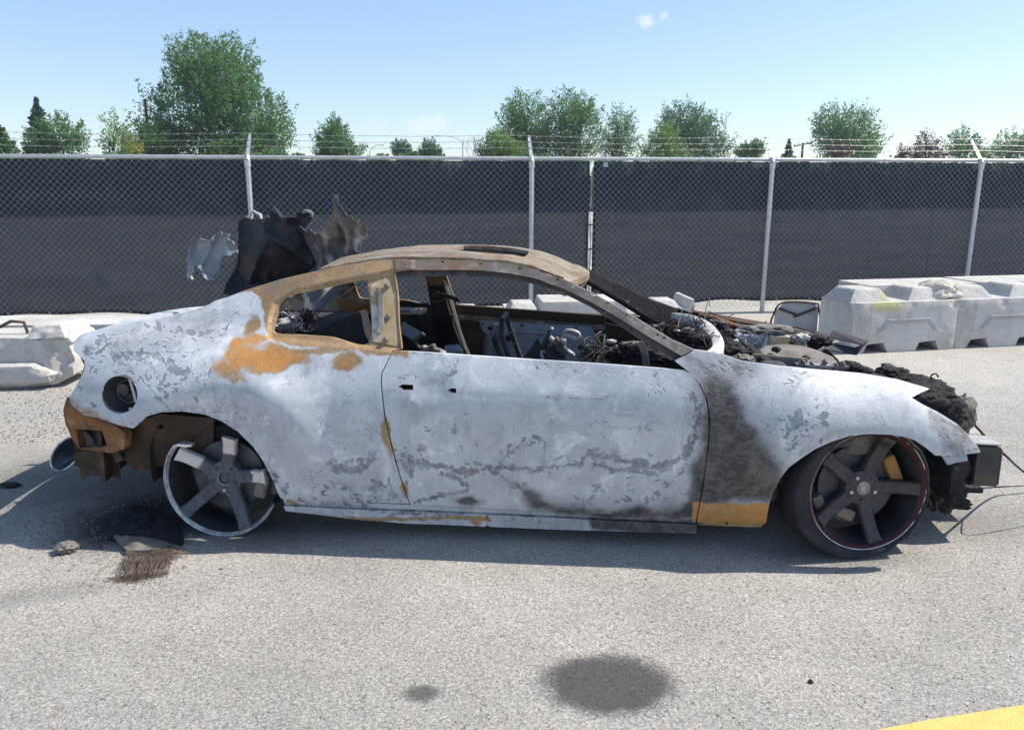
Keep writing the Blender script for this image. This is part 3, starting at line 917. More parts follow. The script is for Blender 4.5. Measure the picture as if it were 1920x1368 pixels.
bd = Vector((math.cos(BLOCK_ANG), math.sin(BLOCK_ANG), 0)); bn = Vector((-bd.y, bd.x, 0))
def at_block(origin, along, back): return Vector((origin[0], origin[1], 0)) + bd * along + bn * back
barrier(at_block(RB, 0, 0), 'pale concrete block beside the rusty braced plate, with yellow paint on its corner knob', seed=3, paint=1, chips=((.0, .47, .10, .03), (0, 0, .06, .02), (.62, .47, .05, .012), (1.1, .47, .05, .015)))
barrier(at_block(RB, 1.175, .01), 'pale concrete block carrying a loose rock, running out of the photo', seed=8, chips=((.0, .47, .06, .02), (.5, .47, .05, .012)))
barrier(at_block(RB, 2.36, .0), 'pale concrete block just past the one with the loose rock', seed=9)
barrier(at_block(RB, .62, .62), 'grey concrete block in the second row behind the one carrying the rock', L=1.3, H=.57, seed=14, emblem=False, notch=False, knobs=())
barrier(at_block(RB, 2.0, .66), 'grey concrete block in the second row by the far end of the fence', L=1.6, H=.57, seed=15, emblem=False, notch=False, knobs=())
# loose rock on the second block
def lump(name, c, r, mat, label=None, cat=None, parent=None, seed=0, amp=.28, squash=(1, 1, .7), group=None, freq=1.0, sub=4):
    bm = bmesh.new(); bmesh.ops.create_icosphere(bm, subdivisions=sub, radius=1)
    for v in bm.verts:
        p = v.co.copy()
        d = mnoise.fractal(p * 1.6 * freq + Vector((seed * 7.3, seed * 1.9, 0)), .8, 2.1, 5)
        v.co = Vector((p.x * squash[0], p.y * squash[1], p.z * squash[2])) * r * (1 + amp * d)
    me = bpy.data.meshes.new(name); bm.to_mesh(me); bm.free()
    o = link(name, me, M[mat], parent, True)
    o.location = c
    if label: tag(o, label, cat, group)
    return o
rk = at_block(RB, 1.06, .20)
lump('loose_rock', (rk.x, rk.y, .49 + .07), .19, 'concrete_warm', 'loose rough rock lying on the concrete blocks between two knobs', 'rock', seed=2, squash=(1.15, .7, .5), amp=.35)

# left: a broken block with a ledge, one behind it
LB = gpt(137, 726)
lo = Vector((LB[0], LB[1], 0))
prof = [(-1.9, .05), (-1.8, 0), (-.35, 0), (-.12, .03), (0, .10), (.02, .24), (-.01, .33), (.015, .36), (-.01, .405), (-1.9, .405)]
lb = barrier(lo, H=.405, label='broken weathered block in front of the others, its rough end beside the burnt car', seed=21, mat='concrete', profile=prof, knobs=((-.16, -.03),), emblem=False, rz=BLOCK_ANG * .3, D=.5,
        chips=((-.04, .36, .17, .034), (-.06, .22, .11, .026), (0, .1, .14, .026), (-.5, .41, .08, .014), (-.8, .41, .05, .012), (-.3, .30, .06, .012), (-1.2, .41, .07, .014)), knob_rough=.012, knob_size=(.30, .46, .10, .20, .38))
# its proud lower ledge
led = [(-1.9, .03), (-.36, .03), (-.14, .06), (-.10, .12), (-.26, .21), (-1.9, .19)]
b = rough_prism(led, .11, .025, .03, .004, 33, ((-.2, .2, .08, .016), (-.28, .12, .06, .008)), y0=-.085)
weld(b.build('ledge', M['concrete'], lb))
m = MB(); vs, fs = frustum((-.98, .26, .40), .36, .38, .10, .2, .24, seed=5); m.add(vs, fs); weld(m.build('interlocking_knob', M['concrete'], lb))
m = MB(); m.tube([(-.68, .2, .40), (-.62, .2, .46), (-.52, .2, .51), (-.42, .2, .50), (-.40, .2, .41)], .013, 8); m.build('lifting_loop', M['rust_dark'], lb, True)
bb = gpt(88, 640)
barrier((bb[0], 6.75, 0), 'clean long block behind the broken one, its top showing over the car boot', L=1.9, H=.375, seed=24, mat='concrete', emblem=False, notch=False, knobs=(), rz=BLOCK_ANG * .2)
# middle: blocks seen over and through the car
STEP = lambda L: [(0, 0), (L, 0), (L, .465), (.36, .465), (.335, .375), (0, .375)]
for px, Y, lab, pf, kn in ((950, 7.55, 'stepped concrete block seen through the empty windscreen of the car', STEP(1.2), ((.17, -.06),)),
                           (1230, 7.75, 'short stepped concrete block at the fence foot behind the windscreen pillar', STEP(.40), ((.12, -.06),)),
                           (838, 7.35, 'concrete block mostly hidden behind the burnt seat belt pillar of the car', [(0, 0), (.34, 0), (.34, .35), (0, .35)], ((.17, 0),))):
    p = ypt(px, 560, Y)
    barrier((p[0], Y, 0), lab, H=max(z for x, z in pf if x < .3), profile=pf, seed=int(px), emblem=False, notch=False, knobs=kn, rz=BLOCK_ANG * .4, knob_size=(.30, .40, .075, .20, .26))

# rusty braced plate leaning by the right-hand block
def sign_plate():
    p = gpt(1450, 622); q = gpt(1531, 626)
    Y = p[1]
    w = Vector(q - p).length
    o = empty('braced_plate', (p[0], p[1], 0), math.atan2(q[1] - p[1], q[0] - p[0]))
    tag(o, 'white metal plate with rusty frame and rusty diagonal braces leaning against a concrete block', 'metal plate')
    hh = .335; lean = .05
    def P(x, z, y=0): return (x, y + lean * z, z)
    out = [(0, 0), (w, 0), (w, hh - .05), (w - .05, hh), (.10, hh), (0, hh - .10)]
    m = MB(); m.add([P(x, z) for x, z in out] + [P(x, z, .012) for x, z in out], [tuple(range(6)), tuple(range(11, 5, -1))] + [(i, i + 6, (i + 1) % 6 + 6, (i + 1) % 6) for i in range(6)])
    m.build('plate', M['white_panel'], o)
    m = MB(); m.tube([P(x, z, -.008) for x, z in smooth_poly(out, .02).tolist() + [out[0]]], .011, 6); m.build('frame', M['rust_dark'], o, True)
    for a, c in (((.04, hh - .07), (w * .52, .20)), ((w - .03, hh - .05), (w * .44, .18))):
        m = MB(); m.ribbon([P(a[0], a[1], -.02), P(c[0], c[1], -.02)], (-(c[1] - a[1]), 0, c[0] - a[0]), .024, .012); m.build('brace', M['rust_dark'], o)
sign_plate()

# ------------------------------------------------------------------ trees
def leaf_mesh(name, C, A, size, tone, rng):
    """diamond leaves at C (n x 3) lying roughly along A (n x 3)"""
    n = len(C)
    a = A + rng.normal(0, .55, (n, 3)); a /= np.linalg.norm(a, axis=1)[:, None]
    b = np.cross(a, rng.normal(0, 1, (n, 3))); b /= np.linalg.norm(b, axis=1)[:, None] + 1e-9
    s = size * rng.uniform(.65, 1.3, n)[:, None]
    V = np.stack((C - a * s, C - b * s * .55, C + a * s, C + b * s * .55), 1).reshape(-1, 3)
    F = np.arange(4 * n).reshape(n, 4)
    me = bpy.data.meshes.new(name)
    me.vertices.add(4 * n); me.vertices.foreach_set('co', V.ravel())
    me.loops.add(4 * n); me.loops.foreach_set('vertex_index', F.ravel())
    me.polygons.add(n); me.polygons.foreach_set('loop_start', np.arange(n) * 4); me.polygons.foreach_set('loop_total', np.full(n, 4))
    me.update()
    at = me.attributes.new('tone', 'FLOAT', 'POINT'); at.data.foreach_set('value', np.repeat(np.clip(tone, 0, 1), 4).astype(np.float32))
    return me
def sprays(center, radii, ncl, nleaf, length, rng, up=.7, shell=.5, flat_bottom=None):
    d = rng.normal(0, 1, (ncl, 3)); d /= np.linalg.norm(d, axis=1)[:, None]
    r = (shell + (1 - shell) * rng.random(ncl)) ** .8
    # uneven outline: radius wobbles with direction
    wob = 1 + .30 * (fbm(d[:, 0] * 2.6 + center[0], d[:, 2] * 2.6 + d[:, 1] * 1.3, int(abs(center[0]) * 7) % 97, 3) - .5) * 2
    c = np.asarray(center) + d * (r * wob)[:, None] * np.asarray(radii)
    ax = d * .75 + np.array((0, 0, up)) + rng.normal(0, .28, (ncl, 3)); ax /= np.linalg.norm(ax, axis=1)[:, None]
    t = rng.random((ncl, nleaf))
    L = length * rng.uniform(.6, 1.35, ncl)
    pos = c[:, None, :] + ax[:, None, :] * ((t - .5) * L[:, None])[..., None]
    pos += rng.normal(0, 1, (ncl, nleaf, 3)) * ((.20 - .15 * t) * L[:, None])[..., None]
    tone = rng.uniform(.15, .75, ncl)[:, None] + rng.normal(0, .16, (ncl, nleaf))
    A = np.repeat(ax[:, None, :], nleaf, 1)
    return pos.reshape(-1, 3), A.reshape(-1, 3), tone.reshape(-1)
def limb(m, a, b, r0, r1, rng, wig=.06, n=5):
    a, b = np.asarray(a, float), np.asarray(b, float)
    L = np.linalg.norm(b - a)
    pts = [a + (b - a) * k / n + (rng.normal(0, wig * L, 3) if 0 < k < n else 0) for k in range(n + 1)]
    m.tube(pts, [r0 + (r1 - r0) * k / n for k in range(n + 1)], 6)
def lobe_tree(name, D, lobes, leaf, label, cat='tree', size=.10, dens=1.0, length=.95, seed=0, group=None, trunk_px=None, nleaf=40, shell=.5, up=.7, bark='bark'):
    """lobes: pixel centre and pixel radii of each mass of foliage, at distance D"""
    rng = np.random.default_rng(seed + 100); D *= 1.3; size *= .92; length *= 1.55
    tx = trunk_px if trunk_px else lobes[0][0]
    base = ypt(tx, 300, D); base[2] = 0
    o = empty(name, base); tag(o, label, cat, group)
    Ps, As, Ts = [], [], []
    m = MB()
    zdep = D / CP
    top = max(ypt(cx, cy, D)[2] for cx, cy, *_ in lobes)
    for lb in lobes:
        cx, cy, rx, ry = lb[:4]
        c = ypt(cx, cy, D) - base
        Rx, Rz = rx / F_PX * zdep, ry / F_PX * zdep
        Ry = (Rx + Rz) / 2
        c[1] += rng.uniform(-.35, .35) * Ry
        area = Rx * Rz
        ncl = int(52 * area * dens / (length * length) * (lb[4] if len(lb) > 4 else 1)) + 8
        p, a, t = sprays(c, (Rx, Ry, Rz), ncl, nleaf, length, rng, up, shell)
        Ps.append(p); As.append(a); Ts.append(t)
        z0 = max(.4, min(c[2] * .45, top * .3))
        limb(m, (0, 0, z0), c + np.array((0, 0, Rz * .35)), .05 + .018 * top, .02, rng)
        for _ in range(6):
            d = rng.normal(0, 1, 3); d[2] = abs(d[2]); d /= np.linalg.norm(d)
            limb(m, c - np.array((0, 0, Rz * .3)), c + d * np.array((Rx, Ry, Rz)) * .85, .035, .010, rng, .08, 4)
    m.tube([(0, 0, -.1), (0.02, 0, top * .2), (0, 0.02, top * .45)], [.07 + .028 * top, .05 + .022 * top, .04 + .015 * top], 8)
    m.build('trunk', M[bark], o, True)
    link('crown', leaf_mesh('crown', np.concatenate(Ps), np.concatenate(As), size, np.concatenate(Ts), rng), M[leaf], o)
    return o
def conifer(name, D, px, ytop, halfw, label, leaf='leaf_blue', seed=0, group=None, droop=-.25, size=.07, dens=1.0, ybase=300):
    rng = np.random.default_rng(seed + 500); D *= 1.3; size *= 1.25
    base = ypt(px, 300, D); H = ypt(px, ytop, D)[2]; base[2] = 0
    R = halfw / F_PX * D / CP
    o = empty(name, base); tag(o, label, 'tree', group)
    m = MB(); m.tube([(0, 0, -.1), (0, 0, H * .5), (0, 0, H)], [.03 * H, .018 * H, .005], 7)
    zvis = ypt(px, ybase, D)[2]
    Ps, As, Ts = [], [], []
    z = .5
    while z < H:
        f = (H - z) / max(H - zvis, .5)
        rr = R * min(f, 1.6) * rng.uniform(.85, 1.1) + .04
        nb = max(5, int(9 + rr * 3.5))
        for k in range(nb):
            an = rng.uniform(0, 6.283); rl = rr * rng.uniform(.6, 1.12)
            d = np.array((math.cos(an), math.sin(an), 0))
            nl = int((14 + 52 * rl) * dens); t = rng.random(nl) ** .7
            p = np.array((0, 0, z)) + d * (t * rl)[:, None]
            p[:, 2] += droop * t * rl + .35 * (t ** 3) * rl * .6
            p += rng.normal(0, .05 + .06 * rl, (nl, 3)) * (1 - .55 * t)[:, None]
            Ps.append(p); As.append(np.tile(d + np.array((0, 0, .25)), (nl, 1))); Ts.append(np.full(nl, rng.uniform(.2, .75)) + rng.normal(0, .15, nl))
            if k % 2 == 0: m.tube([(0, 0, z), tuple(d * rl * .8 + np.array((0, 0, z + droop * rl * .5)))], [.015, .006], 4)
        z += .15 + .08 * rng.random() * (.5 + f)
    m.build('trunk', M['bark'], o, True)
    link('crown', leaf_mesh('crown', np.concatenate(Ps), np.concatenate(As), size, np.concatenate(Ts), rng), M[leaf], o)
    return o
TG = 'trees beyond the fence'
lobe_tree('maple_tree', 46, [(392, 130, 72, 62), (360, 118, 45, 48, .7), (430, 150, 55, 60), (475, 222, 58, 62), (505, 262, 38, 40), (345, 205, 62, 60), (410, 225, 70, 60), (300, 258, 46, 40), (370, 285, 80, 45), (455, 290, 80, 45)],
          'leaf_mid', 'tallest broad green maple rising over the fence behind the first post', size=.105, dens=1.1, length=1.0, seed=1, group=TG, trunk_px=410)
lobe_tree('scrubby_tree', 44, [(288, 262, 30, 30), (300, 235, 10, 14, .5), (270, 280, 22, 24)], 'leaf_mid', 'low scrubby green tree at the wooden pole beside the tall maple', size=.09, dens=.75, length=.7, seed=2, group=TG, trunk_px=285)
conifer('spruce_tree', 42, 82, 184, 40, 'dark spruce with a thin pointed tip wrapped by a bushy climber near the photo edge', seed=3, group=TG, size=.075)
lobe_tree('bushy_tree', 41, [(112, 250, 38, 30), (80, 268, 28, 22), (135, 272, 24, 20)], 'leaf_mid', 'low bushy green growth in front of the pointed dark spruce', size=.085, dens=.8, length=.7, seed=4, group=TG, trunk_px=105)
conifer('pine_tree', 43, -8, 200, 44, 'green conifer cut off by the edge of the photo', leaf='leaf_mid', seed=5, group=TG, size=.085)
lobe_tree('young_tree', 38, [(215, 238, 20, 22, .55), (230, 262, 22, 20, .5), (205, 268, 16, 16, .4)], 'leaf_light', 'thin pale young tree with sparse leaves beside the yellow shrub', size=.07, dens=.5, length=.55, seed=6, group=TG, trunk_px=216)
lobe_tree('yellow_shrub', 39, [(246, 274, 14, 17), (240, 290, 12, 12)], 'leaf_yellow', 'small bright yellow shrub beside the thin pale young tree', 'shrub', size=.06, dens=.8, length=.4, seed=7, group=TG, trunk_px=246)
lobe_tree('pyramid_tree', 50, [(628, 245, 17, 24), (624, 268, 28, 26), (650, 282, 30, 18), (612, 285, 24, 20)], 'leaf_mid', 'lone pyramid shaped green tree to the side of the tall maple', size=.085, dens=1.1, length=.65, seed=8, group=TG, trunk_px=630)
lobe_tree('round_shrub', 54, [(752, 280, 16, 18), (762, 292, 14, 12)], 'leaf_dark', 'small dark pointed shrub, first of two between the pyramid tree and the bare tree', 'shrub', size=.08, dens=1.1, length=.5, seed=9, group=TG)
lobe_tree('round_shrub', 54, [(806, 282, 16, 18), (795, 292, 16, 11), (820, 291, 11, 10)], 'leaf_dark', 'small dark ragged shrub beside the bare tree', 'shrub', size=.08, dens=1.1, length=.5, seed=10, group=TG)
lobe_tree('bright_bush', 48, [(932, 272, 26, 24), (955, 285, 30, 18), (915, 288, 16, 14)], 'leaf_light', 'bright light green bush in front of the first of three close maples', 'bush', size=.085, dens=1.0, length=.6, seed=11, group=TG)
lobe_tree('maple_tree', 56, [(985, 215, 42, 36), (1000, 250, 42, 38), (965, 245, 32, 38), (990, 285, 45, 30)], 'leaf_mid', 'dark green maple, first of three close together behind the leaning fence arm', size=.10, dens=1.05, length=1.0, seed=12, group=TG)
lobe_tree('maple_tree', 55, [(1065, 212, 36, 34), (1085, 240, 42, 42), (1050, 250, 36, 40), (1095, 210, 28, 24), (1075, 285, 50, 30)], 'leaf_mid', 'spreading lighter maple, middle of three close together', size=.10, dens=.95, length=1.0, seed=13, group=TG, trunk_px=1070)
lobe_tree('maple_tree', 57, [(1160, 238, 30, 32), (1165, 270, 32, 30), (1140, 280, 26, 20)], 'leaf_mid', 'slimmer open maple, last of three close together', size=.09, dens=.85, length=.9, seed=14, group=TG, trunk_px=1160)
lobe_tree('shade_tree', 58, [(1290, 230, 44, 34), (1310, 250, 42, 34), (1265, 245, 32, 32), (1335, 278, 36, 26), (1290, 285, 50, 24)], 'leaf_dark', 'dark round shade tree with a yellowish bush in front of it', size=.10, dens=1.05, length=.95, seed=15, group=TG, trunk_px=1290)
lobe_tree('leafy_bush', 50, [(1248, 258, 20, 26), (1230, 276, 28, 24), (1262, 284, 30, 20)], 'leaf_light', 'yellowish green bush in front of the dark round shade tree', 'bush', size=.085, dens=.85, length=.7, seed=16, group=TG, trunk_px=1245)
lobe_tree('low_bush', 60, [(1405, 284, 28, 14), (1418, 278, 12, 12)], 'leaf_mid', 'low rounded bush beside the leaning fence arm before the small spruce', 'bush', size=.085, dens=1, length=.5, seed=17, group=TG)
conifer('small_spruce', 62, 1477, 262, 14, 'small bluish spruce between the leaning fence arm and the wooden crossarm pole', seed=18, group=TG, size=.07)
lobe_tree('maple_tree', 60, [(1585, 232, 46, 32), (1560, 245, 34, 34), (1610, 252, 34, 36), (1585, 278, 60, 26), (1625, 284, 22, 18)], 'leaf_mid', 'broad round maple standing alone beside the crossarm pole', size=.10, dens=1.05, length=1.0, seed=19, group=TG, trunk_px=1585)
lobe_tree('purple_tree', 52, [(1738, 268, 20, 18, .8), (1738, 290, 38, 12), (1695, 288, 16, 9)], 'leaf_red', 'purple leaved ornamental tree over the top rail', size=.075, dens=.75, length=.6, seed=20, group=TG, trunk_px=1735)
lobe_tree('purple_shrub', 54, [(1580, 286, 22, 12)], 'leaf_red', 'low dark red shrub in front of the broad round maple', 'shrub', size=.075, dens=.7, length=.5, seed=24, group=TG)
lobe_tree('pale_tree', 64, [(1808, 268, 30, 20), (1812, 284, 38, 16)], 'leaf_mid', 'rounded pale green tree behind the last leaning fence arm', size=.095, dens=.85, length=.8, seed=21, group=TG)
lobe_tree('pale_tree', 66, [(1898, 270, 28, 22), (1890, 288, 34, 14), (1935, 275, 30, 25)], 'leaf_mid', 'loose pale green tree cut off at the edge past the last fence post', size=.095, dens=.8, length=.8, seed=22, group=TG)
def bare_tree():
    rng = np.random.default_rng(5)
    base = ypt(875, 300, 60); base[2] = 0
    o = empty('bare_tree', base); tag(o, 'thin leafless tree between the dark shrubs and the bright bush', 'tree', TG)
    m = MB(); H = ypt(880, 252, 60)[2]
    def grow(p, d, L, r, k):
        q = p + d * L
        m.tube([p, p + d * L * .5 + rng.normal(0, .04 * L, 3), q], [r, r * .8, r * .6], 4)
        if k:
            for _ in range(3):
                nd = d + rng.normal(0, .38, 3); nd[2] = abs(nd[2]) * .8 + .2; nd /= np.linalg.norm(nd)
                grow(q, nd, L * .68, r * .6, k - 1)
    grow(np.array((0, 0, -.05)), np.array((0.05, 0, 1.0)), H * .38, .05, 4)
    m.build('trunk', M['bark'], o)
bare_tree()
def treeline():
    """the dense hedge and understorey that closes the far side of the lot"""
    rng = np.random.default_rng(77)
    Ps, As, Ts = [], [], []
    for k in range(560):
        x = -60 + 140 * k / 560 + rng.normal(0, .25); y = 45 + (x + 30) * .30 + rng.uniform(.3, 3.5)
        p, a, t = sprays((x, y, rng.uniform(.8, 2.9)), (1, .9, 1.3), 24, 10, .8, rng, .5, .3)
        Ps.append(p); As.append(a); Ts.append(t)
    P = np.concatenate(Ps); P[:, 2] = np.minimum(np.clip(P[:, 2], .05, 9), 1.75 + .037 * P[:, 1] + .15 * np.sin(P[:, 0] * .7))
    o = link('hedge_undergrowth', leaf_mesh('hedge_undergrowth', P, np.concatenate(As), .17, np.concatenate(Ts), rng), M['leaf_dark'])
    tag(o, 'dark hedge and undergrowth along the far side, dim behind the privacy mesh', 'hedge', kind='stuff')
treeline()

# ------------------------------------------------------------------ poles and street lights beyond the fence
def pole(px, ytop, D, label, cross=None):
    b = ypt(px, 300, D); H = ypt(px, ytop, D)[2]
    o = empty('utility_pole', (b[0], b[1], 0)); tag(o, label, 'pole')
    m = MB(); m.tube([(0, 0, 0), (0, 0, H)], [.15, .11], 8); m.build('shaft', M['wood_pole'], o, True)
    if cross:
        m = MB(); m.box((0, -.12, H - .15), (cross, .09, .11), Matrix.Rotation(rad(-12), 3, 'Y')); c = m.build('crossarm', M['wood_pole'], o)
        for sx in (-.45, -.2, .2, .45):
            m = MB(); m.tube([(sx * cross, -.12, H - .12 + sx * cross * .21), (sx * cross, -.12, H + .06 + sx * cross * .21)], .04, 6); m.build('insulator', M['bolt'], c)
    else:
        m = MB(); m.tube([(.0, 0, H - .9), (.35, 0, H - .7), (.55, 0, H - .95)], .03, 5); m.build('bracket', M['barb'], o)
    return o
pole(283, 186, 60, 'plain wooden pole poking up beside the tall maple')
pole(1503, 268, 80, 'wooden pole with a crossarm beside the broad round maple', 1.9)
def street_light(px, ytop, D, reach, label):
    b = ypt(px, 300, D); H = ypt(px, ytop, D)[2]
    o = empty('street_light', (b[0], b[1], 0)); tag(o, label, 'street light', 'street lights far beyond the fence')
    m = MB(); m.tube([(0, 0, 0), (0, 0, H - .7)], [.09, .06], 8); m.build('shaft', M['galv'], o, True)
    m = MB(); m.tube(smooth_poly([(0, 0, H - .72), (reach * .25, 0, H - .3), (reach * .6, 0, H - .05), (reach, 0, H)], .1, False), .035, 6); m.build('arm', M['galv'], o, True)
    m = MB(); m.box((reach * 1.12, 0, H - .02), (abs(reach) * .32, .22, .10)); m.build('lamp_head', M['galv'], o, bevel=.03)
street_light(868, 255, 95, -2.6, 'grey street light with a long arm beside the bare tree')
street_light(694, 272, 100, 1.4, 'small grey street light behind the pyramid tree')

# ------------------------------------------------------------------ the burnt car
CAR_YAW = rad(-5.0)
CAR_O = np.array((0.17, 4.036, 0.0))
CAR_ROLL = rad(-1.5)                      # the far tyres burnt lower than the near side
CAR_M = np.array((Matrix.Rotation(CAR_YAW, 3, 'Z') @ Matrix.Rotation(CAR_ROLL, 3, 'X')))
CAR_O[2] = .87 * math.sin(CAR_ROLL)
def to_car(P): return (np.asarray(P, float) - CAR_O) @ CAR_M
def to_world(P): return np.asarray(P, float) @ CAR_M.T + CAR_O
CAM_C = to_car(CAM)
def cray(px, py):
    d = ray(px, py)
    return d @ CAR_M
def cat(px, py, y):                       # car-local point at lateral y seen at a pixel
    d = cray(px, py); return CAM_C + d * ((y - CAM_C[1]) / d[1])
ZP = np.array([-.2, .10, .20, .35, .52, .62, .69, .75, .82, .88, .93, 1.0, 1.08, 1.15, 1.22, 1.30, 1.6])
WP = np.array([.80, .83, .862, .885, .900, .902, .893, .868, .835, .803, .765, .715, .660, .612, .560, .500, .30])
HUB_R, HUB_F = -1.425, 1.425
ARCH_R, ARCH_F = (-1.40, .33), (1.42, .33)
def half_width(u, z):
    u = np.asarray(u, float); z = np.asarray(z, float)
    # smooth profile; the shoulder drops towards the nose with the wing line, and wing and haunch roll over more
    zq = z + np.interp(u, [.8, 1.2, 1.6, 2.0, 2.4], [0, .045, .10, .165, .24])
    w = (np.interp(zq, ZP, WP) + np.interp(zq - .02, ZP, WP) + np.interp(zq + .02, ZP, WP) + np.interp(zq - .04, ZP, WP) + np.interp(zq + .04, ZP, WP)) / 5
    wf = np.clip((u - .85) / .5, 0, 1); wf = wf * wf * (3 - 2 * wf)
    wr = np.clip((-1.0 - u) / .5, 0, 1); wr = wr * wr * (3 - 2 * wr)
    roll = np.clip(np.minimum(zq, .95) - .58, 0, 1)
    w = w - wf * 1.15 * roll ** 2 - wr * .75 * np.clip(np.minimum(z, .95) - .62, 0, 1) ** 2
    w = w - .42 * np.clip(u - 1.45, 0, 9) ** 2 - .30 * np.clip(-1.72 - u, 0, 9) ** 2
    gh = np.clip((z - .88) / .3, 0, 1)
    w = w - gh * .10 * np.clip(-.75 - u, 0, 9) - gh * .0
    for (cx, cz), r0 in ((ARCH_R, .42), (ARCH_F, .40)):
        d = np.hypot(u - cx, z - cz)
        k = np.exp(-((d - r0) / .12) ** 2) * np.clip((z - .15) / .3, 0, 1)
        w = w + (.050 if cx < 0 else .030) * k
    return w
def near_side(u, z): return -half_width(u, z)
def on_side(px, py, surf=near_side):
    y = -.88
    for _ in range(14):
        p = cat(px, py, y); y = .5 * y + .5 * float(surf(p[0], p[2]))
    return cat(px, py, y)

def finish_panel(name, V3, T, mat, parent, attrs, hem=.02, hemdir=(0, 1, 0), flip=False):
    if flip: T = T[:, ::-1]
    n = len(V3)
    V = [tuple(v) for v in V3]; F = [tuple(int(i) for i in t) for t in T]
    bd = border(T)
    src = list(range(n))
    if hem:
        m1, m2 = {}, {}
        for a, b in bd:
            for q in (a, b):
                if q not in m1:
                    m1[q] = len(V); V.append(tuple(V3[q])); src.append(q)
                    m2[q] = len(V); V.append(tuple(np.asarray(V3[q]) + np.asarray(hemdir) * hem)); src.append(q)
            F.append((m1[b], m1[a], m2[a], m2[b]))
    me = bpy.data.meshes.new(name); me.from_pydata(V, [], F); me.update()
    for k, arr in attrs.items():
        at = me.attributes.new(k, 'FLOAT', 'POINT')
        at.data.foreach_set('value', np.asarray(arr, np.float32)[src])
    return link(name, me, mat, parent, True)

def side_panel(name, outline_px, holes_px, mat, parent, paint=None, res=.0065, insets=(), hem=.022, surf=near_side, mirror=False, off=0.0, rounded=False, far_mat=None, far_paint=False):
    """a skin traced on the flank: outline and holes become car coordinates on the flank's own curved surface"""
    def conv(poly, step):
        return np.array([on_side(x, y, surf)[[0, 2]] for x, y in densify(poly, step)])
    sides = ((1, res, 5),) + (((-1, .03, 12),) if mirror else ())
    made = []
    for sgn, rs, step in sides:
        V, T = fill(conv(outline_px, step), [conv(h, step) for h in holes_px], rs)
        y = np.asarray(surf(V[:, 0], V[:, 1])) + off
        px = project(to_world(np.stack((V[:, 0], y, V[:, 1]), 1)))
        for poly, depth, soft in insets:
            y = y + depth * np.clip(.5 + sdf(poly, px) / soft, 0, 1)
        y = y + (fbm(V[:, 0] * 3.1, V[:, 1] * 3.1, 5, 3) - .5) * .012
        V3 = np.stack((V[:, 0], y * sgn, V[:, 1]), 1)
        attrs = paint(px) if paint and (sgn > 0 or far_paint) else {}
        o = finish_panel(name, V3, T, mat if sgn > 0 else (far_mat or mat), parent, attrs, hem, (0, sgn, 0), flip=sgn < 0)
        made.append(o)
    return made

# ---- what the fire left where (marks given where they sit in the photo)
def painter(spec):
    def f(px):
        w = np.stack(((fbm(px[:, 0] / 46, px[:, 1] / 46, 1, 4) - .5) * 34, (fbm(px[:, 0] / 46, px[:, 1] / 46, 2, 4) - .5) * 34), 1)
        w2 = np.stack(((fbm(px[:, 0] / 13, px[:, 1] / 13, 3, 3) - .5) * 10, (fbm(px[:, 0] / 13, px[:, 1] / 13, 4, 3) - .5) * 10), 1)
        q = px + w + w2; q2 = px + w * .35 + w2
        out = {k: np.zeros(len(px)) for k in ('rust', 'ochre', 'char', 'flake', 'soot')}
        for kind, shape, *a in spec:
            if shape == 'poly':
                poly, soft, amt = a; v = amt * sstep(-soft, soft, sdf(poly, q2))
            elif shape == 'blob':
                cx, cy, rx, ry, amt = a[:5]; an = rad(a[5]) if len(a) > 5 else 0
                dx, dy = q[:, 0] - cx, q[:, 1] - cy
                X, Y = dx * math.cos(an) + dy * math.sin(an), -dx * math.sin(an) + dy * math.cos(an)
                v = amt * sstep(1.6, .3, np.sqrt((X / rx) ** 2 + (Y / ry) ** 2))
            else:
                pts, width, amt = a; v = amt * sstep(width, width * .15, segdist(pts, px + w * .25 + w2 * .6, False))
            if kind[0] == '-': out[kind[1:]] = out[kind[1:]] * (1 - np.clip(v, 0, 1))
            else: out[kind] = np.maximum(out[kind], v)
        return out
    return f
def z5(*p): return [(660 + x / 2.667, 620 + y / 2.667) for x, y in p]
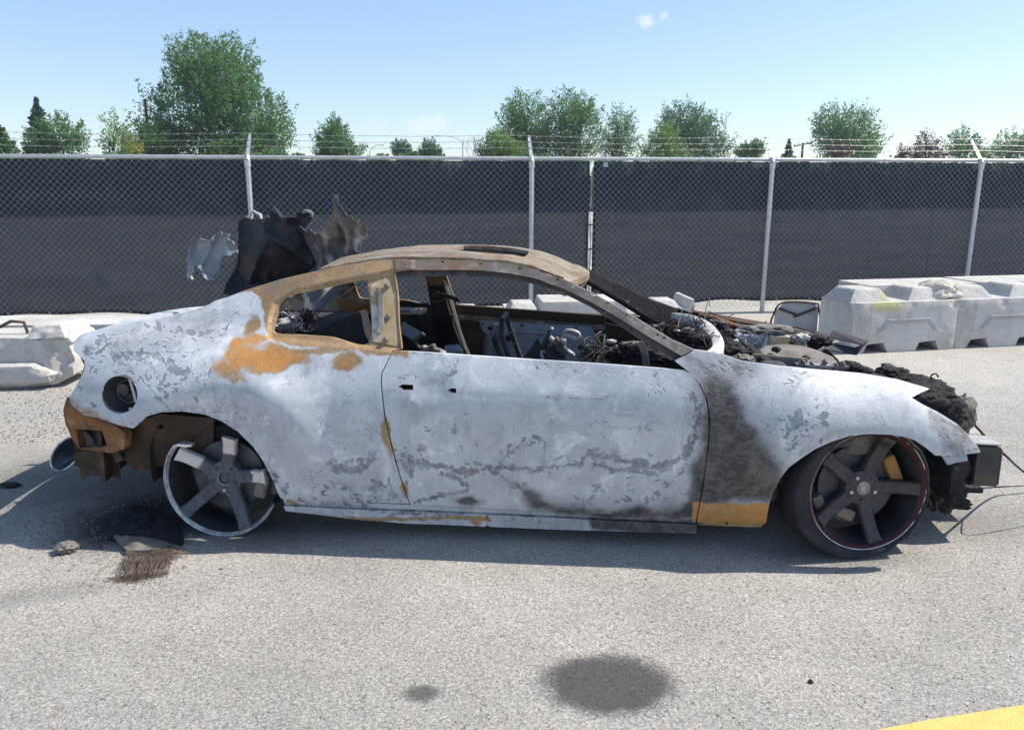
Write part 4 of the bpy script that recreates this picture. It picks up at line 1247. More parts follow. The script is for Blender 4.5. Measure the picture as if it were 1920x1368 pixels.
SPEC = [
    # quarter panel: C-pillar and window surround
    ('ochre', 'poly', [(380, 571), (461, 538), (527, 517), (620, 495), (760, 478), (765, 670), (700, 664), (588, 650), (500, 642), (497, 600), (490, 560), (470, 548), (430, 552)], 7, 1.0),
    ('rust', 'poly', [(595, 512), (700, 490), (738, 488), (738, 505), (640, 522), (560, 545)], 14, .35),
    ('rust', 'blob', 450, 660, 38, 28, .95), ('rust', 'blob', 522, 672, 56, 20, .86), ('rust', 'blob', 420, 682, 20, 24, .62), ('rust', 'blob', 480, 642, 40, 12, .68),
    ('ochre', 'blob', 430, 695, 30, 20, .8), ('ochre', 'blob', 655, 681, 28, 20, 1.0), ('ochre', 'blob', 520, 676, 80, 20, .85), ('ochre', 'blob', 474, 612, 18, 20, .95), ('rust', 'blob', 655, 684, 20, 14, .65),
    ('ochre', 'blob', 600, 656, 130, 9, .75), ('ochre', 'blob', 690, 655, 45, 8, .8),
    ('soot', 'blob', 385, 610, 30, 30, .5), ('soot', 'blob', 340, 615, 24, 14, .35),
    ('flake', 'blob', 380, 618, 40, 18, .55), ('flake', 'blob', 420, 590, 55, 30, .25),
    ('flake', 'stroke', [(195, 655), (240, 625), (275, 605)], 16, .5), ('flake', 'stroke', [(250, 662), (330, 640), (370, 640)], 14, .45),
    ('flake', 'stroke', [(170, 650), (260, 662), (330, 670)], 12, .55), ('soot', 'poly', [(180, 640), (250, 610), (400, 590), (430, 620), (330, 640), (220, 660)], 20, .30),
    ('flake', 'blob', 350, 705, 70, 34, .50), ('flake', 'blob', 250, 690, 70, 16, .42), ('flake', 'blob', 390, 725, 40, 18, .45),
    ('flake', 'stroke', [(240, 795), (330, 768), (420, 780), (470, 830), (505, 900)], 16, .5),
    ('char', 'blob', 140, 765, 26, 22, .42), ('ochre', 'poly', [(118, 735), (165, 765), (220, 792), (240, 800), (235, 812), (120, 790)], 9, .62), ('soot', 'blob', 180, 720, 40, 40, .25), ('flake', 'blob', 165, 715, 26, 40, .3),
    ('char', 'stroke', [(150, 775), (250, 806), (300, 776)], 5, .45),
    ('ochre', 'blob', 728, 815, 10, 44, .85, -14), ('ochre', 'blob', 760, 925, 12, 16, .8), ('ochre', 'blob', 545, 945, 12, 6, .7),
    ('flake', 'stroke', z5((-110, 690), (0, 690), (60, 680), (110, 600)), 13, .75), ('flake', 'stroke', z5((-150, 800), (-60, 760), (10, 830), (130, 840)), 12, .5),
    ('flake', 'stroke', z5((90, 780), (190, 775), (200, 830)), 12, .65), ('flake', 'blob', 600, 890, 60, 36, .35), ('flake', 'blob', 620, 760, 100, 60, .16),
    ('soot', 'blob', 690, 880, 34, 26, .3), ('flake', 'stroke', z5((-200, 850), (0, 840), (80, 850)), 10, .5), ('flake', 'blob', 510, 905, 24, 34, .5),
    # door
    ('flake', 'stroke', z5((360, 665), (500, 690), (560, 705), (640, 690), (740, 680), (800, 690), (900, 690)), 8.5, .95),
    ('flake', 'stroke', z5((740, 660), (790, 600), (860, 565), (930, 535), (980, 570)), 6.5, .75),
    ('flake', 'stroke', z5((920, 690), (1040, 675), (1150, 665), (1160, 620)), 5.5, .75),
    ('flake', 'stroke', z5((1190, 670), (1260, 680), (1350, 695), (1450, 710), (1530, 715)), 6.5, .85),
    ('flake', 'stroke', z5((1200, 620), (1300, 630), (1400, 655), (1480, 680), (1600, 660), (1680, 620), (1715, 520), (1735, 400), (1700, 310)), 9, .95),
    ('flake', 'blob', *z5((265, 650))[0], 16, 22, .8), ('flake', 'stroke', z5((430, 705), (520, 740), (575, 770), (570, 800), (480, 815), (390, 840), (310, 860)), 4.5, .95),
    ('flake', 'stroke', z5((730, 705), (790, 770), (870, 760)), 9, .55), ('flake', 'stroke', z5((1230, 780), (1180, 850), (1050, 880)), 9, .65),
    ('flake', 'stroke', z5((1330, 855), (1450, 850), (1570, 830)), 9, .55), ('flake', 'stroke', z5((470, 240), (515, 195), (525, 145)), 4, .75),
    ('flake', 'stroke', z5((240, 235), (300, 215), (330, 240)), 6, .6), ('flake', 'stroke', z5((900, 170), (1000, 175), (1130, 190), (1300, 215)), 9, .4),
    ('flake', 'stroke', z5((1380, 490), (1480, 485), (1500, 430)), 4, .6), ('flake', 'stroke', z5((340, 490), (390, 490)), 9, .5), ('flake', 'blob', *z5((515, 495))[0], 8, 8, .7),
    ('flake', 'stroke', z5((1040, 230), (1160, 225), (1240, 250)), 8, .35), ('flake', 'blob', *z5((1520, 280))[0], 26, 36, .42), ('flake', 'stroke', z5((1560, 780), (1650, 700), (1690, 620)), 9, .6),
    ('flake', 'blob', *z5((1300, 770))[0], 80, 40, .24), ('flake', 'blob', *z5((1100, 620))[0], 70, 26, .26), ('flake', 'blob', *z5((540, 600))[0], 40, 20, .28),
    ('soot', 'blob', *z5((330, 390))[0], 40, 22, .35), ('soot', 'blob', *z5((690, 760))[0], 48, 24, .30), ('soot', 'blob', *z5((390, 250))[0], 26, 10, .45), ('soot', 'blob', *z5((345, 598))[0], 9, 7, .7),
    ('soot', 'blob', *z5((880, 420))[0], 80, 30, .22), ('soot', 'stroke', z5((540, 310), (900, 330), (1250, 345), (1320, 325)), 9, .28), ('soot', 'blob', *z5((640, 470))[0], 70, 40, .15),
    ('char', 'poly', z5((830, 790), (890, 800), (930, 850), (1040, 885), (1130, 880), (1300, 905), (1440, 880), (1560, 905), (1660, 870), (1700, 790), (1690, 700), (1740, 600), (1800, 600), (1790, 960), (1200, 940), (980, 905), (880, 900)), 18, 1.0),
    ('char', 'blob', *z5((572, 845))[0], 20, 8.5, .9), ('soot', 'blob', *z5((575, 845))[0], 34, 14, .8), ('ochre', 'blob', *z5((590, 700))[0], 22, 8, .42),
    ('soot', 'poly', z5((1680, 320), (1780, 340), (1800, 640), (1680, 700), (1720, 560), (1735, 420)), 12, .7),
    ('soot', 'poly', z5((820, 760), (1000, 840), (1300, 870), (1650, 830), (1720, 640), (1800, 640), (1790, 960), (900, 920)), 22, .55),
    # sill
    ('char', 'poly', z5((1180, 930), (1760, 945), (1760, 1030), (1200, 1000)), 10, .9), ('soot', 'poly', z5((660, 900), (1900, 940), (1900, 1040), (760, 990)), 22, .45),
    ('ochre', 'stroke', z5((-200, 930), (300, 945), (600, 930), (690, 945)), 8, .72), ('flake', 'stroke', z5((-300, 870), (60, 870), (200, 915), (430, 915), (600, 925)), 6, .8),
    ('rust', 'blob', *z5((640, 945))[0], 14, 8, .7), ('flake', 'stroke', z5((700, 920), (900, 925), (1150, 930)), 6, .5), ('ochre', 'blob', 1370, 985, 70, 12, .9),
    # fender
    ('char', 'poly', [(1322, 720), (1338, 700), (1372, 722), (1385, 760), (1392, 785), (1412, 800), (1440, 850), (1462, 880), (1452, 940), (1300, 945), (1318, 840)], 24, 1.0), ('char', 'blob', 1355, 860, 40, 70, .5), ('soot', 'poly', [(1300, 690), (1345, 690), (1390, 720), (1410, 780), (1440, 810), (1480, 880), (1470, 940), (1300, 945)], 26, .85),
    ('char', 'blob', 1350, 770, 26, 60, .62), ('soot', 'poly', [(1270, 660), (1340, 655), (1440, 680), (1400, 720), (1330, 760), (1300, 720)], 14, .72),
    ('char', 'stroke', [(1290, 670), (1330, 700), (1350, 720)], 16, .48), ('flake', 'blob', 1365, 705, 50, 34, .65),
    ('rust', 'poly', [(1300, 938), (1345, 941), (1400, 945), (1445, 941), (1440, 985), (1300, 976)], 2.5, .98), ('ochre', 'poly', [(1300, 951), (1400, 956), (1440, 962), (1440, 985), (1300, 976)], 3, .9), ('-char', 'poly', [(1300, 940), (1345, 943), (1400, 947), (1445, 943), (1440, 985), (1300, 976)], 3, 1.0),
    ('flake', 'blob', 1490, 815, 28, 40, .75, 25), ('flake', 'blob', 1440, 800, 30, 26, .5), ('soot', 'stroke', [(1470, 690), (1500, 712), (1480, 745)], 6, .4),
    ('flake', 'stroke', [(1475, 745), (1495, 715), (1515, 705)], 4, .7), ('flake', 'blob', 1620, 775, 26, 10, .5), ('soot', 'stroke', [(1500, 850), (1560, 812), (1640, 800), (1710, 812)], 12, .42),
    ('soot', 'poly', [(1738, 765), (1765, 776), (1800, 800), (1845, 850), (1785, 856), (1775, 835), (1748, 800)], 7, .95), ('char', 'stroke', [(1745, 772), (1790, 800), (1838, 842)], 9, .42), ('flake', 'blob', 1790, 815, 22, 22, .6),
    ('soot', 'stroke', [(1400, 683), (1460, 690), (1520, 700)], 10, .35),
]
def z4(*p): return [(x / 5.7, 560 + y / 5.7) for x, y in p]
def z1(*p): return [(60 + x / 2.488, 560 + y / 2.488) for x, y in p]
def zf(*p): return [(1250 + x / 2.443, 520 + y / 2.443) for x, y in p]
# lifted flakes: (path, spread, chips per 100 px, length, width, strength)
CHIPS = [
    (z5((360, 665), (500, 690), (560, 705), (640, 690), (740, 680)), 5, 60, 6, 2.6, 1.0), (z5((740, 680), (800, 690), (900, 690)), 3, 45, 5, 2, .9),
    (z5((740, 660), (790, 600), (860, 565), (930, 535), (980, 570)), 4.5, 50, 4.6, 2.2, .95), (z5((920, 690), (1040, 675), (1150, 665), (1160, 620)), 2.5, 50, 5, 1.8, .95),
    (z5((1190, 670), (1260, 680), (1350, 695), (1450, 710), (1530, 715)), 3, 55, 5, 2.2, 1.0), (z5((1200, 620), (1300, 630), (1400, 655), (1480, 680)), 4, 60, 6.5, 2.6, 1.0),
    (z5((1480, 680), (1600, 660), (1680, 620), (1715, 520), (1735, 400), (1700, 310)), 5.5, 55, 5, 2.6, 1.0), (z5((235, 610), (290, 640), (350, 645), (260, 680), (300, 720)), 8, 60, 4.2, 2.6, .95),
    (z5((430, 705), (520, 740), (575, 770), (570, 800), (480, 815), (390, 840), (310, 860)), 2.2, 70, 4, 1.8, 1.0), (z5((730, 705), (790, 770), (870, 760)), 6, 45, 6, 1.8, .8),
    (z5((1240, 770), (1200, 830), (1180, 860), (1050, 885)), 5, 50, 6, 1.8, .9), (z5((1330, 855), (1450, 850), (1570, 825)), 5, 45, 5, 2, .85), (z5((1560, 780), (1650, 700), (1690, 620)), 4, 40, 5, 2, .8),
    (z5((470, 240), (515, 195), (525, 145)), 2.5, 50, 3.6, 1.8, .8), (z5((235, 235), (300, 212), (330, 240)), 4, 50, 3.4, 1.6, .8), (z5((1380, 490), (1480, 485), (1500, 430)), 3, 40, 4.5, 1.4, .8),
    (z5((900, 170), (1000, 175), (1130, 190)), 5, 28, 6, 1.6, .7), (z5((1110, 185), (1300, 215), (1400, 235)), 7, 30, 5, 1.6, .7), (z5((1500, 230), (1530, 290), (1520, 330)), 8, 45, 5, 2, .75), (z5((340, 490), (395, 490)), 6, 60, 4.5, 1.8, .8), (z5((505, 485), (525, 505)), 4, 120, 4, 2, .85),
    (z5((1000, 620), (1110, 630), (1130, 590)), 6, 35, 6.5, 1.6, .75), (z5((1080, 770), (1300, 765), (1560, 790)), 14, 22, 5.5, 1.5, .75), (z5((850, 480), (1060, 500), (1290, 470)), 16, 12, 5, 1.2, .65), (z5((500, 580), (620, 610)), 12, 22, 5, 1.3, .65),
    (z5((1180, 600), (1240, 615)), 4, 60, 5, 2, .9), (z5((690, 330), (1250, 340)), 30, 5, 4, 1.2, .55),
    # quarter panel
    (z5((-110, 690), (0, 690), (60, 680), (110, 600)), 7, 75, 6, 2.8, 1.0), (z5((-190, 830), (-120, 770), (-60, 760)), 8, 40, 5.5, 2.2, .85), (z5((0, 830), (60, 835), (140, 840)), 5, 45, 5.5, 2.2, .9), (z5((90, 780), (190, 775), (200, 830), (260, 820)), 5, 55, 6, 2.2, .95),
    (z5((-300, 620), (-180, 590), (-60, 560), (60, 530)), 22, 14, 5, 1.3, .6), (z5((-160, 330), (0, 350), (120, 420)), 40, 9, 4, 1.1, .55), (z5((-20, 900), (80, 860)), 5, 60, 4.5, 2, .8),
    (z4((1000, 585), (1250, 600), (1500, 605), (1680, 615), (1740, 650)), 4, 70, 6, 1.8, 1.0), (z4((1240, 640), (1520, 660)), 5, 70, 5, 2, .9), (z4((900, 560), (1060, 520), (1180, 440)), 7, 60, 7, 2.4, .9), (z4((1600, 555), (1800, 530)), 8, 50, 6, 2, .8), (z4((880, 780), (1000, 760), (1060, 710)), 9, 40, 5, 2, .8),
    (z1((500, 330), (600, 330), (740, 350)), 16, 60, 6, 2.4, .9), (z1((560, 345), (620, 440), (700, 470)), 12, 60, 6.5, 2.4, .95), (z1((640, 310), (760, 370)), 8, 60, 6.5, 2.6, 1.0), (z1((500, 600), (600, 545), (700, 540), (800, 555), (900, 600), (1000, 680), (1080, 790)), 4.5, 55, 4.5, 1.7, .85),
    (z1((1120, 850), (1180, 880), (1210, 910)), 9, 80, 4.5, 2.6, .95), (z1((880, 470), (960, 540), (1020, 640)), 6, 40, 4, 1.6, .7), (z1((250, 330), (420, 340), (540, 350)), 9, 30, 4.5, 1.8, .75), (z1((220, 420), (300, 470), (240, 520)), 12, 30, 4.5, 1.8, .7), (z1((560, 110), (760, 160), (900, 170)), 12, 40, 6, 2.6, .8), (z1((840, 60), (1040, 40), (1060, 120)), 16, 26, 4, 1.2, .6),
    (z5((-310, 862), (-200, 868), (60, 872)), 4, 34, 5, 1.5, .8), (z5((60, 918), (250, 915), (430, 915), (600, 925)), 3.5, 50, 5.5, 1.5, .95), (z5((700, 920), (900, 925), (1150, 930)), 4, 34, 5, 1.5, .75),
    # wing
    (zf((560, 760), (590, 700), (640, 660), (690, 620)), 15, 75, 6, 3, 1.0), (zf((440, 680), (520, 650)), 10, 34, 6, 2, .75), (zf((540, 500), (590, 460), (640, 440)), 4, 50, 6, 1.3, .8), (zf((600, 480), (560, 520)), 3, 50, 5, 1.2, .7), (zf((880, 630), (950, 640)), 9, 40, 3.4, 1.4, .7),
    (zf((150, 400), (300, 420), (420, 400)), 10, 40, 6, 2, .8), (zf((120, 540), (150, 640), (140, 760)), 9, 40, 5, 2.2, .8), (zf((1210, 640), (1300, 700), (1400, 790)), 10, 40, 5, 2, .75), (zf((480, 760), (520, 840), (470, 900)), 12, 40, 5, 2, .8), (zf((700, 560), (900, 580), (1100, 640)), 28, 8, 5, 1.2, .5),
]
# long thin cracks and drag marks
SCORES = [z4((950, 605), (1000, 550), (1060, 490)), z4((1090, 580), (1130, 520), (1190, 470)), z4((1150, 565), (1220, 500), (1330, 410)), z4((1340, 590), (1430, 510), (1580, 430)), z4((1350, 490), (1430, 410), (1520, 405), (1580, 360)), z4((1440, 590), (1560, 520), (1680, 450)), z4((940, 630), (1100, 640), (1240, 650)), z4((1100, 440), (1240, 370), (1420, 330)),
          z1((770, 170), (900, 140), (960, 60)), z1((300, 300), (480, 240), (640, 200)), z1((360, 320), (560, 260), (800, 240)), z1((500, 370), (560, 430), (640, 520)), zf((570, 490), (600, 450), (640, 430)), zf((230, 330), (290, 400), (350, 420)), zf((160, 420), (240, 400), (300, 420)),
          z5((950, 340), (1200, 345), (1320, 320)), z5((1160, 480), (1290, 460)), z5((1150, 620), (1160, 680)), z5((560, 430), (630, 425)), z5((1240, 780), (1290, 850)), z5((940, 690), (1030, 750), (1100, 740)), z5((740, 600), (740, 680))]
def chip_paint(px):
    v = np.zeros(len(px)); rg = np.random.default_rng(99)
    lo, hi = px.min(0) - 12, px.max(0) + 12
    nx = px + np.stack((fbm(px[:, 0] / 5, px[:, 1] / 5, 41, 3) - .5, fbm(px[:, 0] / 5, px[:, 1] / 5, 42, 3) - .5), 1) * 5.5
    order = np.argsort(nx[:, 0]); xs = nx[order, 0]
    def stamp(cx, cy, a, b, an, amt):
        r = max(a, b) * 1.3
        i0, i1 = np.searchsorted(xs, (cx - r, cx + r))
        if i1 <= i0: return
        k = order[i0:i1]; dx, dy = nx[k, 0] - cx, nx[k, 1] - cy
        X, Y = dx * math.cos(an) + dy * math.sin(an), -dx * math.sin(an) + dy * math.cos(an)
        v[k] = np.maximum(v[k], amt * sstep(1.25, .55, np.sqrt((X / a) ** 2 + (Y / b) ** 2)))
    for path, spread, per, a, b, amt in CHIPS:
        P = densify(path, 1.5, False); L = len(P) * 1.5
        for _ in range(int(L / 100 * per * .62)):
            i = rg.integers(len(P)); t = P[min(i + 2, len(P) - 1)] - P[max(i - 2, 0)]
            an = math.atan2(t[1], t[0]) + rg.normal(0, .55)
            cx, cy = P[i] + rg.normal(0, spread, 2); k = rg.lognormal(0, .42)
            if lo[0] < cx < hi[0] and lo[1] < cy < hi[1]: stamp(cx, cy, a * k * .82, b * k * .82 * rg.uniform(.8, 1.3), an, amt * rg.uniform(.75, 1.1))
    wv = px + np.stack((fbm(px[:, 0] / 18, px[:, 1] / 18, 51, 3) - .5, fbm(px[:, 0] / 18, px[:, 1] / 18, 52, 3) - .5), 1) * 16
    for path in SCORES:
        q = np.array(path)
        if q[:, 0].max() < lo[0] or q[:, 0].min() > hi[0]: continue
        v[:] = np.maximum(v, (.35 + .5 * vnoise(px[:, 0] / 9, px[:, 1] / 9, 7)) * sstep(2.2, .5, segdist(path, wv, False)))
    return v
_base_paint = painter(SPEC)
def PAINT(px):
    out = _base_paint(px); out['chip'] = chip_paint(px); return out

car = empty('burnt_car', CAR_O, CAR_YAW)
car.rotation_euler = (CAR_ROLL, 0, CAR_YAW)
tag(car, 'burnt out two door car shell with ashen white flank, rusty roof and bare rims', 'car')

QTOP = [(138, 644), (145.6, 633), (158, 625), (193, 615), (263, 603), (316, 594), (369, 579), (396, 569), (461, 543.5), (527, 523), (588, 509), (642, 497.5), (697, 489), (737, 485.5)]
QUARTER = [(737, 485.5), (738, 500), (740.5, 518), (744.5, 548), (747.5, 613), (753, 655.5), (735.5, 657.5), (714, 700.6), (713.3, 721), (719.5, 777.5), (732.5, 834), (747.5, 890), (767, 943.5),
           (660, 940.6), (541, 936.5), (526, 934), (521.5, 926), (510, 897.6), (494, 865.5), (474, 837), (446, 809), (414, 789), (382, 777), (341, 771), (301, 773), (273, 781), (261, 793), (249, 803), (221, 797), (181, 783), (158, 779),
           (131, 757), (130, 745), (146, 717), (157.7, 692.6), (158.5, 676.6), (138, 656.5)] + QTOP[:-1]
WIN = [(512, 627), (510, 612), (515, 592), (521, 573), (540, 556.5), (588, 545.5), (648, 532), (680, 527), (687, 535), (689, 643), (615, 634), (561, 630)]
RECESS = [(502, 630), (506, 592), (515, 570), (548, 548), (600, 536), (724, 512), (736, 509), (743, 548), (746, 613), (751, 655), (735, 656), (588, 643), (506, 637)]
FUEL = [(224 + 33.5 * math.cos(t), 740.5 + 35 * math.sin(t)) for t in np.linspace(0, 2 * math.pi, 40, endpoint=False)]
def px_ell(cx, cy, rx, ry, n=10): return [(cx + rx * math.cos(t), cy + ry * math.sin(t)) for t in np.linspace(0, 2 * math.pi, n, endpoint=False)]
side_panel('quarter_panel', QUARTER, [smooth_poly(WIN, 5), FUEL], M['paint'], car, PAINT, insets=((RECESS, .022, 7),), mirror=True, far_paint=True)
DOOR = [(737, 657.8), (716.3, 700.6), (715.7, 721), (722, 777.5), (735, 834), (750.2, 890), (769.7, 945), (885, 952), (971, 955.6), (1110, 963), (1222, 969), (1305, 972.3), (1313, 931), (1321, 882), (1326.3, 845), (1329, 800), (1327.8, 770), (1322.7, 744), (1311, 721), (1296, 700.6), (1288.5, 697.5), (1279, 694.5), (1147.5, 684), (1020, 676), (885, 667), (810, 662)]
H1 = [(747.5, 723), (752, 723), (752, 720.5), (774, 721.5), (774.4, 732), (754, 732), (752, 728.5), (747.5, 727.5)]
H2 = [(838, 731), (843, 730), (843.5, 728), (855.4, 728), (855.4, 737.2), (844.5, 737.2), (843.5, 734), (838, 733.5)]
side_panel('door', DOOR, [H1, H2], M['paint'], car, PAINT, mirror=True, far_mat=M['rust_dark'],
           insets=(([(785, 720), (800, 708), (825, 709), (838, 722), (840, 745), (822, 756), (795, 752), (782, 738)], .009, 30),))
FENDER = [(1265.5, 676.8), (1289.5, 664.5), (1303, 656.3), (1323.7, 659), (1356, 665), (1393, 677.6), (1454.7, 685.8), (1536.5, 694), (1618, 701), (1684, 712), (1743, 729),
          (1726, 736), (1709, 745), (1733, 759.5), (1761.7, 774), (1794, 794), (1819, 817), (1833, 836), (1839, 847.5), (1823, 850), (1784, 853.6), (1753.7, 853.6), (1737, 839.5), (1716, 825.5), (1697.5, 818.5), (1667, 814), (1629.7, 813), (1592, 816.5), (1557, 828), (1527, 842), (1503, 858), (1479, 876), (1463, 896.6), (1450.6, 921), (1442, 945.7), (1436, 980.5),
          (1307.5, 972.3), (1318.5, 913), (1329, 839), (1332, 786), (1327, 749), (1313, 720.6), (1291, 696.5)]
side_panel('front_fender', FENDER, [], M['paint'], car, PAINT, mirror=True, far_mat=M['rust_dark'])
SILL_U = [(527.5, 936), (541, 938.5), (660, 942.8), (772, 947.5), (885, 954.5), (971, 958), (1110, 965.4), (1222, 971.3), (1306, 974.6), (1306, 982), (1110, 973), (970, 966), (772, 957), (660, 953), (532, 947)]
SILL_L = [(532, 948), (660, 954), (772, 958), (970, 967), (1110, 974), (1306, 983), (1305, 999), (1035, 992), (772, 980.5), (660, 972), (536, 957)]
side_panel('sill', SILL_U, [], M['paint'], car, PAINT, off=.012, mirror=True, far_mat=M['dark_steel'])
side_panel('side_skirt', SILL_L, [], M['paint'], car, PAINT, off=-.004, hem=.05, mirror=True, far_mat=M['dark_steel'],
           insets=(([(911, 950), (914, 950), (914, 1000), (911, 1000)], .02, 3),))
LOWB = [(1308, 976), (1436, 983), (1428, 991.5), (1380, 990), (1310, 987)]
side_panel('fender_flange', LOWB, [px_ell(1365, 984, 2.2, 2.2, 8)], M['paint'], car, PAINT, off=.02, hem=.03)
# cabin frame: roof rail and windscreen pillar
RU = [(738.5, 485.5), (778, 486.5), (886, 487.5), (900, 489), (952, 493.5), (1004, 505), (1056, 523), (1108, 549), (1160, 577), (1212.5, 609), (1264.6, 640.5), (1302, 657)]
RL = [(1264.6, 675.7), (1212, 645.7), (1160, 612), (1108, 577.5), (1056, 552), (1004, 535), (952, 523.5), (913, 520.5), (832, 518.5), (770, 520), (742, 521)]
MID = [(740, 510), (770, 506), (859, 506), (904, 507), (952, 512), (1004, 522), (1056, 541), (1108, 566), (1160, 596), (1212, 628.5), (1277, 665)]
rail_holes = [px_ell(759, 493, 5.5, 5, 12)] + [px_ell(x, y, 3, 2.2, 8) for x, y in ((830, 491.2), (900.5, 494.5), (975, 503), (1046, 523.5), (1113.5, 555.5), (1173.5, 590), (1233, 627.5), (1245, 633.5))]
FRAME = RU + [(1266, 676.5)] + RL[1:]
def steel_paint(px):
    return {'ash': np.zeros(len(px))}
def make_frame_mat():
    t = NT('burnt_pillar_steel'); v = t.coord()
    x = t.sep(v)[0]
    n1 = t.noise(v, 6, 7, .66, .3); n2 = t.noise(v, 22, 6, .7); n3 = t.noise(t.mapping(v, (3, 3, 14)), 3, 5, .65)
    col = t.mix(t.ramp(n1, .34, .66), (.20, .18, .165), (.10, .088, .08))
    col = t.mix(t.ramp(n2, .5, .66, 0, .7), col, (.34, .32, .29))
    col = t.mix(t.ramp(n3, .56, .68, 0, .7), col, (.21, .125, .075))
    col = t.mix(t.math('MULTIPLY', t.ramp(x, -.5, .1, .7, .0), t.ramp(n1, .35, .6)), col, (.27, .165, .09))
    col = t.mix(t.math('MULTIPLY', t.ramp(x, .65, .95), t.ramp(n2, .35, .6)), col, (.47, .49, .50))
    return t.done(t.bsdf(col, t.ramp(n2, .3, .7, .38, .6), .25, t.bump(n2, .25, .004), .4))
M['frame'] = make_frame_mat()
M['flange'] = grain('shaded_seal_flange', (.085, .08, .082), (.15, .14, .135), 8, .5, .25, (.26, .25, .24), (.58, .7), 6, .25)  # darker base puts the shade below the rail's step into the colour
UPPER = RU + [(1277, 667)] + MID[-2::-1] + [(738.5, 500)]
LOWER = MID[:-1] + [(1277, 667), (1266, 676)] + RL[1:]
side_panel('window_frame', UPPER, rail_holes, M['frame'], car, steel_paint, res=.008, insets=(([(738, 485), (776, 486), (776, 504), (740, 508)], -.006, 3),), hem=.05, mirror=True, far_mat=M['soot'])
fl_holes = [px_ell(x, y, 2.2, 1.7, 8) for x, y in ((808, 512), (845, 512), (877, 513), (912, 514.5), (1030, 539), (1135, 590), (1185, 621))]
side_panel('seal_flange', LOWER, fl_holes, M['flange'], car, steel_paint, res=.009, off=.040, hem=.04, mirror=True, far_mat=M['soot'])

def V_(p): return Vector((float(p[0]), float(p[1]), float(p[2])))
# plate inside the rear window post, with its studs
pl = MB()
post_plate = [(692, 535), (720, 522), (741, 520), (746, 560), (748, 640), (744, 651), (697, 641)]
pp = [on_side(x, y) for x, y in post_plate]
b = rough_prism([(p[0], p[2]) for p in pp], .012, .02, .003, .001, 4)
o = b.build('post_plate', M['tan_steel'], car)
me = o.data
yv = [near_side(v.co.x, v.co.z) + .016 + v.co.y for v in me.vertices]
for v, y in zip(me.vertices, yv): v.co.y = float(y)
m = MB(); q = [on_side(x, y) for x, y in ((707, 541), (714, 560), (714.5, 612), (708, 626))]
m.ribbon([V_(p) + Vector((0, .004, 0)) for p in q], (1, 0, 0), [.018, .026, .028, .016], .016); m.build('pillar_rib', M['ash'], o, bevel=.004)
for x, y in ((724, 537), (727, 594), (722, 637)):
    p = on_side(x, y); m = MB(); m.tube([V_(p) + Vector((0, .012, 0)), V_(p) + Vector((0, -.006, 0))], [.014, .010], 14); m.disc(V_(p) + Vector((0, -.0065, 0)), .004)
    m.build('stud', M['burnt_steel'], o, True)
p = on_side(759, 493); m = MB(); m.tube([V_(p) + Vector((0, .03, 0)), V_(p) + Vector((0, .004, 0))], [.013, .017], 14); m.build('anchor_bush', M['pale_steel'], car, True)

# roof: a crowned skin with the sunroof opening
def roof():
    near = [(600, 505), (642, 497), (697, 488.5), (737, 484.5), (778, 484), (830, 484), (886, 485), (952, 491), (1004, 502), (1040, 513), (1066, 522.5)]
    e = np.array([on_side(x, y) for x, y in near])
    u = e[:, 0]; zz = e[:, 2]; yy = e[:, 1]
    def edge(uu): return np.interp(uu, u, yy), np.interp(uu, u, zz)
    u0, u1 = u[0], u[-1]
    R = .014
    def bow(s): return .10 * (1 - s * s)                 # header bows forward in the middle
    # outline in (u, s) with s = -1..1 across
    W = .56
    out = [(u0, s * W) for s in np.linspace(1, -1, 30)] + [(uu, -W) for uu in np.linspace(u0, u1, 60)[1:]]
    out += [(u1 + bow(s), s * W) for s in np.linspace(-1, 1, 30)[1:]] + [(uu, W) for uu in np.linspace(u1, u0, 60)[1:-1]]
    hu0, hu1 = on_side(838, 484)[0], on_side(978, 496)[0]
    hole = smooth_poly([(hu0, -.33), (hu0 + .04, -.37), (hu1 - .04, -.37), (hu1, -.33), (hu1, -.06), (hu1 - .04, -.03), (hu0 + .04, -.03), (hu0, -.06)], .03)
    V, T = fill(np.array(out), [hole], .016)
    s = V[:, 1] / W
    ey, ez = edge(np.clip(V[:, 0], u0, u1))
    z = ez + .028 * (1 - np.abs(s) ** 2.2)
    front = np.clip((V[:, 0] - (u1 - .20)) / .3, 0, 1)
    z = z - .05 * front ** 2
    z = z + (fbm(V[:, 0] * 4, V[:, 1] * 4, 9, 4) - .5) * .016
    y = s * np.abs(ey)
    # rear edge drops to the parcel shelf
    V3 = np.stack((V[:, 0], y, z + .006), 1)
    o = finish_panel('roof', V3, T, M['roof'], car, {}, .028, (0, 0, -1))
    # header under the front edge, sunroof frame inside the hole
    m = MB()
    m.ribbon([(u1 + bow(s) - .05, s * .555, float(edge(u1)[1]) + .02 * (1 - s * s) - .055) for s in np.linspace(-1, 1, 14)], (1, 0, -.3), .09, .03)
    m.build('roof_header', M['burnt_steel'], car)
    m = MB()
    hc = [(a, b_, float(np.interp(a, u, zz)) + .028 * (1 - abs(b_ / W) ** 2.2) - .035) for a, b_ in hole]
    m.ribbon(hc + [hc[0], hc[1]], (0, 0, 1), .05, .006); m.build('sunroof_frame', M['dark_steel'], car)
    # roof rear rail
    m = MB(); m.ribbon([(u0 + .02, s * float(abs(edge(u0)[0])), float(edge(u0)[1]) + .028 * (1 - abs(s) ** 2.2) - .03) for s in np.linspace(-1, 1, 12)], (1, 0, .2), .08, .02); m.build('roof_rear_rail', M['rust_dark'], car)
    return u0, u1
ROOF_U = roof()
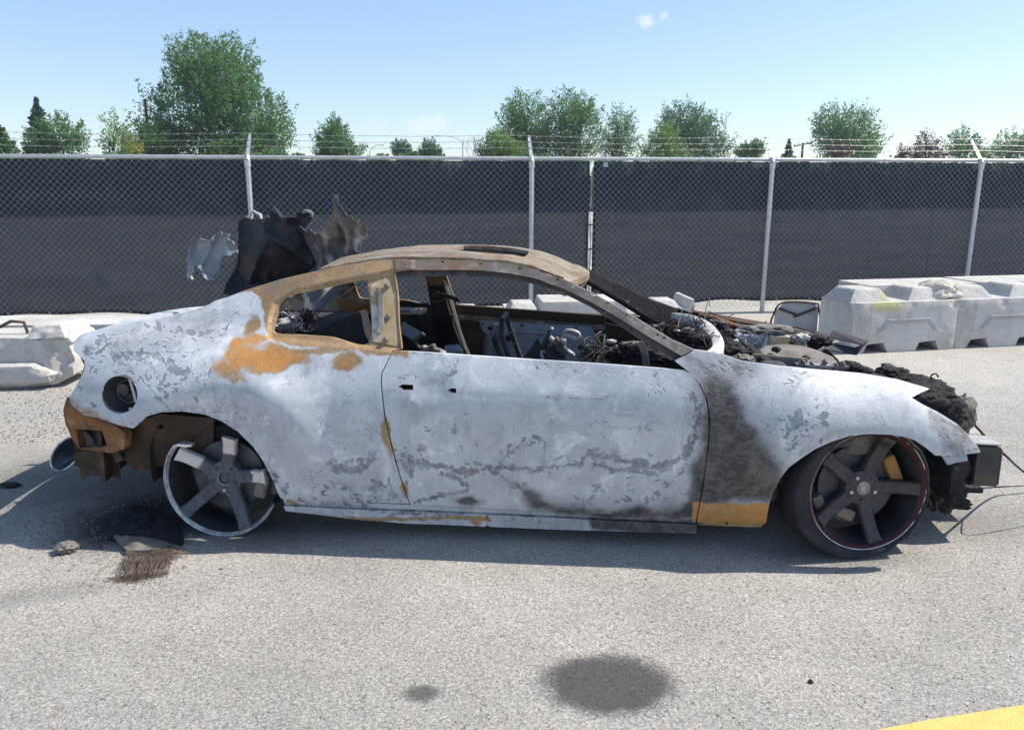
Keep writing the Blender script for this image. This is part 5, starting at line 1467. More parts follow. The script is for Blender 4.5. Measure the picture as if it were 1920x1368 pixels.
# drip channel between rail and roof skin
m = MB(); dr = [on_side(x, y) for x, y in ((738, 486), (830, 486), (900, 489), (952, 493), (1004, 504), (1056, 522))]
m.ribbon([V_(p) + Vector((0, .014, .0)) for p in dr], (0, 1, 0), .02, .006); m.build('drip_channel', M['soot'], car)

# tail: rear panel, boot opening frame, rusty structure left where the bumper was
def tail():
    ne = np.array([on_side(x, y) for x, y in QTOP[:8]])
    # boot rim: rounded gutter following both quarter tops
    for sg in (1, -1):
        m = MB(); m.ribbon([(p[0] + .0, sg * (p[1] + .03), p[2] - .004) for p in ne], (0, 1, .1), .07, .006)
        m.build('boot_gutter', M['paint'], car)
    # tail skin across the back
    prof = [on_side(x, y) for x, y in ((140, 646), (150, 668), (158, 685), (150, 712), (134, 742))]
    m = MB(); vs = []; n = 28
    for p in prof:
        for j in range(n + 1):
            s = -1 + 2 * j / n
            vs.append((p[0] - .10 * (1 - s * s), s * abs(p[1]), p[2] + .02 * (1 - s * s)))
    fs = [(i * (n + 1) + j, i * (n + 1) + j + 1, (i + 1) * (n + 1) + j + 1, (i + 1) * (n + 1) + j) for i in range(len(prof) - 1) for j in range(n)]
    m.add(vs, fs); m.build('tail_panel', M['rust'], car, True)
    m = MB(); p = prof[-1]; m.ribbon([(p[0] + .07 - .10 * (1 - s * s), s * (abs(p[1]) - .06), .42) for s in np.linspace(-1, 1, 14)], (0, 0, 1), .42, .02); m.build('valance_sun_block', M['rust_dark'], car)  # strip added low across the tail to stop sun leaking underneath
    # deck edge (the lid is gone): short ledge along the back
    m = MB(); vs = []
    p0 = prof[0]
    for k, (du, dz) in enumerate(((0, 0), (.05, .015), (.14, .012), (.15, -.05))):
        for j in range(n + 1):
            s = -1 + 2 * j / n
            vs.append((p0[0] - .10 * (1 - s * s) + du, s * (abs(p0[1]) - .02), p0[2] + dz + .03 * (1 - s * s)))
    fs = [(i * (n + 1) + j, i * (n + 1) + j + 1, (i + 1) * (n + 1) + j + 1, (i + 1) * (n + 1) + j) for i in range(3) for j in range(n)]
    m.add(vs, fs); m.build('boot_ledge', M['paint'], car, True)
    # rusty end of the body behind the missing bumper
    surf = lambda u, z: near_side(u, z) + .045
    low = [(124, 746), (118, 769), (122, 793), (134, 821), (147, 841), (209, 849), (232, 842), (236, 815), (222, 798), (180, 782), (158, 778), (131, 752)]
    hole = [(142.5, 804), (190.6, 807), (201.5, 837), (149, 840)]
    side_panel('rear_corner_panel', low, [hole], M['rust'], car, None, .012, hem=.05, surf=surf, insets=(([(150, 775), (240, 800), (240, 808), (150, 784)], -.012, 5),))
    m = MB(); q = [cat(x, y, -.62) for x, y in ((135, 795), (212, 797), (222, 845), (140, 848))]
    m.add([tuple(p) for p in q], [(0, 1, 2, 3)]); m.build('crash_box_wall', M['soot'], car)
    # inner rusty wall going forward into the arch
    wall = [(224, 801), (262, 790), (300, 776), (400, 784), (400, 850), (330, 868), (250, 884), (234, 862), (236, 820)]
    surf2 = lambda u, z: near_side(u, z) + .14
    side_panel('inner_quarter_wall', wall, [px_ell(300, 800, 7, 5)], M['rust_dark'], car, None, .016, hem=.03, surf=surf2)
    m = MB()
    for pts in (((262, 795), (300, 840), (318, 872)), ((330, 790), (352, 820)), ((345, 786), (368, 842))):
        q = [V_(cat(x, y, -.72)) for x, y in pts]; m.ribbon(q, (1, 0, .3), .03, .012)
    m.build('wall_rib', M['rust'], car)
    m = MB(); q = V_(cat(340, 816, -.735)); m.box(q, (.07, .02, .03), Matrix.Rotation(.5, 3, 'Y')); m.build('bracket', M['tan_steel'], car, bevel=.004)
    # rear beam across the car
    a = cat(150, 822, -.60)
    m = MB(); m.ribbon([(a[0] - .10 * (1 - s * s), s * .6, a[2]) for s in np.linspace(-1, 1, 12)], (0, 0, 1), .13, .05); m.build('rear_beam', M['rust_dark'], car)
    # hanging torn liner
    def torn(name, poly, y, mat, seed, amp=.05, bend=0.0, res=.014):
        P = np.array([cat(x, yy, y)[[0, 2]] for x, yy in densify(poly, 6)])
        V, T = fill(P, [], res)
        d = (fbm(V[:, 0] * 7, V[:, 1] * 7, seed, 4) - .5) * amp * 2 + bend * (V[:, 0] - V[:, 0].mean())
        return finish_panel(name, np.stack((V[:, 0], y + d, V[:, 1]), 1), T, M[mat], car, {}, .006)
    torn('torn_liner', [(140, 850), (150, 846), (215, 848), (222, 870), (229, 900), (212, 893), (188, 888), (170, 880), (140, 872)], -.70, 'rust_dark', 4, .03)
    m = MB(); q = [V_(cat(x, y, -.80)) for x, y in ((186, 790), (200, 812), (212, 838), (224, 860), (232, 858))]; m.ribbon(q, (1, 0, .5), [.012, .03, .03, .04, .02], .012); m.build('melted_strip', M['rust_dark'], car)
    m = MB(); m.ribbon([(-2.37, -.46, .24), (-2.28, -.60, .27), (-2.20, -.64, .30), (-2.08, -.72, .29)], (0, 0, 1), [.20, .24, .22, .16], .008); m.build('sun_block_sheet', M['rust_dark'], car)  # made-up sheet, added to close a sunlit gap in the tail's shadow
    # loose lamp bowl hanging below the tail: a dished oval with a bright lip
    Yb = 3.72
    A, B = ypt(101, 879, Yb), ypt(147, 822, Yb); cw = (A + B) / 2
    ax1 = (B - A) / 2; ax2 = np.cross(ax1, (0, 1, 0)); ax2 = ax2 / np.linalg.norm(ax2) * np.linalg.norm(ax1) * .52
    back = np.array((.10, .20, .05))
    m = MB(); vs = []; n = 32; rings = ((1.0, 0), (.93, .10), (.7, .42), (.35, .62), (.0, .68))
    for k, dp in rings:
        for j in range(n):
            t = 2 * math.pi * j / n
            vs.append(to_car(cw + (ax1 * math.cos(t) + ax2 * math.sin(t)) * k + back * dp))
    m.add(vs, [(i * n + j, i * n + (j + 1) % n, (i + 1) * n + (j + 1) % n, (i + 1) * n + j) for i in range(len(rings) - 1) for j in range(n)])
    so = m.build('lamp_bowl', M['bowl'], car, True)
    ring = [to_car(cw + ax1 * math.cos(t) + ax2 * math.sin(t)) for t in np.linspace(0, 2 * math.pi, 40)]
    m = MB(); m.tube(ring, .0055, 6, caps=False); m.build('bowl_rim', M['rim_lip'], so, True)
tail()

# fuel filler pot behind its round hole
fc = on_side(224, 740)
m = MB(); m.lathe([(.083, .0), (.080, .05), (.055, .085), (.0, .09)], 32, c=(fc[0], fc[1] + .012, fc[2])); fp = m.build('fuel_filler_pot', M['dark_steel'], car, True)
m = MB(); m.lathe([(.0, -.02), (.026, -.02), (.028, .0), (.028, .03)], 20, c=(fc[0] - .012, fc[1] + .07, fc[2] + .012)); m.build('filler_neck', M['dark_steel'], fp, True)
m = MB(); m.ribbon([(fc[0] + .035, fc[1] + .03, fc[2] + .07), (fc[0] + .05, fc[1] + .03, fc[2] + .0), (fc[0] + .055, fc[1] + .03, fc[2] - .04)], (1, 0, 0), .012, .004); m.build('flap_arm', M['pale_steel'], fp)
m = MB(); m.lathe([(.050, .0), (.054, -.002), (.054, .006)], 26, c=(fc[0], fc[1] + .07, fc[2])); m.build('pot_ring', M['burnt_steel'], fp, True)
m = MB(); m.tube([(fc[0] + .03, fc[1] + .03, fc[2] - .07), (fc[0] + .03, fc[1] + .022, fc[2] - .07)], .008, 8); m.build('screw', M['bolt'], fp, True)

# wheel houses, floor, bulkheads: the dark shell behind the skins
def shell():
    for u, r, z0 in ((HUB_R, .385, .30), (HUB_F, .375, .31)):
        for sg in (-1, 1):
            m = MB()
            if u < 0: m.lathe([(r, .0), (r, .36), (.05, .42)], 26, rad(-12), rad(192), c=(u + .02, -.80, z0))
            else: m.lathe([(r, .06), (r, .40), (.05, .44)], 26, rad(-12), rad(192), c=(u, -.80, z0))
            if sg > 0: m.v = [(x, -y, z) for x, y, z in m.v]
            m.build('wheel_house', M['rust_dark'] if u < 0 else M['soot'], car, True)
    m = MB(); m.box((-.05, 0, .19), (2.0, 1.56, .03)); m.box((0, 0, .25), (1.9, .26, .14)); m.box((-1.45, 0, .30), (1.3, .84, .03)); m.box((-1.93, 0, .33), (.36, 1.40, .03)); m.box((-.98, 0, .27), (.30, 1.44, .03)); m.box((1.5, 0, .16), (1.25, .78, .03))
    m.build('floor_pan', M['soot'], car, bevel=.01)
    m = MB()
    for sg in (-1, 1): m.box((0, sg * .80, .25), (1.95, .075, .16))
    m.build('inner_sill', M['dark_steel'], car, bevel=.02)
    # inner skins of door and quarter on the near side: what shows through gaps
    m = MB(); m.box((.40, -.775, .55), (1.42, .02, .5)); m.build('inner_door_panel', M['rust_dark'], car, bevel=.01)
    m = MB(); m.box((-.62, -.77, .55), (.36, .02, .5)); m.build('lock_pillar', M['rust_dark'], car, bevel=.01)
    for sg in (-1, 1):
        m = MB(); m.box((1.02, sg * .72, .52), (.10, .10, .62)); m.build('hinge_pillar', M['dark_steel'], car, bevel=.02)
    # firewall and dash cross tube
    m = MB(); m.box((1.05, 0, .50), (.04, 1.36, .60)); m.build('firewall', M['soot'], car, bevel=.01)
    # rear seat bulkhead, parcel shelf
    m = MB(); m.box((-1.10, 0, .55), (.05, 1.36, .62), Matrix.Rotation(rad(-14), 3, 'Y')); m.build('seat_bulkhead', M['soot'], car, bevel=.01)
    m = MB(); m.box((-1.42, 0, .845), (.46, 1.10, .03)); m.build('parcel_shelf', M['dark_steel'], car, bevel=.01)
    for sg in (-1, 1):                                        # inner quarter skins
        m = MB(); m.box((-1.0, sg * .70, .58), (.80, .03, .50)); m.build('inner_quarter_panel', M['soot'], car, bevel=.01)
    # front side members and radiator support
    for sg in (-1, 1):
        m = MB(); m.box((1.52, sg * .50, .40), (.80, .08, .13)); m.build('side_member', M['dark_steel'], car, bevel=.015)
        m = MB(); m.lathe([(.0, .0), (.13, .0), (.15, -.10), (.16, -.30)], 20); 
        m.v = [(1.40 + x, sg * .60 + z, .74 + y) for x, y, z in m.v]; m.build('strut_tower', M['ash_brown'], car, True)
shell()
# the boot tub: floor, sides and back, added to keep sun from passing through the tail
m = MB()
m.box((-1.62, 0, .345), (.98, 1.42, .02))
for sg in (-1, 1): m.box((-1.64, sg * .715, .52), (.94, .018, .36))
m.box((-2.085, 0, .50), (.02, 1.40, .34)); m.box((-2.13, 0, .42), (.10, 1.25, .22))
m.build('boot_tub', M['soot'], car, bevel=.006)

# inner face of the far windscreen pillar
q = [cat(x, y, yy) for x, y, yy in ((1083, 508, .50), (1120, 528, .55), (1165, 552, .60), (1210, 577, .65), (1262, 600, .70))]
m = MB(); m.ribbon(q, (-.5, 0, 1), [.075, .085, .10, .12, .15], .05); m.build('far_pillar_inner', M['soot'], car, bevel=.012)
m = MB(); m.box(cat(1191, 579, .60), (.026, .004, .026), Matrix.Rotation(.4, 3, 'Y')); m.disc(cat(1177, 565.5, .56), .008); m.build('pillar_clip', M['ash_white'], car)

# ------------------------------------------------------------------ wheels
def set_attr(o, name, fn):
    me = o.data
    at = me.attributes.new(name, 'FLOAT', 'POINT')
    at.data.foreach_set('value', np.array([fn(v.co) for v in me.vertices], np.float32))
def spoke_mesh(R, hub_r, w0, w1, y0, y1, th, an, dish=.012):
    """one spoke in the wheel's own plane (x, z), its face towards -y"""
    m = MB(); n = 9; vs, fs = [], []
    for i in range(n + 1):
        t = i / n; r = hub_r + (R - hub_r) * t
        w = w0 + (w1 - w0) * t
        if t < .25: w += (.25 - t) ** 2 * .35
        if t > .85: w += (t - .85) * .10
        y = y0 + (y1 - y0) * t + dish * math.sin(math.pi * t)
        for dx, dy in ((-w / 2, th), (-w / 2, .006), (-w / 2 + .006, 0), (-w * .18, .003), (w * .18, .003), (w / 2 - .006, 0), (w / 2, .006), (w / 2, th)):
            vs.append((r * math.cos(an) - dx * math.sin(an), y + dy, r * math.sin(an) + dx * math.cos(an)))
    for i in range(n):
        for k in range(8):
            k2 = (k + 1) % 8
            fs.append((i * 8 + k, i * 8 + k2, (i + 1) * 8 + k2, (i + 1) * 8 + k))
    fs += [tuple(range(8)), tuple(n * 8 + k for k in range(7, -1, -1))]
    m.add(vs, fs)
    return m
def wheel(name, c, R, depth, yaw, camber, angles, paint, lip_mat, lip_arc=None, ash=None, disc_r=.17, caliper=None, tyre=False, label=None, hub_y=.045, cap=True, wind=(0,)):
    """c: centre of the outer face, car-local"""
    root = MB()
    # barrel as the wheel's own mesh
    br = R * .955
    arc = lip_arc or (0, 2 * math.pi)
    prof_b = [(br * .985, .016), (br * .95, .05), (br * .93, .10), (br * .93, depth * .8), (br * .98, depth)]
    root.lathe(prof_b, 64, *arc)
    if lip_arc:                                              # inner half of the barrel survives all round
        root.lathe([(br * .93, .11), (br * .93, depth * .8), (br * .98, depth)], 64, arc[1], arc[0] + 2 * math.pi)
    w = root.build(name, M['barrel'], car, True)
    w.location = c; w.rotation_euler = (camber, 0, yaw)
    if label: w['label'] = label
    m = MB(); m.lathe([(br * .985, .018), (R * .965, .004), (R * .985, -.004), (R, -.001), (R, .012), (R * .975, .016)], 72, *arc, jag=.09)
    m.build('rim_lip', M[lip_mat], w, True)
    if lip_mat == 'red_lip':
        m = MB(); m.lathe([(R * .995, .0), (R * 1.012, -.002), (R * 1.012, .012)], 72); m.build('rim_edge', M['rim_lip'], w, True)
    for k, an in enumerate(angles):
        sp = spoke_mesh(br * (.975 if not (lip_arc and k in ash) else ash[k][0]), .045, .062, .054, hub_y, .008, .034, an).build('spoke', M[paint], w, True)
        if ash and k in ash:
            r0, r1, amt = ash[k][1:]
            set_attr(sp, 'ash', lambda co, r0=r0, r1=r1, amt=amt: amt * float(np.clip((math.hypot(co.x, co.z) - r0) / (r1 - r0), 0, 1)))
    m = MB(); m.lathe([(.030, hub_y - .002), (.062, hub_y - .004), (.078, hub_y + .004), (.080, hub_y + .05)], 32); m.disc((0, hub_y + .012, 0), .032, (0, -1, 0), 24)
    hb = m.build('hub', M[paint], w, True)
    m = MB(); m.lathe([(.0, hub_y - .010), (.016, hub_y - .011), (.022, hub_y - .006), (.030, hub_y - .007), (.034, hub_y + .004)] if cap else [(.029, hub_y + .002), (.033, hub_y - .006), (.035, hub_y + .004)], 28)
    m.build('hub_cap' if cap else 'hub_ring', M['burnt_steel'] if cap else M['rim_lip'], w, True)
    for k in range(5):
        an = math.pi / 2 + .6 + k * 2 * math.pi / 5
        m = MB(); m.tube([(.056 * math.cos(an), hub_y + .02, .056 * math.sin(an)), (.056 * math.cos(an), hub_y - .008, .056 * math.sin(an))], .0085, 6)
        m.build('wheel_nut', M['bolt'] if k in wind else M['dark_steel'], w)
    m = MB(); m.lathe([(.07, .10), (disc_r, .10), (disc_r, .126), (.07, .126)], 44); m.lathe([(.072, .098), (.082, .075), (.05, .07)], 30)
    m.build('brake_disc', M['disc'], w, True)
    if caliper:
        for (an, mat, r, lx, lz) in caliper:
            m = MB(); m.box((r * math.cos(an), .105, r * math.sin(an)), (lx, .075, lz), Matrix.Rotation(-an, 3, 'Y'))
            m.build('brake_caliper', M[mat], w, bevel=.014)
    if tyre:
        m = MB(); vs = []; na, nb = 120, 20
        zc = c[2]
        for i in range(na):
            a = 2 * math.pi * i / na
            for j in range(nb):
                t = j / (nb - 1)                                # outer bead -> tread -> inner bead
                # section: (radial offset, y)
                SW = .030 + .026 * max(0, -math.cos(a)) - .012 * max(0, math.cos(a)) + .012 * max(0, -math.sin(a))
                if t < .3: rr, y = R * .985 + SW * math.sin(t / .3 * math.pi / 2), .006 - .016 * math.sin(t / .3 * math.pi)
                elif t < .7: rr, y = R * .985 + SW + .004 * math.sin((t - .3) / .4 * math.pi), .006 + (depth - .012) * (t - .3) / .4
                else: rr, y = R * .985 + SW * math.cos((t - .7) / .3 * math.pi / 2), depth - .006 + .016 * math.sin((t - .7) / .3 * math.pi)
                lo = max(0, -math.sin(a)) ** 6
                back = max(0, -math.cos(a - .35)) ** 3
                rr += back * .018 * math.sin(min(t / .3, 1) * math.pi / 2)
                nzv = (mnoise.fractal(Vector((math.cos(a) * 4, y * 14, math.sin(a) * 4)), .9, 2, 4)) * .006
                rr += nzv
                x, z = rr * math.cos(a), rr * math.sin(a)
                zmin = -zc + .003
                if z < zmin + .02:
                    over = (zmin + .02) - z
                    z = zmin + .02 - .02 * (1 - math.exp(-over / .02))
                    y -= min(over, .08) * (.55 if t < .5 else -.55)          # flat sidewall bulges out
                vs.append((x, y, z))
        fs = [((i * nb + j), (i * nb + j + 1), ((i + 1) % na) * nb + j + 1, ((i + 1) % na) * nb + j) for i in range(na) for j in range(nb - 1)]
        m.add(vs, fs); m.build('tyre', M['tyre'], w, True)
    return w
d2 = lambda a: rad(a)
RC = cat(413, 903, -.872)
RW = wheel('rear_wheel', (RC[0], RC[1], max(RC[2], .262)), .264, .235, rad(1.5), rad(-1), [d2(a) for a in (5, 77, 149, 221, 293)], 'rim_rear', 'rim_lip', (d2(141), d2(335)),
      ash={0: (.80, .10, .18, 1.2), 1: (.80, .09, .17, 1.3), 2: (.92, .09, .18, 1.15), 3: (.975, .2, .3, .55), 4: (.975, .22, .3, .5)}, disc_r=.165, caliper=[(d2(-15), 'ash', .165, .06, .12)], cap=False, wind=(2,),
      label='bare rear wheel with no tyre and most of its upper rim melted away')
m = MB(); m.ribbon([(.27 * math.cos(d2(a)) * k, .0, .27 * math.sin(d2(a)) * k) for a, k in ((140, .94), (134, .90), (128, .80), (124, .76))], (0, 1, 0), [.05, .06, .05, .03], .012)
m.build('melted_rim_scrap', M['rim_lip'], RW)
m = MB(); m.lathe([(.16, .15), (.225, .15), (.23, .19), (.16, .2)], 40, d2(-30), d2(160)); m.build('backing_plate', M['blue_steel'], RW, True)
FC_ = cat(1629, 921, -.845)
FW = wheel('front_wheel', FC_, .258, .205, rad(11), rad(-1), [d2(a) for a in (-1, 69, 142, 214, 284)], 'rim_front', 'red_lip', None, None, disc_r=.175,
      caliper=[(d2(25), 'caliper', .165, .055, .13), (d2(205), 'caliper_tan', .19, .05, .09), (d2(248), 'caliper_tan', .135, .05, .085)], tyre=True, wind=(0, 1, 3), label='front wheel turned inward with a flat scorched tyre')
# small emblem on one spoke: a square outline with a stroke
m = MB(); an = d2(69); r0 = .205
for (x0, z0, x1, z1) in ((-.012, -.012, .012, -.012), (.012, -.012, .012, .012), (.012, .012, -.012, .012), (-.012, .012, -.012, -.012), (-.006, .0, .006, .004)):
    def q(x, z): return (r0 * math.cos(an) + x, .018, r0 * math.sin(an) + z)
    m.ribbon([q(x0, z0), q(x1, z1)], (0, 1, 0), .004, .003)
m.build('spoke_emblem', M['red_lip'], FW)
for src, u, z, nm in ((FW, HUB_F + .02, .32, 'front'), (RW, HUB_R, .308, 'rear')):
    cpy = copy_tree(src, car); cpy.location = (u, .86, z); cpy.rotation_euler = (0, 0, math.pi + (rad(11) if nm == 'front' else 0))
    cpy['label'] = 'far side %s wheel' % nm
# axle and suspension
m = MB(); m.tube([(HUB_R, -.62, .26), (HUB_R, .62, .26)], .035, 10); m.tube([(HUB_R + .2, -.6, .22), (HUB_R + .5, -.3, .26)], .025, 8); m.tube([(HUB_R, -.6, .25), (HUB_R - .05, -.5, .55)], .04, 10)
m.build('rear_axle', M['dark_steel'], car, True)

# ------------------------------------------------------------------ front end
def rnd_tube(p, q, r, wig, n, mat, name, seed=0):
    rg = np.random.default_rng(seed); p, q = np.asarray(p, float), np.asarray(q, float)
    pts = [p + (q - p) * k / n + (rg.normal(0, wig, 3) if 0 < k < n else 0) for k in range(n + 1)]
    m = MB(); m.tube(smooth_poly(pts, .02, False), r, 6); return m.build(name, M[mat], car, True)
def front_end():
    # bumper bar: box section curving across the nose
    a = cat(1852, 872, -.60); top = cat(1862, 838, -.6)[2]; bot = cat(1862, 912, -.6)[2]
    u = a[0]; h = top - bot
    m = MB(); s = np.linspace(-1, 1, 16)
    path = [(u + .02 * (1 - k * k), .60 * k, (top + bot) / 2) for k in s]
    m.ribbon(path, (0, 0, 1), h, .10); bar = m.build('bumper_bar', M['dark_steel'], car, bevel=.006)
    m = MB(); m.ribbon([(x - .02, y, top + .012) for x, y, z in path], (1, 0, 0), .13, .006); m.build('bar_cover', M['pale_steel'], bar)
    m = MB(); m.box((u + .052, -.58, (top + bot) / 2), (.004, .05, h * .9)); m.ribbon([(x + .052, y, z - .005) for x, y, z in path[:4]], (0, 0, 1), .012, .006); m.build('bar_step', M['burnt_steel'], bar)
    # crash can behind bar to the side member
    for sg in (-1, 1):
        m = MB(); m.box((u - .13, sg * .50, (top + bot) / 2 + .02), (.24, .09, .12)); m.build('crash_can', M['soot'], car, bevel=.01)
    # bracket plate under the wing tip
    P = [(1768, 852), (1818, 850), (1822, 868), (1800, 871), (1784, 876), (1778, 866)]
    side_panel('wing_bracket', P, [px_ell(1784, 859, 1.6, 1.6, 8), px_ell(1802, 858, 1.6, 1.6, 8)], M['blue_steel'], car, None, .012, hem=.02, off=.03)
    # radiator support frame and burnt core
    m = MB(); m.box((1.92, 0, .60), (.05, .80, .05)); m.box((1.92, 0, .28), (.05, .80, .05))
    for sg in (-1, 1): m.box((1.92, sg * .40, .44), (.045, .05, .30))
    m.build('radiator_support', M['dark_steel'], car, bevel=.008)
    m = MB(); m.box((1.95, 0, .44), (.05, .85, .26)); m.build('radiator_core', M['soot'], car)
    # charred lumps along the nose
    k = 0
    for (px, py, y, r, sq) in ((1662, 699, -.10, .045, (1.3, .9, .75)), (1685, 697, -.06, .038, (1.3, 1, .6)), (1712, 716, -.34, .060, (1.6, .8, .6)), (1735, 726, -.42, .065, (1.5, .8, .6)), (1752, 744, -.50, .075, (1.4, .7, .7)), (1735, 752, -.56, .06, (1.6, .6, .7)),
                               (1770, 762, -.52, .068, (1.3, .8, .8)), (1788, 778, -.46, .055, (1.1, .9, 1.0)), (1778, 790, -.44, .06, (1, 1, 1)), (1768, 800, -.5, .07, (1.4, .8, .9)), (1600, 691, -.1, .04, (1.2, 1, .9)), (1622, 698, -.12, .03, (1.2, 1, .9)), (1698, 708, -.1, .04, (1.6, 1, .6)), (1720, 735, -.5, .07, (1.6, .7, .7)), (1745, 775, -.5, .09, (1.5, .8, .9))):
        p = cat(px, py, y); k += 1
        lump('charred_lump', tuple(p), r, 'char', parent=car, seed=k, amp=.26, squash=sq, freq=1.3)
    p = cat(1806, 778, -.40)
    lump('melted_lamp', tuple(p), .06, 'ash', parent=car, seed=31, amp=.35, squash=(.8, 1, 1.5), freq=1.6)
    # wires sticking up off the nose, tow loop
    rg = np.random.default_rng(8)
    for i in range(9):
        p = cat(rg.uniform(1700, 1800), rg.uniform(730, 785), -.5)
        rnd_tube(p, p + rg.normal(0, .03, 3) + (0.02, 0, .0), .0025, .008, 4, 'soot', 'burnt_wire', 100 + i)
    p = cat(1752, 707, -.42); m = MB(); m.tube([p + np.array((.016 * math.cos(t), 0, .016 * math.sin(t))) for t in np.linspace(0, 5.2, 14)], .004, 6); m.build('hose_clip', M['dark_steel'], car, True)
    # below the wing: stone-guard rags, arm and anti-roll bar end
    for (px, py, y, r, sq, mt) in ((1768, 885, -.55, .11, (.9, .6, 1.1), 'soot'), (1758, 915, -.50, .10, (.9, .7, 1.0), 'char'), (1780, 930, -.55, .06, (1.3, .6, .7), 'char'), (1800, 945, -.55, .035, (1.4, .7, .6), 'char'), (1785, 880, -.45, .09, (1.2, .6, .7), 'soot'), (1775, 950, -.55, .03, (1, .7, .9), 'soot')):
        p = cat(px, py, y); k += 1
        lump('stone_guard_remains', tuple(p), r, mt, parent=car, seed=k, amp=.4, squash=sq, freq=1.6)
    q = [V_(cat(x, y, -.58)) for x, y in ((1742, 935), (1745, 950), (1756, 953), (1756, 940), (1768, 935))]; m = MB(); m.tube(q, .007, 6); m.build('drop_link', M['dark_steel'], car, True)
    q = [V_(cat(x, y, -.55)) for x, y in ((1765, 918), (1785, 935), (1800, 948), (1812, 946))]; m = MB(); m.tube(q, [.03, .03, .02, .016], 8); m.build('lower_arm', M['soot'], car, True)
    rnd_tube(cat(1795, 905, -.5), cat(1818, 908, -.5), .006, .012, 5, 'soot', 'burnt_wire', 60)
    # cables trailing off to the edge of the photo
    pts = [cat(1803, 770, -.42), cat(1840, 810, -.45), cat(1862, 833, -.50), cat(1888, 856, -.55), to_car(gpt(1905, 872, .18)), to_car(gpt(1930, 890, .10)), to_car(gpt(1990, 915, .02))]
    m = MB(); m.tube(smooth_poly(pts, .03, False), .006, 6); m.build('trailing_cable', M['soot'], car, True)
    pts = [cat(1812, 913, -.40), cat(1850, 914, -.35), to_car(gpt(1880, 912, .22)), to_car(gpt(1925, 910, .22)), to_car(gpt(1990, 906, .2))]
    m = MB(); m.tube(smooth_poly(pts, .03, False), .0035, 6); m.build('trailing_cable', M['dark_steel'], car, True)
front_end()

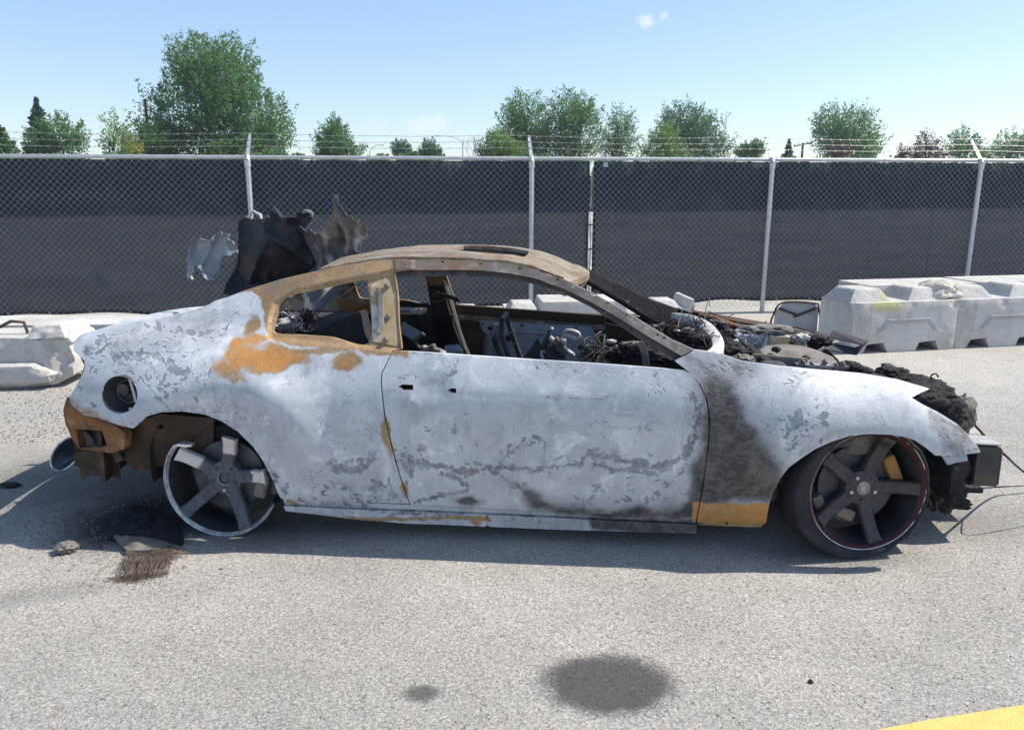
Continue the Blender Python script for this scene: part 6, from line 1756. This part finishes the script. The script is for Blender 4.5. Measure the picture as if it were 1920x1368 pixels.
# ------------------------------------------------------------------ engine bay (bonnet gone)
def engine_bay():
    # the melted intake plenum: an uneven slab with a soft edge
    def slab(name, poly, y0, y1, mat, th, seed, drop=0.0, amp=.02):
        """outline traced on the top face; the top runs from lateral y0 (near) to y1 (far)"""
        pts = []
        for x, y, s in poly:
            pts.append(cat(x, y, y0 + (y1 - y0) * s))
        P = np.array(pts); cen = P.mean(0)
        D = smooth_poly([p[:2] for p in P], .02)
        V, T = fill(D, [], .018)
        A = np.c_[P[:, 0], P[:, 1], np.ones(len(P))]; co, *_ = np.linalg.lstsq(A, P[:, 2], rcond=None)
        z = np.c_[V, np.ones(len(V))] @ co
        dd = segdist(D, V, True)
        z = z - .05 * np.clip(1 - dd / .05, 0, 1) ** 2 + (fbm(V[:, 0] * 11, V[:, 1] * 11, seed, 4) - .5) * amp * 2
        return finish_panel(name, np.stack((V[:, 0], V[:, 1], z), 1), T, M[mat], car, {}, th, (0, 0, -1), flip=False)
    o = slab('intake_plenum', [(1402, 668, .0), (1420, 642, .75), (1450, 640, 1), (1520, 648, 1), (1575, 668, .6), (1582, 690, .0), (1500, 690, -.05), (1440, 684, -.05)], -.36, .06, 'ash_brown', .12, 3)
    for x, y in ((1510, 672), (1455, 655)):
        p = cat(x, y, -.2); lump('bolt_boss', tuple(p), .022, 'char', parent=car, seed=int(x), amp=.3)
    m = MB(); c = cat(1460, 680, -.40); m.box(c, (.26, .02, .07), Matrix.Rotation(rad(4), 3, 'Y')); m.build('plenum_side', M['ash_brown'], car, bevel=.012)
    m = MB(); m.box((1.42, -.12, .50), (.62, .5, .34)); m.build('engine_block', M['soot'], car, bevel=.05)
    # injectors and fuel rail along the near edge
    for i, (dx_, hh_) in enumerate(((0, .03), (17, .022), (41, .034), (62, .018), (74, .028))):
        c = cat(1500 + dx_, 689 + i * .6, -.41); m = MB(); m.tube([c, c + np.array((.006 * (i % 3 - 1), -.015, hh_))], [.014, .010], 8); m.tube([c + np.array((0, -.015, hh_ - .006)), c + np.array((.012, -.02, hh_ + .006))], .013, 7); m.build('injector', M['ash'], car, True)
    c0, c1 = cat(1490, 684, -.43), cat(1590, 690, -.43); m = MB(); m.tube([c0, c1], .012, 8); m.build('fuel_rail', M['burnt_steel'], car, True)
    # battery box with bluish melted side, top of flaky ash
    c = cat(1420, 640, .18); m = MB(); m.box((c[0], c[1], c[2] - .03), (.26, .20, .16)); m.build('battery_case', M['blue_steel'], car, bevel=.012)
    m = MB(); m.box((c[0] + .09, c[1] - .102, c[2] - .03), (.10, .012, .15)); m.build('battery_side', M['tan_steel'], car, bevel=.004)
    lump('melted_cover', (c[0] + .06, c[1], c[2] + .065), .12, 'ash', parent=car, seed=41, amp=.3, squash=(1.2, .8, .22), freq=2)
    for i, (px, py, y, r, mt) in enumerate(((1500, 634, .25, .04, 'ash_white'), (1520, 634, .30, .05, 'char'), (1540, 640, .2, .045, 'char'), (1380, 664, -.25, .06, 'char'), (1372, 652, -.1, .05, 'soot'), (1390, 674, -.42, .04, 'ash_brown'), (1470, 634, .35, .03, 'ash_white'), (1365, 628, .15, .045, 'char'), (1356, 640, .0, .04, 'char'), (1590, 686, -.30, .04, 'char'), (1480, 648, .18, .05, 'char'), (1512, 628, .28, .025, 'ash'), (1386, 656, -.2, .022, 'ash'), (1376, 640, .05, .02, 'ash_white'))):
        lump('ash_heap', tuple(cat(px, py, y)), r, mt, parent=car, seed=60 + i, amp=.45, squash=(1.3, 1, .6), freq=2)
    # curved hose, brackets, strut brace, far wing rail
    q = [V_(cat(x, y, -.05)) for x, y in ((1372, 648), (1395, 652), (1412, 668), (1416, 684))]; m = MB(); m.tube(smooth_poly(q, .02, False), .012, 8); m.build('heater_pipe', M['pale_steel'], car, True)
    for i, (a, b_, w, mt) in enumerate((((1310, 588, .60), (1560, 634, .62), .05, 'rust_dark'), ((1330, 600, .52), (1530, 640, .50), .03, 'dark_steel'), ((1300, 583, .66), (1400, 618, .45), .02, 'rust'), ((1480, 628, .55), (1570, 640, .55), .045, 'dark_steel'))):
        p, q2 = cat(*a), cat(*b_); m = MB(); m.ribbon([p, (p + q2) / 2 + np.array((0, 0, .006)), q2], (0, 1, .4), w, .012); m.build('wing_rail', M[mt], car, bevel=.003)
    for i in range(7):
        p = cat(1480 + i * 12, 629 + i * 2.1, .56); m = MB(); m.box(p, (.012, .02, .03)); m.build('rail_clip', M['rust'], car)
    p = cat(1545, 648, .35); m = MB(); m.ribbon([p, p + np.array((.16, -.05, -.02)), p + np.array((.20, -.06, .03)), p + np.array((.05, .06, .06))], (0, 1, .6), .06, .006); m.build('lamp_bracket', M['dark_steel'], car)
    m = MB(); m.ribbon([V_(cat(x, y, .40)) for x, y in ((1530, 662), (1562, 642), (1572, 640))], (0, 1, .3), .03, .006); m.build('bent_strip', M['pale_steel'], car)
    # burnt loom: wires strewn over the bay and behind the dash
    rg = np.random.default_rng(21)
    for i in range(26):
        p = cat(rg.uniform(1345, 1420), rg.uniform(622, 672), rg.uniform(-.3, .3)); d = rg.normal(0, 1, 3) * (.10, .10, .05)
        rnd_tube(p, p + d, .003, .02, 5, ('ash', 'rust', 'soot', 'bolt')[i % 4], 'burnt_wire', 200 + i)
    # windscreen cowl: pale bowed rim from pillar to pillar
    outer = smooth_poly([cat(x, y, yy) for x, y, yy in ((1261, 586, .66), (1298, 590, .45), (1330, 604, .20), (1350, 625, -.08), (1358, 645, -.32), (1352, 664, -.56))], .03, False)
    inner = smooth_poly([cat(x, y, yy) for x, y, yy in ((1258, 592, .64), (1290, 600, .42), (1316, 614, .17), (1332, 632, -.10), (1336, 648, -.33), (1322, 660, -.58))], .03, False)
    k = min(len(outer), len(inner)); oi = np.linspace(0, len(outer) - 1, k).astype(int); ii = np.linspace(0, len(inner) - 1, k).astype(int)
    m = MB(); vs = []
    for p, q in zip(outer[oi], inner[ii]): vs += [p + np.array((0, 0, -.035)), p, (p + q) / 2 + np.array((0, 0, .008)), q, q + np.array((0, 0, -.03))]
    m.add(vs, [(5 * i + j, 5 * i + j + 1, 5 * i + j + 6, 5 * i + j + 5) for i in range(k - 1) for j in range(4)])
    m.build('windscreen_cowl', M['ash_white'], car, True)
    m = MB(); m.ribbon([q + np.array((-.012, 0, -.06)) for q in inner], (.15, 0, 1), .07, .01); m.build('cowl_inner', M['rust'], car)
    m = MB(); m.ribbon([q + np.array((-.02, 0, -.16)) for q in inner], (.1, 0, 1), .16, .008); m.build('scuttle', M['soot'], car)
engine_bay()

# ------------------------------------------------------------------ cabin
def cabin():
    # far door inner skin: pale blue-grey plate with stamped holes
    Y = .735
    def pl(poly, holes, y, mat, name, th=.012, res=.03):
        P = [cat(a, b_, y)[[0, 2]] for a, b_ in poly]; Hs = [np.array([cat(a, b_, y)[[0, 2]] for a, b_ in h]) for h in holes]
        V, T = fill(np.array(P), Hs, res)
        return finish_panel(name, np.stack((V[:, 0], np.full(len(V), y), V[:, 1]), 1), T, M[mat], car, {}, th)
    door_all = [(842, 582), (1132, 604), (1270, 640), (1270, 720), (905, 700), (868, 660)]
    pl(door_all, [], Y + .012, 'rust_dark', 'far_door_inner')
    plate = [(900, 604), (908, 601), (1017, 608), (1096, 611), (1112, 618), (1118, 640), (1116, 700), (925, 680), (919, 655), (917, 632), (905, 620)]
    o = pl(smooth_poly(plate, 8), [px_ell(a, b_, r, r, 14) for a, b_, r in ((919, 615.5, 5), (952, 635, 6), (1089, 652, 6), (1014.5, 628, 2), (978, 609.5, 3), (904, 607, 2.5), (1080, 613, 2.5))], Y, 'door_plate', 'far_door_plate')
    for x in (928, 936):
        a, b_ = cat(x, 607, Y - .006), cat(x + 8, 680, Y - .006); m = MB(); m.ribbon([a, b_], (1, 0, 0), .02, .012); m.build('stamped_rib', M['door_plate'], o, bevel=.003)
    a, b_ = cat(945, 620, Y - .004), cat(1070, 628, Y - .004); m = MB(); m.ribbon([a, b_], (0, 0, 1), .012, .01); m.build('stamped_rib', M['door_plate'], o, bevel=.003)
    # far door top rail, dark layers with a rusty lip
    for dy, w, mt in ((0, .05, 'rust_dark'), (16, .035, 'burnt_steel')):
        a, b_ = cat(846, 577 + dy, .76), cat(1135, 598 + dy, .76); m = MB(); m.ribbon([a, (a + b_) / 2, b_], (0, 0, 1), w, .03); m.build('far_door_rail', M[mt], car, bevel=.006)
    # far belt post with seat belt hardware and a pale edge strip
    q = [cat(x, y, .70) for x, y in ((815, 526), (820, 555), (832, 610), (846, 660), (850, 700))]
    m = MB(); m.ribbon(q, (1, 0, 0), [.10, .10, .13, .16, .16], .03); bp = m.build('far_belt_post', M['soot'], car, bevel=.006)
    q = [cat(x, y, .67) for x, y in ((833, 522), (843, 555), (853, 590), (862, 622), (872, 650), (882, 672))]
    m = MB(); m.ribbon(q, (1, .3, 0), .022, .012); m.build('post_edge', M['pale_steel'], bp, bevel=.003)
    p = cat(819, 550, .66); m = MB(); m.tube([p, p + np.array((0, -.03, 0))], .022, 12); m.build('belt_anchor', M['dark_steel'], bp, True)
    q = [cat(x, y, .64) for x, y in ((822, 552), (840, 555), (856, 561), (861, 565))]; m = MB(); m.ribbon(q, (0, 0, 1), [.03, .024, .028, .018], .012); m.build('belt_arm', M['soot'], bp, bevel=.004)
    q = [cat(x, y, .64) for x, y in ((808, 562), (812, 566), (822, 566), (832, 562), (830, 555))]; m = MB(); m.tube(q, .006, 6); m.build('belt_guide', M['dark_steel'], bp, True)
    # rear side: pale strip of the far quarter window sill
    a, b_ = cat(746, 578, .76), cat(800, 580, .76); m = MB(); m.ribbon([a, b_], (0, 0, 1), .02, .03); m.build('far_window_sill', M['ash_white'], car)
    a, b_ = cat(746, 570, .77), cat(805, 571, .77); m = MB(); m.ribbon([a, b_], (0, 0, 1), .028, .03); m.build('far_window_sill', M['soot'], car)
    lump('foam_scrap', tuple(cat(783, 584, .5)), .028, 'ash_white', parent=car, seed=4, amp=.4, squash=(1.4, 1, .6))
    q = [cat(x, y, .45) for x, y in ((750, 612), (768, 622), (785, 632))]; m = MB(); m.ribbon(q, (0, .3, 1), .07, .02); m.build('belt_reel_arm', M['blue_steel'], car, bevel=.006)
    # two seat frames: pan, side rails, upright tubes; only scraps reach the window line
    for sg, yc in ((-1, -.36), (1, .36)):
        m = MB()
        for dy in (-.22, .22): m.tube([(.42, yc + dy, .40), (-.02, yc + dy, .36), (-.12, yc + dy, .44), (-.24, yc + dy, .78), (-.25, yc + dy * .6, .86)], .016, 8)
        m.tube([(-.25, yc - .14, .86), (-.25, yc + .14, .86)], .016, 8); m.tube([(.42, yc - .22, .40), (.42, yc + .22, .40)], .016, 8)
        sf = m.build('seat_frame', M['dark_steel'], car, True)
        m = MB()
        for k in range(6): m.tube([(.36 - k * .08, yc - .2, .39 - .004 * k), (.36 - k * .08 + .02, yc, .36), (.36 - k * .08, yc + .2, .39 - .004 * k)], .004, 5)
        for k in range(5): m.tube([(-.14 - k * .022, yc - .2, .46 + k * .07), (-.16 - k * .022, yc, .46 + k * .07), (-.14 - k * .022, yc + .2, .46 + k * .07)], .004, 5)
        tag(m.build('seat_spring', M['rust_dark'], sf, True), kind='stuff')
        m = MB(); m.box((.18, yc, .28), (.56, .46, .08)); m.build('seat_pan', M['soot'], sf, bevel=.02)
    y = -.42
    # bent lever and bracket by the window post
    q = [cat(a, b_, y) for a, b_ in ((793, 657), (783, 648), (778.5, 640), (785, 630), (793, 625), (794, 629))]; m = MB(); m.tube(smooth_poly(q, .01, False), .009, 8); m.build('bent_lever', M['dark_steel'], car, True)
    for (a, b_, w, h, r, mt) in ((800, 655, .04, .03, 20, 'pale_steel'), (812, 653, .03, .04, -25, 'burnt_steel'), (808, 660, .10, .05, 10, 'burnt_steel'), (822, 661, .07, .03, 15, 'pale_steel')):
        m = MB(); m.box(cat(a, b_, y), (w, .05, h), Matrix.Rotation(rad(r), 3, 'Y')); m.build('latch_bracket', M[mt], car, bevel=.006)
    p = cat(850, 658, -.1); lump('melted_trim', tuple(p), .045, 'blue_steel', parent=car, seed=9, amp=.35, squash=(1.1, .6, .8))
    # centre pieces: dark fin, column bracket with a loop
    pl([(980, 671), (1000, 646), (1008, 632), (1019, 651), (1016, 680), (985, 682)], [], -.05, 'dark_steel', 'seat_side_fin', .02)
    q = [cat(a, b_, -.08) for a, b_ in ((1031, 618), (1028, 632), (1022, 645), (1018, 668))]; m = MB(); m.tube(q, [.010, .014, .018, .014], 8); m.build('column_stalk', M['dark_steel'], car, True)
    lump('stalk_end', tuple(cat(1034, 616, -.09)), .012, 'pale_steel', parent=car, seed=2, sub=3)
    q = [cat(a, b_, -.10) for a, b_ in ((1050, 640), (1056, 629), (1062, 619), (1078, 621), (1086, 626), (1084, 634), (1072, 632), (1060, 627), (1052, 640))]
    m = MB(); m.tube(smooth_poly(q, .01, False), .009, 8); m.build('column_loop', M['pale_steel'], car, True)
    for (a, b_, w, h, r, mt) in ((1040, 640, .07, .022, 40, 'pale_steel'), (1050, 645, .04, .045, 30, 'burnt_steel'), (1046, 652, .10, .07, 50, 'burnt_steel'), (1038, 664, .10, .09, 50, 'dark_steel'), (1056, 640, .03, .03, 10, 'pale_steel'), (1017, 668, .02, .07, -6, 'pale_steel'), (1028, 662, .06, .02, 30, 'pale_steel'), (1070, 662, .05, .02, 35, 'pale_steel')):
        m = MB(); m.box(cat(a, b_, -.10), (w, .06, h), Matrix.Rotation(rad(r), 3, 'Y')); m.build('column_bracket', M[mt], car, bevel=.008)
    # dash remains
    rg = np.random.default_rng(4)
    m = MB(); m.tube([(.86, -.66, .70), (.86, .66, .70)], .03, 10); m.build('dash_tube', M['dark_steel'], car, True)
    for i in range(34):
        a = rg.uniform(0, 6.28); cx, cy = 1113, 660
        p = cat(cx + math.cos(a) * 20, cy + math.sin(a) * 20, rg.uniform(-.3, -.15)); q2 = cat(cx + math.cos(a + 2.4) * 22, cy + math.sin(a + 2.4) * 18, rg.uniform(-.3, -.15))
        rnd_tube(p, q2, .0022, .03, 6, ('ash', 'dark_steel', 'rust_dark', 'ash')[i % 4], 'burnt_wire', 300 + i)
    for i, (a, b_, r, mt) in enumerate(((1180, 652, .045, 'char'), (1165, 662, .05, 'soot'), (1190, 646, .03, 'ash'), (1150, 670, .04, 'char'), (1135, 656, .022, 'ash'), (1205, 660, .05, 'soot'), (1230, 670, .055, 'soot'), (1280, 628, .05, 'char'), (1300, 634, .05, 'soot'), (1262, 642, .06, 'soot'), (1318, 638, .045, 'soot'), (1145, 640, .018, 'ash_white'), (1172, 645, .02, 'ash'), (1290, 618, .02, 'ash'), (1272, 622, .018, 'ash_white'), (1160, 650, .016, 'ash_white'))):
        lump('dash_remains', tuple(cat(a, b_, -.2 if a < 1250 else -.1)), r, mt, parent=car, seed=80 + i, amp=.5, squash=(1.4, .9, .55), freq=2.2)
    for i in range(26):
        p = cat(rg.uniform(1235, 1335), rg.uniform(595, 640), rg.uniform(-.2, .3)); q2 = p + rg.normal(0, 1, 3) * (.14, .1, .05)
        rnd_tube(p, q2, .0022, .03, 6, ('soot', 'rust_dark', 'ash')[i % 3], 'burnt_wire', 400 + i)
    q = [cat(a, b_, -.62) for a, b_ in ((1200, 640), (1208, 660), (1213, 690))]; m = MB(); m.ribbon(q, (1, 0, 0), .03, .012); m.build('window_guide', M['burnt_steel'], car, bevel=.003)
    q = [cat(a, b_, .3) for a, b_ in ((1225, 612), (1237, 610), (1246, 606))]; m = MB(); m.tube(q, .010, 6); m.build('vent_pipe', M['pale_steel'], car, True)
    # rear cabin clutter seen through the quarter window
    rear = ((528, 610, .10, 'ash_white', (1.3, .8, .4)), (540, 606, .05, 'crumple', (1.2, 1, .9)), (532, 622, .07, 'ash', (1.3, .8, .5)), (575, 602, .04, 'crumple', (.8, .8, 1.4)), (550, 625, .07, 'crumple', (1.4, .8, .4)))
    for i, (a, b_, r, mt, sq) in enumerate(rear): lump('cabin_debris', tuple(cat(a, b_, -.30)), r, mt, parent=car, seed=120 + i, amp=.5, squash=sq, freq=1.8)
    for i in range(14):
        p = cat(rg.uniform(520, 600), rg.uniform(575, 628), -.45); q2 = cat(rg.uniform(520, 600), rg.uniform(575, 628), -.4)
        rnd_tube(p, q2, .0025, .02, 5, ('ash_white', 'rust', 'ash', 'soot')[i % 4], 'burnt_wire', 500 + i)
    q = [cat(a, b_, -.35) for a, b_ in ((632, 560), (655, 545), (668, 533))]; m = MB(); m.tube(q, .004, 5); m.build('loose_rod', M['burnt_steel'], car, True)
cabin()

# ------------------------------------------------------------------ crumpled sheet metal standing in the back of the car
def crumpled():
    root_c = cat(560, 545, .15); w = to_world(np.array(root_c))
    hood = empty('crumpled_bonnet', w); hood.rotation_euler = (CAR_ROLL, 0, CAR_YAW)
    tag(hood, 'torn and crumpled black metal bonnet stuffed upright into the back of the burnt car', 'car bonnet')
    off = np.array(root_c)
    def sheet(name, poly, yfun, mat, seed, amp=.05, res=.011, th=.006, edge=.02, ridges=(), folds=12, crease=1.0):
        """poly in photo pixels, laid on a bent surface y = yfun(u, z)"""
        def hit(px, py):
            y = .15
            for _ in range(18):
                p = cat(px, py, y); y = .6 * y + .4 * yfun(p[0], p[2])
            return cat(px, py, y)[[0, 2]]
        raw = densify(poly, 2.5)
        jit = np.stack((fbm(raw[:, 0] * .09, raw[:, 1] * .09, seed, 3) - .5, fbm(raw[:, 0] * .09, raw[:, 1] * .09, seed + 1, 3) - .5), 1) * 4 + np.stack((fbm(raw[:, 0] * .34, raw[:, 1] * .34, seed + 2, 3) - .5, fbm(raw[:, 0] * .34, raw[:, 1] * .34, seed + 4, 3) - .5), 1) * 8
        P = np.array([hit(x, y) for x, y in raw + jit])
        V, T = fill(P, [], res)
        y = np.array([yfun(a, b_) for a, b_ in V])
        n = fbm(V[:, 0] * 4.5, V[:, 1] * 4.5, seed + 5, 3) - .5
        rn = 1 - np.abs(fbm(V[:, 0] * 7, V[:, 1] * 5, seed + 8, 3) - .5) * 4
        for k_ in range(folds):
            r_ = np.random.default_rng(seed * 31 + k_); a_ = r_.uniform(0, 3.14); c_ = V[r_.integers(len(V))]
            y = y + r_.choice((-1, 1)) * r_.uniform(.06, .20) * crease * np.abs((V[:, 0] - c_[0]) * math.cos(a_) + (V[:, 1] - c_[1]) * math.sin(a_))
        y = y - (y - np.array([yfun(a, b_) for a, b_ in V])).mean()
        rn2 = 1 - np.abs(fbm(V[:, 0] * 15, V[:, 1] * 11, seed + 11, 3) - .5) * 4
        y = y + n * amp * 1.1 - rn * amp * .75 - rn2 * amp * .30
        d = segdist(P, V, True)
        y = y - edge * np.clip(1 - d / .03, 0, 1) ** 2
        pxs = project(to_world(np.stack((V[:, 0], y, V[:, 1]), 1)))
        for pts, wd, h in ridges: y = y - h * np.exp(-(segdist(pts, pxs, False) / wd) ** 2)
        o = finish_panel(name, np.stack((V[:, 0], y, V[:, 1]), 1) - off, T, M[mat], hood, {}, th * 1.6)
        return o
    dark = [(435, 536), (432, 528), (438, 512), (447, 496), (452, 470), (455, 440), (457, 416), (466, 407), (488, 410), (505, 406), (509, 420), (514, 399), (521, 393), (527, 399), (534, 407), (549, 409), (560, 406), (567, 398), (585, 398), (584, 410), (576, 423), (560, 432), (562, 450), (580, 480), (585, 520), (560, 548), (500, 548), (450, 545)]
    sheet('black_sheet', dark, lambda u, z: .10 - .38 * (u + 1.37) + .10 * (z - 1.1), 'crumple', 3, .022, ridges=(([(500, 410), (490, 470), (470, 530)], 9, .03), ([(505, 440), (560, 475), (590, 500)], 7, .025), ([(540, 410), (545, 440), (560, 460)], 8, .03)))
    lit = [(549, 432), (560, 427), (578, 424), (584, 436), (592, 428), (602, 440), (613, 429), (625, 420), (637, 409), (641, 395), (643, 380), (648, 366), (653, 365), (656, 372), (655, 386), (664, 398), (673, 410), (682, 416), (691, 422), (690, 446), (680, 449), (676, 465), (670, 486), (660, 510), (646, 543), (615, 570), (588, 590), (578, 575), (572, 558), (560, 530), (548, 520), (549, 480), (556, 446)]
    # a trough then a slope turned to the sun
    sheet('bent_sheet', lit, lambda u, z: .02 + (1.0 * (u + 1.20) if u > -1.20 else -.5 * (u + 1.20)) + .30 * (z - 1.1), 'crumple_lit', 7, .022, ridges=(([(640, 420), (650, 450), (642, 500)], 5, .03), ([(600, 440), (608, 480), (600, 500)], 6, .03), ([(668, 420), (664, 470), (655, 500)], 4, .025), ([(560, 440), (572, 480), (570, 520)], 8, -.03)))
    rear = [(436, 545), (444, 505), (452, 470), (462, 446), (480, 440), (497, 428), (515, 434), (530, 426), (548, 440), (566, 436), (585, 444), (604, 437), (622, 446), (642, 436), (660, 444), (672, 440), (668, 470), (660, 498), (640, 520), (600, 545), (540, 556), (480, 556)]
    sheet('inner_frame', rear, lambda u, z: .30 + .15 * (z - 1.1) + .06 * math.sin(u * 9), 'crumple', 19, .03)
    flap = [(363, 448), (380, 447.6), (396, 451), (406, 443), (418, 435.5), (431, 438), (434, 449), (444, 456), (456, 459), (476, 462), (476, 476), (454, 474), (440, 478), (426, 478), (421, 490), (416, 505), (407, 519), (400, 524), (389, 519), (382, 505), (376, 496), (370, 498), (366, 510), (362, 522), (357, 521), (354, 500), (354, 481)]
    sheet('pale_flap', flap, lambda u, z: .34 + .25 * (u + 1.4), 'flap', 12, .012, crease=.5, ridges=(([(400, 450), (388, 480), (376, 500)], 5, .025), ([(362, 450), (358, 480), (358, 515)], 5, .02), ([(420, 440), (428, 470)], 6, .02)))
    def scrap(name, pts, y, r, mat):
        q = [cat(a, b_, y) - off for a, b_ in pts]; m = MB(); m.tube(smooth_poly(q, .01, False), r, 7); o = m.build(name, M[mat], hood, True)
        for v in o.data.vertices:
            v.co += Vector(v.co) * 0 + mnoise.noise_vector(v.co * 35) * .008
    scrap('torn_edge', [(465, 408), (470, 400), (477, 396), (488, 405), (490, 410)], .1, .008, 'ash_white')
    scrap('torn_edge', [(567, 399), (574, 396), (584, 399), (584, 406)], .1, .009, 'ash')
    scrap('thin_spike', [(515, 389), (522, 397), (530, 407)], .1, .003, 'ash')
    scrap('drip', [(357, 515), (359, 521), (361, 524)], .32, .008, 'ash_white')
    scrap('drip', [(394, 519), (396, 523), (398, 522)], .32, .008, 'ash_white')
crumpled()

# ------------------------------------------------------------------ what burnt off onto the ground
def remains():
    # crust of the burnt tyre with its steel cords fanned out
    c = gpt(262, 1032)
    o = empty('burnt_tyre_remains', (c[0], c[1], 0)); tag(o, 'charred crust of a burnt tyre with rusty cords fanned out by the bare rear wheel', 'burnt tyre')
    P = np.array([gpt(x, y)[:2] for x, y in smooth_poly([(215, 1012), (235, 1016), (270, 1016), (310, 1024), (342, 1036), (318, 1036), (285, 1040), (250, 1042), (238, 1040), (228, 1026)], 6)]) - c[:2]
    V, T = fill(P, [], .012)
    z = .02 + (fbm(V[:, 0] * 12, V[:, 1] * 12, 3, 4)) * .045 * np.clip(segdist(P, V, True) / .03, .25, 1)
    finish_panel('tyre_crust', np.stack((V[:, 0], V[:, 1], z), 1), T, M['ash_brown'], o, {}, .02, (0, 0, -1))
    P = np.array([gpt(x, y)[:2] for x, y in smooth_poly([(190, 985), (215, 958), (270, 950), (320, 968), (345, 1010), (330, 1028), (280, 1020), (220, 1018), (196, 1004)], 6)]) - c[:2]
    V, T = fill(P, [], .015)
    z = .006 + (fbm(V[:, 0] * 9, V[:, 1] * 9, 8, 4)) ** 2 * .07 * np.clip(segdist(P, V, True) / .06, 0, 1)
    finish_panel('soot_heap', np.stack((V[:, 0], V[:, 1], z), 1), T, M['char'], o, {}, .008, (0, 0, -1))
    rg = np.random.default_rng(3)
    m = MB()
    for i in range(210):
        t = rg.random()
        a = gpt(238 + t * 92 + rg.normal(0, 3), 1034 + 4 * math.sin(t * 3) + rg.normal(0, 2), .03)
        e = gpt(238 + t * 60 + rg.normal(0, 16) - 8, 1078 - 14 * t + rg.normal(0, 10), .004)
        mid = (a + e) / 2 + rg.normal(0, .016, 3) + np.array((.015, 0, .012))
        m.tube([a - (c[0], c[1], 0), mid - (c[0], c[1], 0), e - (c[0], c[1], 0)], .0009, 3, caps=False)
    for i in range(60):
        t = rg.random()
        a = gpt(260 + t * 60, 1078 + rg.normal(0, 3) - 6 * t, .006); e = gpt(205 + rg.normal(0, 12) + 40 * t, 1090 + rg.normal(0, 4) - 6 * t, .003)
        m.tube([a - (c[0], c[1], 0), (a + e) / 2 - (c[0], c[1], 0) + rg.normal(0, .006, 3) * (1, 1, .3), e - (c[0], c[1], 0)], .0010, 3, caps=False)
    for i in range(70):
        t = rg.random(); a = gpt(250 + 90 * t, 1022 + 12 * t + rg.normal(0, 2), .03); e = gpt(290 + 62 * t + rg.normal(0, 6), 1030 + 8 * t + rg.normal(0, 3), .012)
        m.tube([a - (c[0], c[1], 0), (a + e) / 2 - (c[0], c[1], 0) + rg.normal(0, .008, 3), e - (c[0], c[1], 0)], .0009, 3, caps=False)
    tag(m.build('tyre_cords', M['bristle'], o), kind='stuff')
    p = gpt(125, 1034); lump('charred_chunk', (p[0], p[1], .022), .036, 'ash_brown', 'small charred brown chunk lying at the edge of the car shadow', 'debris', seed=5, amp=.4, squash=(1.3, 1, .7), freq=1.6)
    p = gpt(1520, 1279); lump('black_crumb', (p[0], p[1], .005), .009, 'soot', 'tiny black crumb alone on the asphalt near the yellow line', 'debris', seed=6, sub=2)
    p = gpt(20, 912); lump('charred_scrap', (p[0], p[1], .012), .03, 'char', 'flat black scrap in the shade behind the tail of the car', 'debris', seed=7, squash=(1.8, 1, .4), amp=.4)
    p = gpt(1690, 1045)
remains()

# thin summer haze between here and the far trees
m = MB(); m.box((0, 60, 10.5), (260, 200, 23))
hz = m.build('haze', None); tag(hz, kind='stuff')
t = NT('haze_air'); pv = t.n('ShaderNodeVolumePrincipled')
pv.inputs['Color'].default_value = (.86, .93, 1.0, 1); pv.inputs['Density'].default_value = .0006; pv.inputs['Anisotropy'].default_value = .2
t.nt.links.new(pv.outputs[0], t.out.inputs['Volume'])
hz.data.materials.append(t.m)
